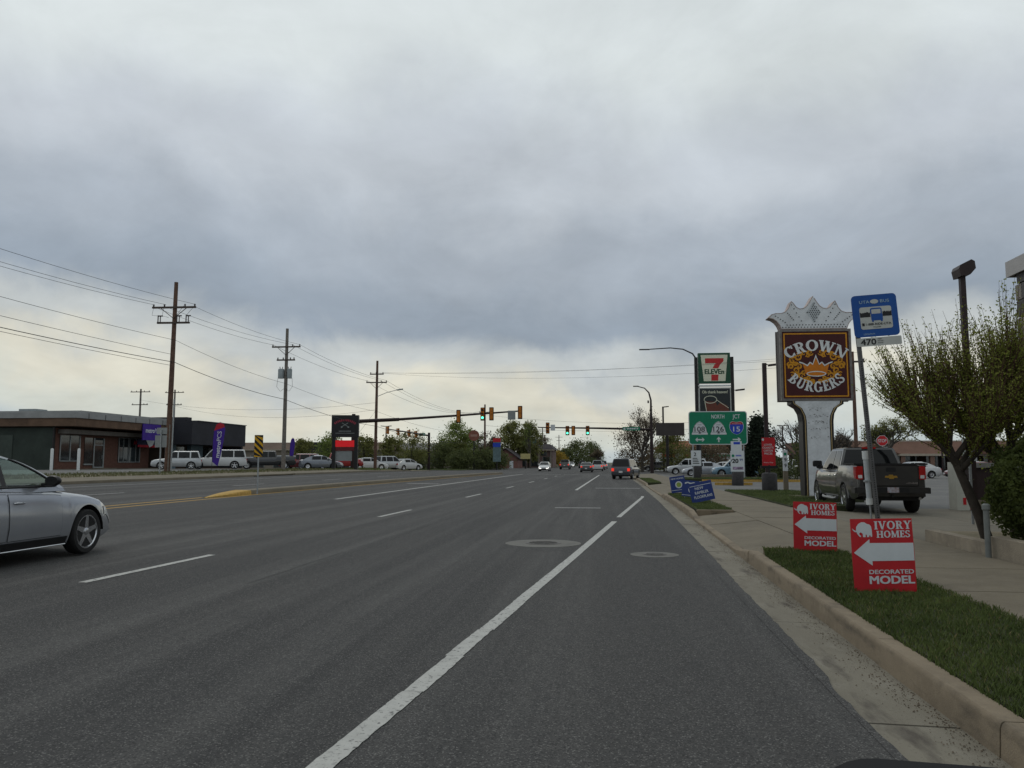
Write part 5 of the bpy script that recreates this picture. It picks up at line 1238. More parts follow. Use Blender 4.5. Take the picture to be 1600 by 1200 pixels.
t = thing('billboard', 'large blank dark brown sign board behind the right traffic signal pole', 'billboard', (8.5, 111, .05), 0)
MB().tube([(-.4,0,0), (-.4,0,5.4)], .2, 12).build('post', DKBR, t); MB().b2(-1.9, 1.9, -.25, .25, 5.0, 6.75).build('board', mat('board_brown', (0.045, 0.038, 0.036), .6, noise=(1, .2)), t)
# ================================================================ POLES, WIRES, SIGNALS
WOOD = mat('pole_wood', (0.105, 0.062, 0.045), .9, noise=(5, .35), bump=(18, .5)); WOODG = mat('pole_wood_grey', (0.15, 0.135, 0.12), .9, noise=(5, .35), bump=(18, .5)); ARMW = mat('crossarm_wood', (0.075, 0.06, 0.052), .9, noise=(6, .3))
INS = mat('insulator', (0.06, 0.05, 0.05), .3); TRAN = mat('transformer_grey', (0.24, 0.27, 0.28), .5, .2, noise=(3, .12)); WIRE = mat('wire', (0.02, 0.02, 0.022), .6)
UG = 'wooden utility poles along the left verge'
def upole(lb, x, y, H, lean, arms, mt=WOOD, r0=.19, zg=None, group=UG, name='utility_pole'):
    z0 = g(x, y) if zg is None else zg
    t = thing(name, lb, 'utility pole', (x, y, z0), 0, group, rot=(0, R(lean), 0))
    MB().tube([(0,0,-.4), (0,0,H*.5), (0,0,H)], [r0, r0*.85, r0*.66], 14).build('pole', mt, t, smooth=50)
    for (z, w, brace, ins) in arms:
        a = MB().b2(-w/2, w/2, -.07-.12, .06-.12, z-.06, z+.06).build('crossarm', ARMW, t)
        if brace:
            b = MB()
            for sg in (-1, 1): b.tube([(0, -.15, z-.75), (sg*w*.30, -.17, z-.05)], .025, 6)
            b.build('brace', ARMW, a)
        for xi in ins: MB().lathe([(.03, 0), (.06, .03), (.045, .08), (.07, .11), (.03, .17)], (xi*w/2, -.12, z+.06), 'z', 8).build('insulator', INS, a)
    return t
p1 = upole('nearest reddish wooden utility pole with fuse cutouts, in front of the left shops', -29.05, 50, 12.85, .5, [(11.1, 3.1, True, (-.95, -.45, .5, .95)), (10.05, 2.3, False, ())])
for x in (-1.0, .35, 1.0):
    c = MB().b2(x-.07, x-.02, -.26, -.2, 10.05, 10.55); c.b2(x+.10, x+.14, -.26, -.2, 10.1, 10.5); c.b2(x-.07, x+.28, -.26, -.2, 10.46, 10.54); c.build('fuse_cutout', INS, p1)
c = MB()
for a, b in (((-1.45, 11.2), (-1.0, 10.5)), ((-.7, 11.2), (-.3, 10.4)), ((.7, 11.2), (.35, 10.5)), ((1.4, 11.1), (1.0, 10.5))):
    c.tube([(a[0], -.15, a[1]), ((a[0]+b[0])/2-.25, -.25, (a[1]+b[1])/2-.3), (b[0], -.22, b[1])], .012, 4)
c.build('jumper_wire', WIRE, p1)
MB().tube([(.30, -.05, -.3), (.30, -.05, 4.9)], .05, 8).build('conduit', STEEL, p1); MB().tube([(.16, -.16, -.3), (.14, -.15, 3.2)], .045, 8).build('conduit', WOODG, p1)
p2 = upole('grey wooden utility pole carrying two transformers, second from the left', -28.15, 67, 12.5, .1, [(10.85, 2.6, True, (-.95, .45, .95)), (9.68, 1.65, False, (-.9, -.3, .5, .9))], WOODG)
for x, w_ in ((-.40, .27), (.37, .22)):
    tr = MB().lathe([(w_, 8.05), (w_, 8.8), (w_*.9, 8.88), (w_*.3, 8.92)], (x, -.12, 0), 'z', 18).build('transformer', TRAN, p2, smooth=40)
    b = MB()
    for k in (-1, 1): b.tube([(x+k*.1, -.12, 8.85), (x+k*.13, -.12, 9.08)], .03, 6)
    b.build('bushing', INS, tr)
c = MB()
for sg in (-1, 1): c.tube([(sg*.65, -.2, 8.05), (sg*.72, -.25, 7.3), (sg*.4, -.2, 6.9), (0, -.15, 7.2)], .014, 4)
c.build('service_loop', WIRE, p2)
p3 = upole('brown wooden utility pole carrying a street lamp, third from the left', -26.15, 88, 12.45, .3, [(9.95, 2.4, True, (-.95, .45, .95)), (10.9, 1.6, False, (-.9, -.1, .9))])
la = MB().tube([(0, -.1, 8.3), (1.2, -.3, 8.75), (2.5, -.5, 9.05)], .035, 8).build('lamp_arm', STEEL, p3); MB().box((2.85, -.55, 9.08), (.7, .26, .12), ry=R(-8)).build('lamp_head', TRAN, la)
p0 = upole('wooden utility pole standing outside the left picture edge', -30.2, 9, 12.7, 0, [(11.1, 3.1, True, (-.95, -.45, .5, .95))])
u5 = upole('lone wooden utility pole beyond the near signal arm', -23.2, 150, 12.3, 0, [(10.8, 2.2, False, (-.9, .9))], r0=.22)
for (x, y, H, lb) in ((-17.5, 215, 10.5, 'far utility pole left of the oncoming pickup'), (-17.3, 285, 11, 'second far utility pole along the avenue'), (-16.5, 370, 11.5, 'third far utility pole near the vanishing point'), (-17, 480, 12, 'fourth and tiniest utility pole near the vanishing point')):
    upole(lb, x, y, H, 0, [(H-.8, 2.6, False, ()), (H-2, 1.8, False, ())], WOODG, .2, .1, 'far utility poles along the avenue')
for (x, y, H, lb) in ((-76, 122, 12.8, 'far utility pole with two crossarms behind the dark shop, left one'), (-73.5, 128, 13.2, 'far utility pole with two crossarms behind the dark shop, right one')):
    upole(lb, x, y, H, 0, [(H-.5, 3.4, False, (-.9, -.4, .4, .9)), (H-2.6, 2.8, False, (-.9, .5, .9))], WOODG, .2, .6, 'far utility poles behind the left shops')
uR = upole('dark wooden utility pole rising behind the burger pylon', 17.75, 60, 9.45, 0, [(8.7, 1.6, False, (-.9, .9))], WOOD, .15, .0, 'wooden utility poles on the right')
# wires
def wire(a, b, sag, r, lb, n=18):
    a, b = Vector(a), Vector(b); P = [a.lerp(b, i/n)-Vector((0, 0, sag*4*(i/n)*(1-i/n))) for i in range(n+1)]
    return tag(MB().tube(P, r, 4, False).build('power_line', WIRE), lb, 'power line', 'overhead lines')
def T(p, x, z): return (p[0]+x, p[1]-.12, p[2]+z)
A0, A1, A2, A3, A5 = (-30.2, 9, .74), (-28.94, 50, .74), (-28.13, 67, .74), (-26.1, 88, .61), (-23.2, 150, .13)
for k, (xa, xb) in enumerate(((-1.4, -1.4), (-.7, -.6), (1.4, 1.4))):
    nm = ('left', 'middle', 'right')[k]
    wire(T(A0, xa, 11.3), T(A1, xb, 11.3), .7, .011, f'{nm} of the three top conductors running in from the left edge to the nearest pole')
    wire(T(A1, xb, 11.15), T(A2, (-1.2, .55, 1.2)[k], 11.05), .25, .011, f'{nm} top conductor between the nearest pole and the transformer pole')
    wire(T(A2, (-1.2, .55, 1.2)[k], 11.05), T(A3, (-1.1, .5, 1.1)[k], 10.1), .35, .012, f'{nm} top conductor between the transformer pole and the brown pole')
    wire(T(A3, (-1.1, .5, 1.1)[k], 10.1), T(A5, (-1, 0, 1)[k], 10.95), 1.6, .014, f'{nm} conductor running from the brown pole to the lone far pole')
    wire((-26.1+(-.7, -.1, .7)[k], 88, .61+11.0), (17.75+(-.7, 0, .7)[k], 60, .12+(8.95, 8.6, 9.3)[k]), (.4, .9, .6)[k], .008, ('left', 'middle', 'right')[k]+' crossing conductor high over the avenue behind the store pylon')
for z0_, z1_, z2_, z3_, nm in ((8.9, 8.9, 7.3, 6.6, 'upper'), (7.4, 7.4, 5.9, 4.9, 'thick lower')):
    r = .012 if nm == 'upper' else .02
    wire(T(A0, 0, z0_+.9), T(A1, 0, z1_), .5, r, f'{nm} cable from the left edge to the nearest pole')
    wire(T(A1, .1, z1_), T(A2, 0, z2_+.3), .25, r, f'{nm} cable between the nearest pole and the transformer pole')
    wire(T(A2, 0, z2_+.3), T(A3, 0, z3_), .3, r, f'{nm} cable between the transformer pole and the brown pole')
    wire(T(A3, 0, z3_), T(A5, 0, z3_+.4), 1.0, r, f'{nm} cable from the brown pole to the lone far pole')
wire(T(A0, 0, 8.6), T(A1, 0, 7.9), .35, .012, 'third low cable from the left edge to the nearest pole'); wire(T(A0, 0, 7.8), T(A1, 0, 7.15), .35, .012, 'lowest cable from the left edge to the nearest pole')
wire((-23.2, 150, 10.4), (26, 130, 8.4), 1.2, .014, 'upper far line crossing the sky above the intersection'); wire((-23.2, 150, 8.4), (26, 130, 7.6), 1.2, .018, 'lower far line crossing the sky above the intersection')
wire((-26.1, 88, 8.2), (-76, 122, 11.6), 1.2, .012, 'line slanting from the brown pole to the far poles behind the shop, upper'); wire((-26.1, 88, 7.4), (-73.5, 128, 11.0), 1.4, .012, 'line slanting from the brown pole to the far poles behind the shop, lower')
wire((-26.2, 87.9, 7.2), (-29.4, 83, .8), .0, .012, 'guy wire slanting down from the brown pole')
# traffic signals
SIGY = mat('signal_orange', (0.42, 0.14, 0.012), .5, noise=(4, .1)); SIGB = mat('signal_backplate', (0.015, 0.013, 0.013), .6); MAST = mat('mast_brown', (0.028, 0.018, 0.018), .45, .3, noise=(3, .2))
GRN = mat('green_lens_lit', (.05, .5, .3), .3, emit=((.08, 1.0, .62), 3.0)); LOFF = mat('lens_off', (0.05, 0.02, 0.01), .4)
def signal(lb, loc, rz, green=False, back=False, h=1.2, w=.5):
    t = thing('traffic_signal', lb, 'traffic light', loc, rz, 'traffic signal heads')
    MB().plate(rrect(-w/2, w/2, -h/2, h/2, .06), .10, .115).build('backplate', SIGB, t)
    hs = MB().b2(-w*.32, w*.32, -.10, .24, -h*.43, h*.43).build('housing', SIGY, t)
    for k in range(3):
        z = h*.28*(1-k)
        le = MB().lathe([(.13, .01), (.12, -.012), (.001, -.016)], (0, -.10, z), 'y', 16).build('lens', GRN if (green and k == 2) else LOFF, hs)
        N = 10; vi = MB()
        for i in range(N+1):
            a = PI*i/N
            for yy_ in (-.10, -.30): vi.v.append((.15*math.cos(a), yy_, z+.15*math.sin(a)))
        for i in range(N): vi.f.append((2*i, 2*i+1, 2*i+3, 2*i+2))
        vi.build('visor', SIGY, le)
    if back:
        for z in (-.28, 0, .28): MB().b2(-w*.27, w*.27, .24, .27, z*h-.13, z*h+.13).build('door', SIGY, hs)
    MB().tube([(0, .24, 0), (0, .42, 0)], .03, 6).build('bracket', MAST, t)
    return t
# near-left mast (pole hidden by the black pylon)
t = thing('signal_mast', 'long brown signal arm reaching right from behind the black pylon sign', 'signal mast', (-28.3, 86.6, g(-28.3, 86.6)), 0)
MB().tube([(0,0,-.1), (0,0,6.2)], [.26, .20], 14).build('pole', MAST, t, smooth=50)
MB().tube([(0,0,5.35), (5.2,0,5.55), (5.25, 0, 5.55)], [.22, .19, .16], 12).build('arm', MAST, t, smooth=50); MB().tube([(5.2,0,5.56), (12,0,5.95), (18.9,0,6.40)], [.15, .12, .08], 12).build('arm', MAST, t, smooth=50)
for x, dz, lb, gr in ((-16.26, 0, 'signal head seen from behind, leftmost on the near long arm', False), (-13.6, .1, 'green lit signal head on the near long arm', True), (-12.6, .05, 'signal head seen from behind beside the green lit one on the near arm', False), (-9.45, 0, 'signal head at the tip of the near long arm', False)):
    zt = g(-28, 86.6)+5.35+(x+28.3)*.0555
    signal(lb, (x, 86.25, zt-.20+dz), 0 if gr else PI, gr, not gr, 1.45)
tag(MB().plate(rrect(-.42, .42, -.5, .5, .04), -.01, .01).build('sign_back', SBK, loc=(-10.4, 86.3, 6.55)), 'grey square sign near the tip of the near signal arm', 'road sign')
# far-right mast with street lamp
t = thing('signal_mast', 'dark signal pole right of the avenue with long arm and curved lamp', 'signal mast', (5.75, 107, .05), 0)
MB().tube([(0,0,-.1), (0,0,6.0), (0,0,9.6), (-.25,0,10.6), (-.8,0,11.2), (-1.7,0,11.45)], [.25, .20, .12, .10, .07, .06], 12).build('pole', MAST, t, smooth=50)
MB().box((-1.95, 0, 11.47), (.7, .25, .12)).build('lamp_head', MAST, t)
MB().tube([(0,0,5.7), (-7,0,5.9), (-15.1,0,6.05)], [.17, .13, .07], 10).build('arm', MAST, t, smooth=50); MB().b2(-.45, -.25, -.1, .1, 9.2, 9.55).build('detector', MAST, t)
for x, lb, gr in ((-8.0, 'signal head with dark lenses at the far arm tip', False), (-5.35, 'green lit signal head, left one on the far arm', True), (-4.55, 'signal head seen from behind on the far arm', False), (-2.65, 'green lit signal head, right one on the far arm', True)):
    signal(lb, (x, 106.8, 6.0-(.0 if x < -7 else .35)), PI if x == -4.55 else 0, gr, x == -4.55, 1.5 if x < -7 else 1.25)
tag(MB().plate(rrect(-.3, .3, -.4, .4, .03), -.01, .01).build('lane_sign', CORR, loc=(-7.3, 106.8, 6.05)), 'small white lane sign beside the far arm tip signal', 'road sign')
def street_sign(lb, loc, rz, w=2.3):
    t = thing('street_name_sign', lb, 'street sign', loc, rz); pn = MB().plate(rrect(-w/2, w/2, -.24, .24, .06), -.02, .02).build('panel', RGREEN, t)
    m = MB()
    for k, (a, b) in enumerate(((-.5, -.2), (-.16, .02), (.06, .25), (.29, .52), (.62, .8))): m.b2(a*w*.5, b*w*.5, -.024, -.021, -.08, .1)
    m.add([(x-w*.38, -.025, z) for x, z in ((-.16,-.14),(.16,-.14),(.12,.05),(0,.16),(-.12,.05))], [(0,1,2,3,4)]); m.build('lettering', CORR, pn); return t
street_sign('green street name sign hanging on the far right signal arm', (3.1, 106.75, 5.85), 0)
# far-left mast over the cross street
t = thing('signal_mast', 'dark signal pole beyond the intersection with arm over the left side street', 'signal mast', (-29.5, 130, .12), 0)
MB().tube([(0,0,-.1), (0,0,6.2)], [.24, .2], 12).build('pole', MAST, t, smooth=50); MB().tube([(0,0,5.7), (-1.0,-8,5.9), (-2.2,-17,6.1)], [.15, .12, .07], 10).build('arm', MAST, t, smooth=50)
for q, lb in ((.95, 'signal head over the side street, nearest the arm tip'), (.72, 'signal head over the side street, second from the arm tip'), (.46, 'signal head over the side street, third from the arm tip'), (.28, 'signal head over the side street, closest to its pole')):
    signal(lb, (-29.5-2.2*q-.45, 130-17*q, 5.75+.35*q), R(-75), False, False, 1.25)
street_sign('small green street sign on the side street signal arm', (-30.0, 127, 5.9), R(-35), 1.6)
# street lamp with long arm behind the store pylon
t = thing('street_lamp', 'grey street lamp whose long curved arm passes over the route sign', 'street lamp', (8.75, 78, .0), 0)
MB().tube([(0,0,-.1), (0,0,8), (-.05,0,11.2), (-.5,0,11.9), (-1.4,0,12.35), (-2.6,0,12.5), (-4.6,0,12.4)], [.14, .11, .09, .075, .06, .055, .05], 10).build('pole', mat('lamp_dark', (0.05, 0.05, 0.055), .5, .4), t, smooth=60)
MB().box((-5.1, 0, 12.38), (1.0, .24, .10)).build('lamp_head', MATS['lamp_dark'], t)
def lot_lamp(lb, loc, H, heads, r=.09, hz=.1):
    t = thing('parking_lamp', lb, 'lamp post', loc, 0, 'parking lot lamps')
    MB().b2(-r, r, -r, r, 0, H).build('pole', MAST, t)
    for sx, ln, ri in heads:
        a = MB().tube([(0,0,H-.05), (sx*ln, 0, H-.05+ri)], .035, 6).build('arm', MAST, t); MB().box((sx*(ln+.35), 0, H-.03+ri), (.8, .4, .13), ry=R(-6*sx)).build('lamp_head', MAST, a)
    return t
lot_lamp('tall dark parking lamp left of the burger pylon', (11.5, 60, .0), 8.7, [(1, .35, -.1)], .14)
lot_lamp('double headed parking lamp beside the store pylon', (11.5, 75, .0), 8.1, [(-1, .2, -.1), (1, .3, 0)], .12)
lot_lamp('far parking lamp above the bare tree', (8.2, 120, .06), 9.6, [(1, .1, 0)], .12)
lot_lamp('small far parking lamp between fir tree and burger column', (29.5, 140, .06), 7.6, [(1, .1, 0), (-1, .1, 0)], .1)
lot_lamp('thin far parking lamp above the strip mall roof', (44, 112, .06), 9.0, [(1, .1, 0)], .08)
lot_lamp('far double lamp on thin pole over the left car park', (-42.5, 150, .2), 8.2, [(1, .3, 0), (-1, .3, 0)], .09)
t = thing('parking_lamp', 'near dark lamp post with angled box head rising out of the right tree', 'lamp post', (9.37, 22, .0), 0, 'parking lot lamps')
MB().b2(-.065, .065, -.065, .065, 0, 6.40).build('pole', MAST, t)
MB().plate([(-.12, 6.31), (.12, 6.35), (.26, 6.51), (.24, 6.70), (.16, 6.75), (-.12, 6.61), (-.16, 6.51)], -.24, .24).build('lamp_head', MAST, t)

# ================================================================ BUILDINGS
BRICK = mat('brown_brick', (0.125, 0.062, 0.046), .9, noise=(5, .35), bump=(30, .4)); DGRN = mat('dark_green_wall', (0.032, 0.042, 0.036), .85, noise=(.6, .3)); FASC = mat('grey_fascia', (0.26, 0.265, 0.265), .6, .2, noise=(1, .15)); SOFF = mat('brown_soffit', (0.11, 0.068, 0.045), .85, noise=(1.2, .3))
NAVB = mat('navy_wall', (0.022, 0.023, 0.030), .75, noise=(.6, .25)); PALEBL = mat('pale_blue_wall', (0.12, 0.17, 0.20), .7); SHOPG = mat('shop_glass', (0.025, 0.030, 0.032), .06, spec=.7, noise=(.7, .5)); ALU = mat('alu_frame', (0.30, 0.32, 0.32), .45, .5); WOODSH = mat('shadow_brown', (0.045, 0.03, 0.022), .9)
def bpart(name, mt, par, *boxes):
    m = MB()
    for b in boxes: m.b2(*b)
    return m.build(name, mt, par)
t = thing('shop_building', 'low brown brick shop with grey flat roof edge at the left', 'building', (-50.8, 68, .74), 0)
# local: x towards road (+), y along the road
bpart('end_wall', DGRN, t, (-24, 0, 0, .3, 0, 3.9)); wl_ = bpart('front_wall', BRICK, t, (-.3, 0, .31, 15.6, 0, 3.9))
rf_ = bpart('roof', FASC, t, (-26, 2.6, -.6, 15.9, 4.75, 5.25)); bpart('soffit', SOFF, rf_, (-25.9, 2.5, -.5, 15.8, 4.0, 4.74)); bpart('roof_step', FASC, rf_, (-14, 2.3, .5, 15.6, 5.26, 5.48)); bpart('canopy', mat('canopy_trim', (0.17, 0.155, 0.14), .7, noise=(2, .2)), t, (.02, 1.1, .6, 15.5, 3.35, 3.75))
for (ya, yb, z0_, z1_) in ((.9, 3.8, .85, 3.2), (9.9, 13.8, .75, 3.2)):
    wn_ = bpart('window', SHOPG, t, (.0, .05, ya, yb, z0_, z1_)); bpart('frame', ALU, wn_, (.05, .10, ya, ya+.12, z0_, z1_), (.05, .10, yb-.12, yb, z0_, z1_), (.05, .10, (ya+yb)/2-.06, (ya+yb)/2+.06, z0_, z1_), (.051, .099, ya, yb, z0_-.08, z0_), (.051, .099, ya, yb, z1_, z1_+.06))
    if ya > 9: [bpart('mullion', ALU, wn_, (.05, .09, ya+k*.85, ya+k*.85+.08, z0_, z1_)) for k in (1, 2, 3.6)]; bpart('red_notice', FRED, wn_, (.06, .11, 12.6, 13.6, 2.6, 3.0))
wn_ = bpart('window', SHOPG, t, (.0, .05, 4.5, 5.7, .55, 3.1)); bpart('sill', ALU, wn_, (.0, .14, 4.4, 5.8, .42, .55))
dr_ = bpart('door', SHOPG, t, (.0, .06, 5.9, 7.4, .05, 3.1)); bpart('frame', ALU, dr_, (.06, .12, 5.8, 5.96, .05, 3.1), (.06, .12, 7.34, 7.5, .05, 3.1), (.061, .119, 5.96, 7.34, 2.35, 2.45), (.061, .119, 5.96, 7.34, .05, .25)); bpart('handle', ALU, dr_, (.12, .16, 7.1, 7.15, 1.0, 1.4))
MB().tube([(.15, -.1, 0), (.15, -.1, 4.0)], .09, 8).build('drain_pipe', DKBR, t)
for k in range(6): bpart('fascia_seam', mat('seam_grey', (.12, .12, .12), .7), rf_, (2.605, 2.64, 1.2+k*2.5, 1.26+k*2.5, 4.76, 5.24))
for (xa, ya) in ((-6, 3), (-11, 9), (-4, 11)): bpart('roof_unit', TRAN, rf_, (xa, xa+1.8, ya, ya+1.6, 5.2, 5.85))
for xx_ in (-4, -9, -15): bpart('wall_panel', mat('panel_green', (0.045, 0.058, 0.05), .8, noise=(.8, .3)), t, (xx_-3.6, xx_, -.06, -.005, .3, 3.2))
bpart('step', CONC, t, (.0, 1.2, 5.5, 8, -.05, .12)); bpart('walk', CONC, t, (.05, 2.4, .2, 5.4, -.1, .06), (.05, 2.4, 8.1, 15, -.1, .06))
sg_ = bpart('shop_sign', PUR, t, (2.62, 2.72, 9.9, 13.2, 3.0, 4.7))
m = MB(); text(m, 'metro', 0, 0, .5, 0, .03, width=1.6); text(m, 'PCS', 1.25, 0, .5, 0, -.01, width=.7); m.v = [(2.73-y, 11.2+x, 3.8+z) for x, y, z in m.v]; m.build('lettering', CORR, sg_)
aw = bpart('window_poster', mat('poster_navy', (0.02, 0.024, 0.06), .6), t, (1.12, 1.2, 11.5, 15.0, 2.55, 3.2)); bpart('red_band', FRED, aw, (1.2, 1.24, 11.5, 15.0, 2.3, 2.55)); MB().add([(1.26, 12.5, 3.5), (1.26, 14.6, 3.1), (1.26, 14.2, 2.5), (1.26, 13.6, 2.3)], [(0,1,2,3)]).build('white_pennant', CORR, aw)
t = thing('shop_building', 'dark navy flat roofed shop with deep fascia behind the feather flag', 'building', (-49.0, 84.0, .70), 0)
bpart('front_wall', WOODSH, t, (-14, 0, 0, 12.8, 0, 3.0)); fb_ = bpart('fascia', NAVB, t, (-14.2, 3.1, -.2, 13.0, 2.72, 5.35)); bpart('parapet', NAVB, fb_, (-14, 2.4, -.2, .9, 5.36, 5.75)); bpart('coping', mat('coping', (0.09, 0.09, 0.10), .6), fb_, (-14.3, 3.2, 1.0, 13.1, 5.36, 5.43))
bpart('pier', PALEBL, t, (.01, .5, -.3, 1.2, 0, 2.7)); bpart('pier', PALEBL, t, (.01, .5, 4.4, 7.2, 0, 2.7)); bpart('pier', NAVB, t, (.01, 2.9, 12.3, 12.8, 0, 2.7))
for ya in (1.6, 7.4, 9.8):
    wn_ = bpart('window', SHOPG, t, (.02, .08, ya, ya+2.2, .4, 2.5)); bpart('frame', ALU, wn_, (.08, .12, ya, ya+.08, .4, 2.5), (.08, .12, ya+2.12, ya+2.2, .4, 2.5))
# bollards
for k, (x, y) in enumerate(((-46.7, 62.5), (-44.6, 63.0))):
    o = MB().lathe([(.12, -.1), (.12, 1.75), (.09, 1.84), (.001, 1.86)], n=12).build('bollard', WHITEP, loc=(x, y, .75), smooth=40)
    tag(o, ('left', 'right')[k]+' white bollard in front of the green end wall', 'bollard', 'white bollards')
# far left long low buildings
FTAN = mat('far_tan_wall', (0.21, 0.18, 0.15), .85, noise=(.2, .2)); FBRN = mat('far_brown_roof', (0.12, 0.085, 0.065), .85, noise=(.3, .25)); FDARK = mat('far_dark_block', (0.028, 0.028, 0.030), .7, noise=(.3, .2)); FGRY = mat('far_grey_roof', (0.17, 0.165, 0.16), .8, noise=(.2, .15))
def block(lb, loc, L_, D_, H_, wm, rm, nwin, roof_h=.0, over=.6, rz=0, name='far_building'):
    """front faces local -Y"""
    t = thing(name, lb, 'building', loc, rz); bpart('wall', wm, t, (-L_/2, L_/2, 0, D_, 0, H_))
    if roof_h:
        m = MB(); a, b = L_/2+over, D_+over
        m.add([(-a,-over,H_-.02),(a,-over,H_-.02),(a,b,H_-.02),(-a,b,H_-.02),(-a+roof_h*1.1,roof_h*1.1,H_+roof_h),(a-roof_h*1.1,roof_h*1.1,H_+roof_h),(a-roof_h*1.1,D_-roof_h*.6,H_+roof_h),(-a+roof_h*1.1,D_-roof_h*.6,H_+roof_h)], [(0,3,2,1),(4,5,6,7),(0,1,5,4),(1,2,6,5),(2,3,7,6),(3,0,4,7)]); m.build('roof', rm, t)
        bpart('eave', mat('eave_cream', (0.32, 0.27, 0.22), .7), t, (-a, a, -over-.06, -over+.06, H_-.28, H_-.03))
    else: bpart('parapet', rm, t, (-L_/2-.15, L_/2+.15, -.15, D_+.15, H_-.5, H_+.25))
    for k in range(nwin):
        x = -L_/2+(k+.5)*L_/nwin; w_ = L_/nwin*.62
        wn_ = bpart('window', SHOPG, t, (x-w_/2, x+w_/2, -.06, 0.0, .3, min(H_-.7, 2.7))); bpart('frame', ALU, wn_, (x-w_/2, x-w_/2+.1, -.1, -.06, .3, min(H_-.7, 2.7)), (x+w_/2-.1, x+w_/2, -.1, -.06, .3, min(H_-.7, 2.7)))
    return t
block('long tan commercial building with brown roof behind the left car park', (-66, 150, .1), 46, 14, 3.9, FTAN, FBRN, 10, 1.3)
block('black blocky shop behind the clipped round trees', (-47.4, 128, .1), 8.6, 14, 4.4, FDARK, FDARK, 3)
block('grey roofed low building behind the side street signals', (-40, 175, .1), 26, 16, 4.0, FTAN, FGRY, 6, 1.6)
PINK = mat('pink_stucco', (0.17, 0.085, 0.072), .85, noise=(.6, .2)); DROOF = mat('dark_shingle', (0.035, 0.03, 0.034), .85, noise=(1, .3))
# gabled pink house
t = thing('gabled_house', 'small pinkish gabled building beyond the intersection', 'house', (-22.6, 176, .1), 0); t.scale = (.68, 1, .70)
MB().plate([(-4, 0), (4, 0), (4, 3.4), (0, 6.2), (-4, 3.4)], 0, 10).build('wall', PINK, t); m = MB()
for sg in (-1, 1): m.add([(0,-.6,6.45),(sg*4.8,-.6,3.1),(sg*4.8,10.6,3.1),(0,10.6,6.45),(0,-.6,6.2),(sg*4.8,-.6,2.85),(sg*4.8,10.6,2.85),(0,10.6,6.2)], [(0,1,2,3),(4,7,6,5),(0,4,5,1),(1,5,6,2),(3,2,6,7)])
m.build('roof', DROOF, t); wn_ = bpart('window', SHOPG, t, (-2.4, .2, -.08, 0, 1.2, 2.9)); bpart('mullion', CORR, wn_, (-1.15, -1.05, -.12, -.08, 1.2, 2.9), (-2.4, .2, -.121, -.081, 2.0, 2.1)); bpart('door', CORR, t, (1.4, 2.6, -.08, 0, 0, 2.3))
t = block('two storey building with dark hipped roof past the pink house', (-18.3, 200, .1), 9, 14, 4.5, mat('far_brick', (0.15, 0.10, 0.09), .85, noise=(.5, .2)), DROOF, 3, 1.4)
for xc in (-4.2, 1.0, 4.0): bpart('column', FTAN, t, (xc, xc+.3, -.5, -.2, 0, 4.2))
for k in range(3): bpart('window', SHOPG, t, (-3.6+2.6*k, -2.1+2.6*k, -.05, 0, 2.9, 3.9))
# strip mall on the right
MALLR = mat('mall_shingle', (0.135, 0.075, 0.055), .9, noise=(.5, .2), bump=(3, .3)); MALLW = mat('mall_brick', (0.17, 0.105, 0.08), .9, noise=(1, .2))
t = thing('strip_mall', 'long strip mall with brown mansard roof at the right', 'building', (30.0, 122, .06), R(2))
ML = 46
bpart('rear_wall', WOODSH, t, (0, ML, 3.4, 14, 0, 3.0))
m = MB(); m.add([(-.5,-.4,2.55),(ML+.5,-.4,2.55),(ML+.5,2.2,4.45),(-.5,2.2,4.45),(-.5,14,4.45),(ML+.5,14,4.45),(-.5,14,2.55),(ML+.5,14,2.55)], [(0,1,2,3),(3,2,5,4),(0,3,4,6),(1,7,5,2)]); rf_ = m.build('roof', MALLR, t)
for x in (8, 24, 39): rf2 = MB().add([(x-4,-1.2,2.55),(x+4,-1.2,2.55),(x,-1.2,4.0),(x-4,2,2.55),(x+4,2,2.55),(x,2.2,4.4)], [(0,1,2),(0,2,5,3),(1,4,5,2)]).build('gable', MALLR, rf_)
bpart('eave', mat('mall_eave', (0.36, 0.31, 0.25), .7), t, (-.6, ML+.6, -.5, -.38, 2.28, 2.6)); bpart('ridge_cap', mat('mall_eave2', (0.33, 0.29, 0.25), .7), t, (-.6, ML+.6, 2.15, 2.35, 4.42, 4.58))
for k in range(12): bpart('column', MALLW, t, (k*4.1, k*4.1+.6, -.3, .3, 0, 2.5))
for k in range(11):
    wn_ = bpart('shop_window', SHOPG, t, (k*4.1+.9, k*4.1+3.6, 3.32, 3.39, .3, 2.4)); bpart('frame', ALU, wn_, (k*4.1+2.2, k*4.1+2.3, 3.28, 3.32, .3, 2.4))
bpart('pavement', CONC, t, (0, ML, -.6, 3.39, 0, .12))
# convenience store behind the trees, right of the avenue
t = block('low white and red fronted store behind the silver parked cars', (15.5, 134, .06), 15, 10, 2.6, WHITEP, mat('store_fascia', (0.45, 0.45, 0.43), .6), 5, 0)
bpart('red_sign', SIGNRED, t, (-6.6, -4.6, -.25, -.16, 2.2, 2.75)); bpart('red_sign', SIGNRED, t, (-2.8, -1.6, -.25, -.16, 2.2, 2.75)); bpart('green_band', RGREEN, t, (-.8, 6.8, -.25, -.16, 2.3, 2.6))
block('brick coloured building with orange brown roof behind the route sign', (19, 160, .06), 18, 12, 4.0, MALLW, mat('orange_roof', (0.24, 0.10, 0.055), .85, noise=(.5, .2)), 5, 1.6)
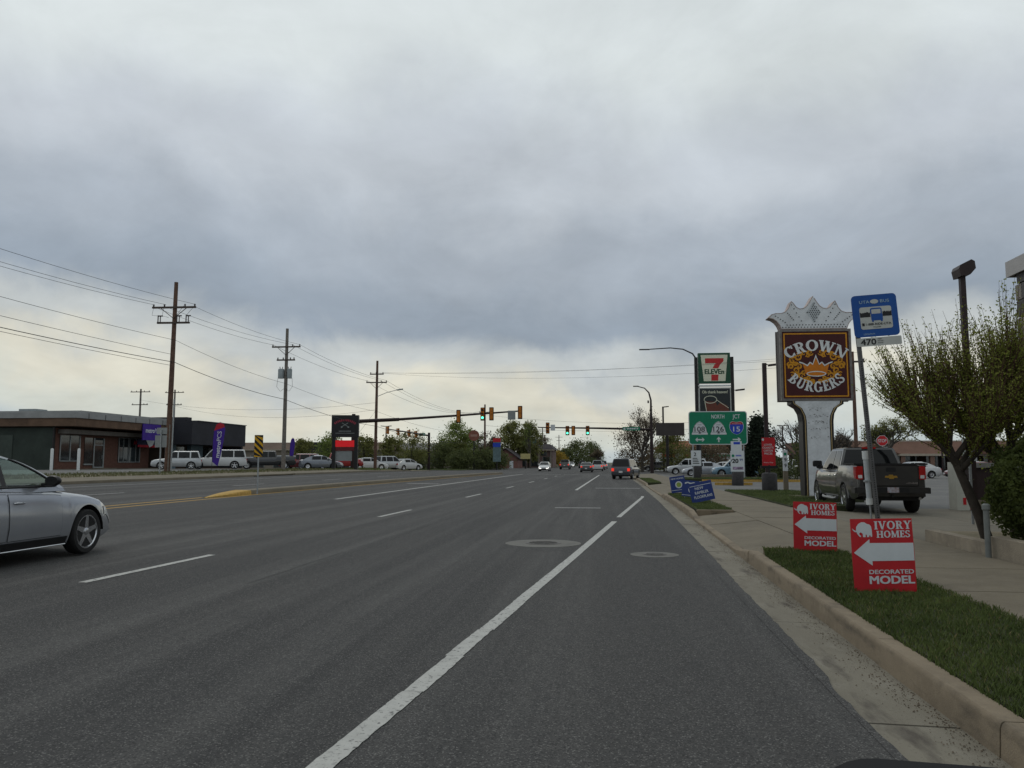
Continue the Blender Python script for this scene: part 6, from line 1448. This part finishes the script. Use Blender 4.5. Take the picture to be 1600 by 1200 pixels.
# stone restaurant corner at the right edge
t = thing('stone_building', 'stone faced restaurant corner with white eave at the right picture edge', 'building', (8.26, 6, .0), 0)
MORT = mat('stone_mortar', (0.20, 0.19, 0.17), .95, noise=(6, .2), bump=(20, .4))
bpart('wall', MORT, t, (.1, 8, 0, 11.0, 0, 5.3)); STM = [mat('stone_%d' % k, c, .9, noise=(4, .3), bump=(12, .5)) for k, c in enumerate(((.20,.17,.13), (.13,.12,.115), (.25,.20,.14), (.09,.085,.085), (.22,.20,.18)))]
random.seed(21)
z = 0.0
while z < 5.1:
    h_ = random.uniform(.22, .42); y = 8.0+random.uniform(0, .3)
    while y < 10.95:
        w_ = min(random.uniform(.3, .65), 11.0-y); 
        if w_ > .12: MB().box((.05+random.uniform(-.02, .02), y+w_/2, z+h_/2), (.16, w_-.03, h_-.03)).build('stone', random.choice(STM), t)
        y += w_
    x = .1
    while x < 2.0:
        w_ = random.uniform(.3, .6); MB().box((x+w_/2, 11.03+random.uniform(-.02, .02), z+h_/2), (w_-.03, .14, h_-.03)).build('stone', random.choice(STM), t); x += w_
    z += h_
m = MB().b2(-.05, 8.2, -.3, 11.14, 5.32, 5.42); m.b2(-.09, -.05, -.3, 11.18, 5.22, 5.54); m.b2(-.05, 8.2, 11.14, 11.18, 5.22, 5.54); m.build('eave', mat('eave_white', (0.36, 0.345, 0.34), .5, noise=(2, .1)), t)

# ================================================================ PLANTER
t = thing('planter_wall', 'low concrete planter wall beside the sidewalk, under the shrub', 'wall', (5.24, 0, .15), 0)
PLW = surface_mat('planter_concrete', (0.25, 0.215, 0.165), [(2, I3, (0.16, 0.135, 0.105), .42, .66, .85), (9, I3, (0.31, 0.27, 0.21), .5, .72, .6)], bump=(60, .5, .015))
for a, b, h_ in ((3, 6.0, .27), (6.0, 9.0, .27), (9.0, 12.0, .27), (12.05, 14.2, .18)): MB().box((.10, (a+b)/2, h_/2-.03), (.2, b-a-.02, h_+.06)).build('wall_block', PLW, t)
struct('planter_soil', MB().flat([(5.44, 2), (7.6, 2), (7.6, 14.4), (5.44, 14.4)], .05, .29), DIRT)
o = MB().lathe([(.038, -.1), (.038, .64), (.052, .65), (.052, .71), (.03, .73)], n=12).build('post', mat('post_grey', (0.15, 0.16, 0.155), .6, noise=(7, .2)), loc=(5.17, 11.8, .15), smooth=40)
tag(o, 'short grey capped post standing at the end of the planter wall', 'post')

# ================================================================ the camera car's own door mirror, low in the right corner
t = thing('door_mirror', 'black rimmed car door mirror cut off by the bottom right corner', 'car mirror', (.262, .60, 1.087), R(-6))
MB().plate(rrect(-.125, .15, -.02, .150, .05, 8), -.012, .018).build('housing', mat('mirror_black', (0.006, 0.006, 0.007), .7, spec=.15), t, smooth=40)
MB().plate(rrect(-.117, .142, -.012, .1425, .044, 8), -.0135, -.011).build('glass', mat('mirror_glass', (0.55, 0.6, 0.6), .05, 1.0), t)
MB().b2(-.02, .02, .0, .04, -.25, .0).build('stalk', BLK, t)
# ================================================================ TREES AND SHRUBS
BARK = mat('bark', (0.045, 0.037, 0.030), .95, noise=(9, .35), bump=(25, .6)); BARKR = mat('twig_bark', (0.075, 0.040, 0.030), .9, noise=(9, .3)); BARKG = mat('bark_grey', (0.085, 0.075, 0.065), .95, noise=(9, .3), bump=(25, .5))
def leafm(name, a, b, sc=.9):
    m = mat('leaf_'+name, a, .7, noise=(sc, .35), col2=b, spec=.2)
    nt = m.node_tree; p = nt.nodes['Principled BSDF']; out = next(n for n in nt.nodes if n.type == 'OUTPUT_MATERIAL'); src = p.inputs['Base Color'].links[0].from_socket
    tr = nt.nodes.new('ShaderNodeBsdfTranslucent'); nt.links.new(src, tr.inputs[0]); mx = nt.nodes.new('ShaderNodeMixShader'); mx.inputs[0].default_value = .42
    nt.links.new(p.outputs[0], mx.inputs[1]); nt.links.new(tr.outputs[0], mx.inputs[2]); nt.links.new(mx.outputs[0], out.inputs[0])
    return m
LG1 = leafm('spring', (0.12, 0.175, 0.040), (0.25, 0.30, 0.085)); LG2 = leafm('dark', (0.06, 0.08, 0.032), (0.14, 0.16, 0.06)); LG3 = leafm('olive', (0.115, 0.135, 0.036), (0.24, 0.24, 0.08)); LG4 = leafm('brown', (0.095, 0.072, 0.046), (0.18, 0.14, 0.09)); LGY = leafm('yellow', (0.28, 0.17, 0.02), (0.42, 0.30, 0.06)); LFIR = leafm('fir', (0.016, 0.028, 0.020), (0.040, 0.054, 0.034))
LNEAR = leafm('near', (0.15, 0.185, 0.030), (0.32, 0.35, 0.075), 3); LBUD = leafm('bud', (0.10, 0.05, 0.035), (0.17, 0.10, 0.06), 5); LSHR = leafm('shrub', (0.045, 0.068, 0.020), (0.11, 0.135, 0.035), 3)
def leaves_np(P, size, seed, up=0.0):
    r = np.random.default_rng(seed); n = len(P); s = size*r.uniform(.6, 1.35, n)
    d = r.normal(size=(n, 3)); d[:, 2] += up; d /= np.linalg.norm(d, axis=1, keepdims=True)+1e-9
    e = np.cross(d, r.normal(size=(n, 3))); e /= np.linalg.norm(e, axis=1, keepdims=True)+1e-9
    V = np.empty((n, 4, 3)); V[:, 0] = P-d*s[:, None]*.6; V[:, 1] = P+e*s[:, None]*.38; V[:, 2] = P+d*s[:, None]*.6; V[:, 3] = P-e*s[:, None]*.38
    return V.reshape(-1, 3), np.arange(n*4).reshape(n, 4)
def tree(lb, loc, H, rx, z0, z1, nl, ls, lm, seed, bark=BARK, tr=.18, shape='round', name='tree', group=None, clumps=55, twig=True, spread=.16, cat='tree'):
    """crown between z0 and z1 with half width rx"""
    rnd = random.Random(seed); r = np.random.default_rng(seed); t = thing(name, lb, cat, loc, rnd.uniform(0, 6), group)
    m = MB(); top = (rnd.uniform(-.3, .3), rnd.uniform(-.3, .3), z0+(z1-z0)*(.75 if shape != 'cone' else .97))
    P = [(0, 0, -.2), (rnd.uniform(-.1, .1), rnd.uniform(-.1, .1), z0*.6), (top[0]*.5, top[1]*.5, (z0+top[2])/2), top]
    m.tube(P, [tr*1.15, tr*.9, tr*.55, tr*.12], 8)
    cen = []
    for k in range(clumps):
        q = rnd.random(); z = z0+(z1-z0)*q
        if shape == 'round': w = rx*math.sin(PI*min(.98, max(.06, .08+.9*q)))**.6
        elif shape == 'cone': w = rx*(1.02-q)**.85
        elif shape == 'up': w = rx*(.35+.65*q)*(1.15-q*.35)
        else: w = rx*(math.sin(PI*(.15+.8*q))**.5)
        rad = w*math.sqrt(rnd.uniform(.12, 1)); a = rnd.uniform(0, 2*PI); c = Vector((rad*math.cos(a), rad*math.sin(a), z)); cen.append(c)
        if twig:
            h = max(z0*.7, z-rad*.8-.3); h = min(h, top[2]); f = h/top[2]; s0 = Vector((top[0]*f, top[1]*f, h)); mid = s0.lerp(c, .5)+Vector((0, 0, -.08*rad if shape == 'cone' else .12*rad))
            m.tube([s0, mid, c], [tr*.22, tr*.14, tr*.05], 4, False)
    m.build('trunk', bark, t, smooth=60)
    per = max(1, nl//clumps); C = np.array([tuple(c) for c in cen]); idx = np.repeat(np.arange(clumps), per); sz = r.uniform(.6, 1.4, clumps)[idx]
    off = r.normal(size=(len(idx), 3))*(rx*spread)*sz[:, None]; off[:, 2] *= .8
    V, Fq = leaves_np(C[idx]+off, ls, seed+1); o = bpy.data.objects.new('crown', np_mesh('crown', V, Fq, lm)); COL.objects.link(o); o.parent = t
    return t
def bare_tree(lb, loc, H, rx, seed, lm, nl, ls, tr=.16, depth=4, name='bare_tree', group=None, z_split=.22, up=.55):
    rnd = random.Random(seed); t = thing(name, lb, 'tree', loc, 0, group); m = MB(); tips = []
    def grow(p, d, l, r_, lev):
        q = p+d*l; mid = p.lerp(q, .5)+Vector((rnd.uniform(-1, 1), rnd.uniform(-1, 1), rnd.uniform(-1, 1)))*l*.06
        m.tube([p, mid, q], [r_, r_*.85, r_*.68], 6 if lev < 2 else 3, False)
        if lev >= 2: tips.extend([mid, q])
        if lev >= depth: return
        for k in range(rnd.choice((3, 3, 4)) if lev else 5):
            a = rnd.uniform(0, 2*PI); sp = rnd.uniform(.35, .85); nd = (d+Vector((math.cos(a)*sp, math.sin(a)*sp, up*rnd.uniform(.1, .6)))).normalized()
            grow(p.lerp(q, rnd.uniform(.55, 1)), nd, l*rnd.uniform(.58, .82), r_*.55, lev+1)
    grow(Vector((0, 0, -.2)), Vector((rnd.uniform(-.08, .08), rnd.uniform(-.08, .08), 1)).normalized(), H*z_split+.2, tr, 0)
    zs = [v[2] for v in m.v]; ex = max(max(abs(v[0]), abs(v[1])) for v in m.v); kz = H/max(zs); kx_ = rx/ex
    m.v = [(x*kx_, y*kx_, z*kz) for x, y, z in m.v]; m.build('trunk', BARKG, t)
    if nl:
        r = np.random.default_rng(seed); C = np.array([(p.x*kx_, p.y*kx_, p.z*kz) for p in tips]); idx = r.integers(0, len(C), nl); V, Fq = leaves_np(C[idx]+r.normal(size=(nl, 3))*rx*.06, ls, seed)
        o = bpy.data.objects.new('crown', np_mesh('crown', V, Fq, lm)); COL.objects.link(o); o.parent = t
    return t
TL = 'trees beyond the left car parks'
for k, (x, y, H, w_, lb) in enumerate(((-46.5, 118, 4.5, 1.6, 'clipped dark conical tree just right of the grey utility pole'), (-41.5, 116, 5.0, 2.0, 'larger clipped tree in front of the black shop'), (-36.8, 118, 4.8, 1.9, 'clipped tree left of the black pylon sign'), (-31.5, 114, 4.6, 1.6, 'clipped tree right of the black pylon sign'))):
    tree(lb, (x, y, g(x, y)), H, w_, .6, H, 3600, .22, LG1 if k == 1 else LG3, 30+k, shape='oval', tr=.12, group=TL, clumps=70, spread=.2)
tree('loose spring tree behind the brown utility pole', (-31.5, 126, .15), 6.0, 2.9, 1.4, 6.0, 2600, .22, LG3, 41, tr=.14, group=TL, clumps=50)
bush = [(-33.5, 138, 3.2, 2.8, LG2), (-30.5, 143, 4.2, 2.8, LG2), (-28.0, 148, 5.2, 2.6, LG3), (-26.0, 139, 3.0, 2.4, LG2), (-22.2, 142, 3.4, 2.6, LG2), (-20.4, 146, 3.2, 2.4, LG2)]
for k, (x, y, H, w_, lm) in enumerate(bush):
    nm = ('first', 'second', 'third', 'fourth', 'fifth', 'last')[k]
    tree(f'dark rounded shrub, {nm} from the left in the thicket past the intersection', (x, y, .12), H, w_, .2, H, 3000, .26, lm, 50+k, tr=.1, name='shrub', group='dark shrubs past the intersection', clumps=60, spread=.22, cat='shrub')
tree('tall light green tree standing left of the round terracotta sign', (-28.5, 150, .12), 8.4, 3.7, 1.5, 8.4, 10000, .26, LG1, 61, group=TL, clumps=80, tr=.22)
bare_tree('brownish half bare tree behind the round terracotta sign', (-25.2, 156, .12), 7.2, 4.2, 62, LG4, 3200, .22, group=TL)
tree('large dark green tree above the pink gabled building', (-22.5, 188, .12), 10.4, 4.0, 2, 10.4, 8000, .32, LG3, 63, group=TL, clumps=80, tr=.25)
tree('second dark tree right of the large one above the pink building', (-18.8, 190, .12), 10.2, 3.2, 2, 10.2, 6500, .32, LG3, 64, group=TL, clumps=70, tr=.25)
bare_tree('slender half bare tree at the right end of the left tree group', (-17.6, 182, .12), 10.8, 2.0, 65, LG1, 900, .22, group=TL, up=1.2)
bare_tree('reddish bare tree far along the left side', (-19.5, 250, .1), 11, 5.0, 66, LG4, 1500, .3, group='far avenue trees')
tree('yellow flowering tree far along the left side', (-14.6, 225, .1), 4.2, 3.2, .8, 4.2, 2200, .32, LGY, 67, group='far avenue trees', clumps=50, spread=.2)
for k, (x, y, H, w_, lm) in enumerate(((-13.2, 245, 4.6, 3.4, LG2), (-11.5, 290, 8.2, 4.8, LG2), (-9.2, 300, 9.6, 5.2, LG2), (-6.8, 330, 9.8, 4.4, LG2), (-6.0, 420, 8.0, 4.5, LG2), (-22, 260, 5, 4, LG2), (-24, 300, 7, 6, LG3))):
    tree('far dark tree, number %s from the left in the row towards the vanishing point' % ('three', 'four', 'five', 'six', 'seven', 'two', 'one')[k], (x, y, .1), H, w_, .6, H, 2600, .42, lm, 70+k, group='far avenue trees', clumps=55, spread=.2, tr=.25)
# right-hand side
bare_tree('tall narrow bare tree behind the right signal pole', (5.0, 119, .06), 9.8, 3.4, 81, LG4, 1600, .16, group='trees right of the avenue', up=1.3, depth=5)
tree('brown budding tree left of the right signal pole', (3.6, 120, .06), 6.0, 2.7, .5, 6.0, 5200, .17, LG4, 82, group='trees right of the avenue', clumps=90, spread=.2, tr=.15)
tree('green leafy tree right of the right signal pole', (9.2, 117, .06), 5.4, 2.5, .4, 5.4, 4600, .2, LG3, 83, group='trees right of the avenue', clumps=80, spread=.2, tr=.15)
bare_tree('small bare tree at the right kerb near the vanishing point', (-2.2, 210, .06), 4.8, 3.2, 84, LG4, 1500, .22, group='trees right of the avenue')
tree('low hedge like tree behind the silver parked cars', (9.0, 140, .06), 4.0, 4.2, .3, 4.0, 3600, .25, LG4, 85, group='trees right of the avenue', clumps=70, spread=.2)
tree('brown hedge tree behind the route sign', (14.5, 124, .06), 4.0, 4.0, .3, 4.0, 3600, .25, LG4, 86, group='trees right of the avenue', clumps=70, spread=.2)
tree('dark fir tree behind the red carton price sign', (13.0, 71.5, .0), 5.2, 1.9, .3, 5.2, 9000, .20, LFIR, 87, shape='cone', tr=.12, name='fir_tree', clumps=140, spread=.16)
tree('round dark juniper at the foot of the fir tree', (14.3, 69.5, .0), 1.6, 1.4, .1, 1.5, 2600, .13, LG2, 88, name='shrub', tr=.05, clumps=50, spread=.24, cat='shrub')
tree('dark shrub behind the burger column', (17.2, 72, .0), 3.2, 1.5, .2, 3.2, 3600, .16, LG2, 89, name='shrub', tr=.08, clumps=60, spread=.22, cat='shrub')
bare_tree('bare spreading tree between burger column and pickup cab', (19.8, 86, .0), 6.0, 3.6, 90, LG4, 700, .12, group='bare trees before the mall', up=.5, depth=5)
bare_tree('greenish half bare tree right of the stop sign', (33.0, 100, .0), 6.6, 4.2, 91, LG3, 3600, .18, group='bare trees before the mall', depth=5)
bare_tree('thin bare tree just left of the stop sign', (25.5, 94, .0), 5.4, 3.0, 92, LG4, 400, .12, group='bare trees before the mall', depth=5)
for k, (x, lm, H) in enumerate(((40, LG4, 5.6), (52, LG3, 6.2), (24, LG4, 5.2))):
    bare_tree('distant bare tree above the mall roof, '+('middle one', 'right one', 'left one')[k], (x, 150, .06), H+.8, 4.5, 95+k, lm, 1200, .25, group='distant trees behind the mall')

# ---- near tree with whippy upright shoots, planter at the right
def whip_tree(lb, loc, trunk, limbs, shoots, seed, lm, name='ornamental_tree', leaf=.034, per=34, ln=(.7, 1.5), upk=1.0, core=None, tr0=.085):
    rnd = random.Random(seed); r = np.random.default_rng(seed); t = thing(name, lb, 'tree', loc, 0); m = MB()
    k = len(trunk); m.tube(trunk, [tr0*(1-.45*i/(k-1)) for i in range(k)], 10); ends = [Vector(trunk[-1])]
    lim = []
    for L_ in limbs: m.tube(L_, [.050, .036, .022][:len(L_)], 7); lim.append([Vector(p) for p in L_])
    m.build('trunk', BARK, t, smooth=60)
    tw = MB(); leafP = []; budP = []
    for s in range(shoots):
        L_ = rnd.choice(lim); q = rnd.uniform(.25, 1)
        seg = min(len(L_)-2, int(q*(len(L_)-1))); f = q*(len(L_)-1)-seg; p = L_[seg].lerp(L_[seg+1], f)
        od = (L_[-1]-L_[0]).normalized(); d = (od*rnd.uniform(.35, 1.1)+Vector((rnd.gauss(0, .30), rnd.gauss(0, .30), upk*rnd.uniform(.15, 1.0)))).normalized(); l = rnd.uniform(*ln)
        p1_ = p+d*l*.5; p2_ = p+d*l+Vector((rnd.gauss(0, .05), rnd.gauss(0, .05), .12*l))
        tw.tube([p, p1_, p2_], [.009, .006, .002], 3, False)
        for sub in range(3):
            f0 = rnd.uniform(.1, .5); b0 = p.lerp(p1_, f0*1.4) if f0 < .35 else p1_.lerp(p2_, f0-.35); d2 = (d+Vector((rnd.gauss(0, .25), rnd.gauss(0, .25), rnd.uniform(0, .35)))).normalized(); e2 = b0+d2*l*rnd.uniform(.15, .4)
            tw.tube([b0, e2], [.004, .0015], 3, False)
            for i in range(per//3): q2 = b0.lerp(e2, rnd.random()); leafP.append((q2.x+rnd.gauss(0, .018), q2.y+rnd.gauss(0, .018), q2.z+rnd.gauss(0, .018)))
        for i in range(per):
            q2 = p.lerp(p1_, rnd.random()) if rnd.random() < .45 else p1_.lerp(p2_, rnd.random()); (leafP if rnd.random() < .88 else budP).append((q2.x+rnd.gauss(0, .02), q2.y+rnd.gauss(0, .02), q2.z+rnd.gauss(0, .02)))
    tw.build('twigs', BARKR, t)
    if core:
        for (c, s_, n_) in core:
            Q = r.normal(size=(n_, 3))*np.array(s_)+np.array(c); leafP += [tuple(q) for q in Q]
    for nm, Pp, lm_, ls in (('crown', leafP, lm, leaf), ('buds', budP, LBUD, leaf*.8)):
        if Pp:
            V, Fq = leaves_np(np.array(Pp), ls, seed+3); o = bpy.data.objects.new(nm, np_mesh(nm, V, Fq, lm_)); COL.objects.link(o); o.parent = t
    return t
# local origin at the trunk foot
whip_tree('leaning small tree with upright budding shoots beside the pickup truck', (5.72, 13.0, .27),
    [(0, 0, -.1), (-.12, 0, .35), (-.30, 0, .85), (-.46, .02, 1.30), (-.56, .02, 1.55)],
    [[(-.50, .02, 1.40), (-.78, -.05, 1.75), (-1.02, -.1, 2.05)], [(-.55, .02, 1.52), (-.62, .1, 1.95), (-.66, .15, 2.35)], [(-.42, .0, 1.25), (-.10, -.12, 1.75), (.12, -.2, 2.2)], [(-.5, .02, 1.45), (-.36, .2, 1.9), (-.28, .3, 2.3)], [(-.53, .02, 1.5), (-.86, .25, 1.8), (-1.0, .35, 1.95)], [(-.42, .0, 1.15), (-.66, -.12, 1.42), (-.82, -.2, 1.56)], [(-.38, .0, 1.1), (-.10, .15, 1.45), (.2, .2, 1.65)], [(-.36, .0, 1.05), (-.2, -.3, 1.35), (-.1, -.5, 1.55)]],
    430, 5, LNEAR, ln=(.6, 1.25), per=38, leaf=.028)
whip_tree('denser dark leaved tree behind the shrub at the right edge', (6.30, 13.4, .27),
    [(0, 0, -.1), (-.02, 0, .6), (-.05, 0, 1.2), (0, 0, 1.6)],
    [[(-.05, 0, 1.15), (-.40, -.05, 1.7), (-.55, -.1, 2.25)], [(0, 0, 1.5), (.02, .1, 2.0), (.0, .1, 2.5)], [(0, 0, 1.5), (.4, -.1, 2.0), (.7, -.1, 2.4)], [(0, 0, 1.4), (-.2, -.3, 1.9), (-.2, -.5, 2.4)], [(0, 0, 1.4), (.3, .3, 1.9), (.4, .4, 2.3)], [(-.04, 0, 1.1), (-.45, -.1, 1.4), (-.7, -.15, 1.6)], [(0, 0, 1.2), (.3, -.4, 1.5), (.5, -.6, 1.7)]],
    430, 6, LNEAR, ln=(.7, 1.5), per=46, leaf=.032, core=[((-.1, 0, 2.1), (.38, .35, .40), 5200), ((.5, 0, 2.1), (.4, .35, .45), 4500)])
# clipped shrub on the planter
t = thing('shrub', 'dense dark green shrub spilling over the planter wall at the right edge', 'shrub', (6.05, 11.9, .27), 0)
r = np.random.default_rng(9); m = MB(); rnd = random.Random(2)
for k in range(26):
    a = rnd.uniform(0, 2*PI); m.tube([(rnd.gauss(0, .08), rnd.gauss(0, .08), -.05), (math.cos(a)*.35, math.sin(a)*.45, rnd.uniform(.5, 1.3))], [.02, .006], 4, False)
m.build('stems', BARK, t)
n = 15000; u = r.normal(size=(n, 3)); u /= np.linalg.norm(u, axis=1, keepdims=True); rad = r.uniform(.55, 1.0, n)**.5*(1+.14*np.sin(u[:, 0]*7+u[:, 2]*5)*np.cos(u[:, 1]*6+1))
P = u*rad[:, None]*np.array([.70, .95, .78])+np.array([0, 0, .80]); P = P[P[:, 2] > .02]
V, Fq = leaves_np(P, .050, 12); o = bpy.data.objects.new('foliage', np_mesh('foliage', V, Fq, LSHR)); COL.objects.link(o); o.parent = t
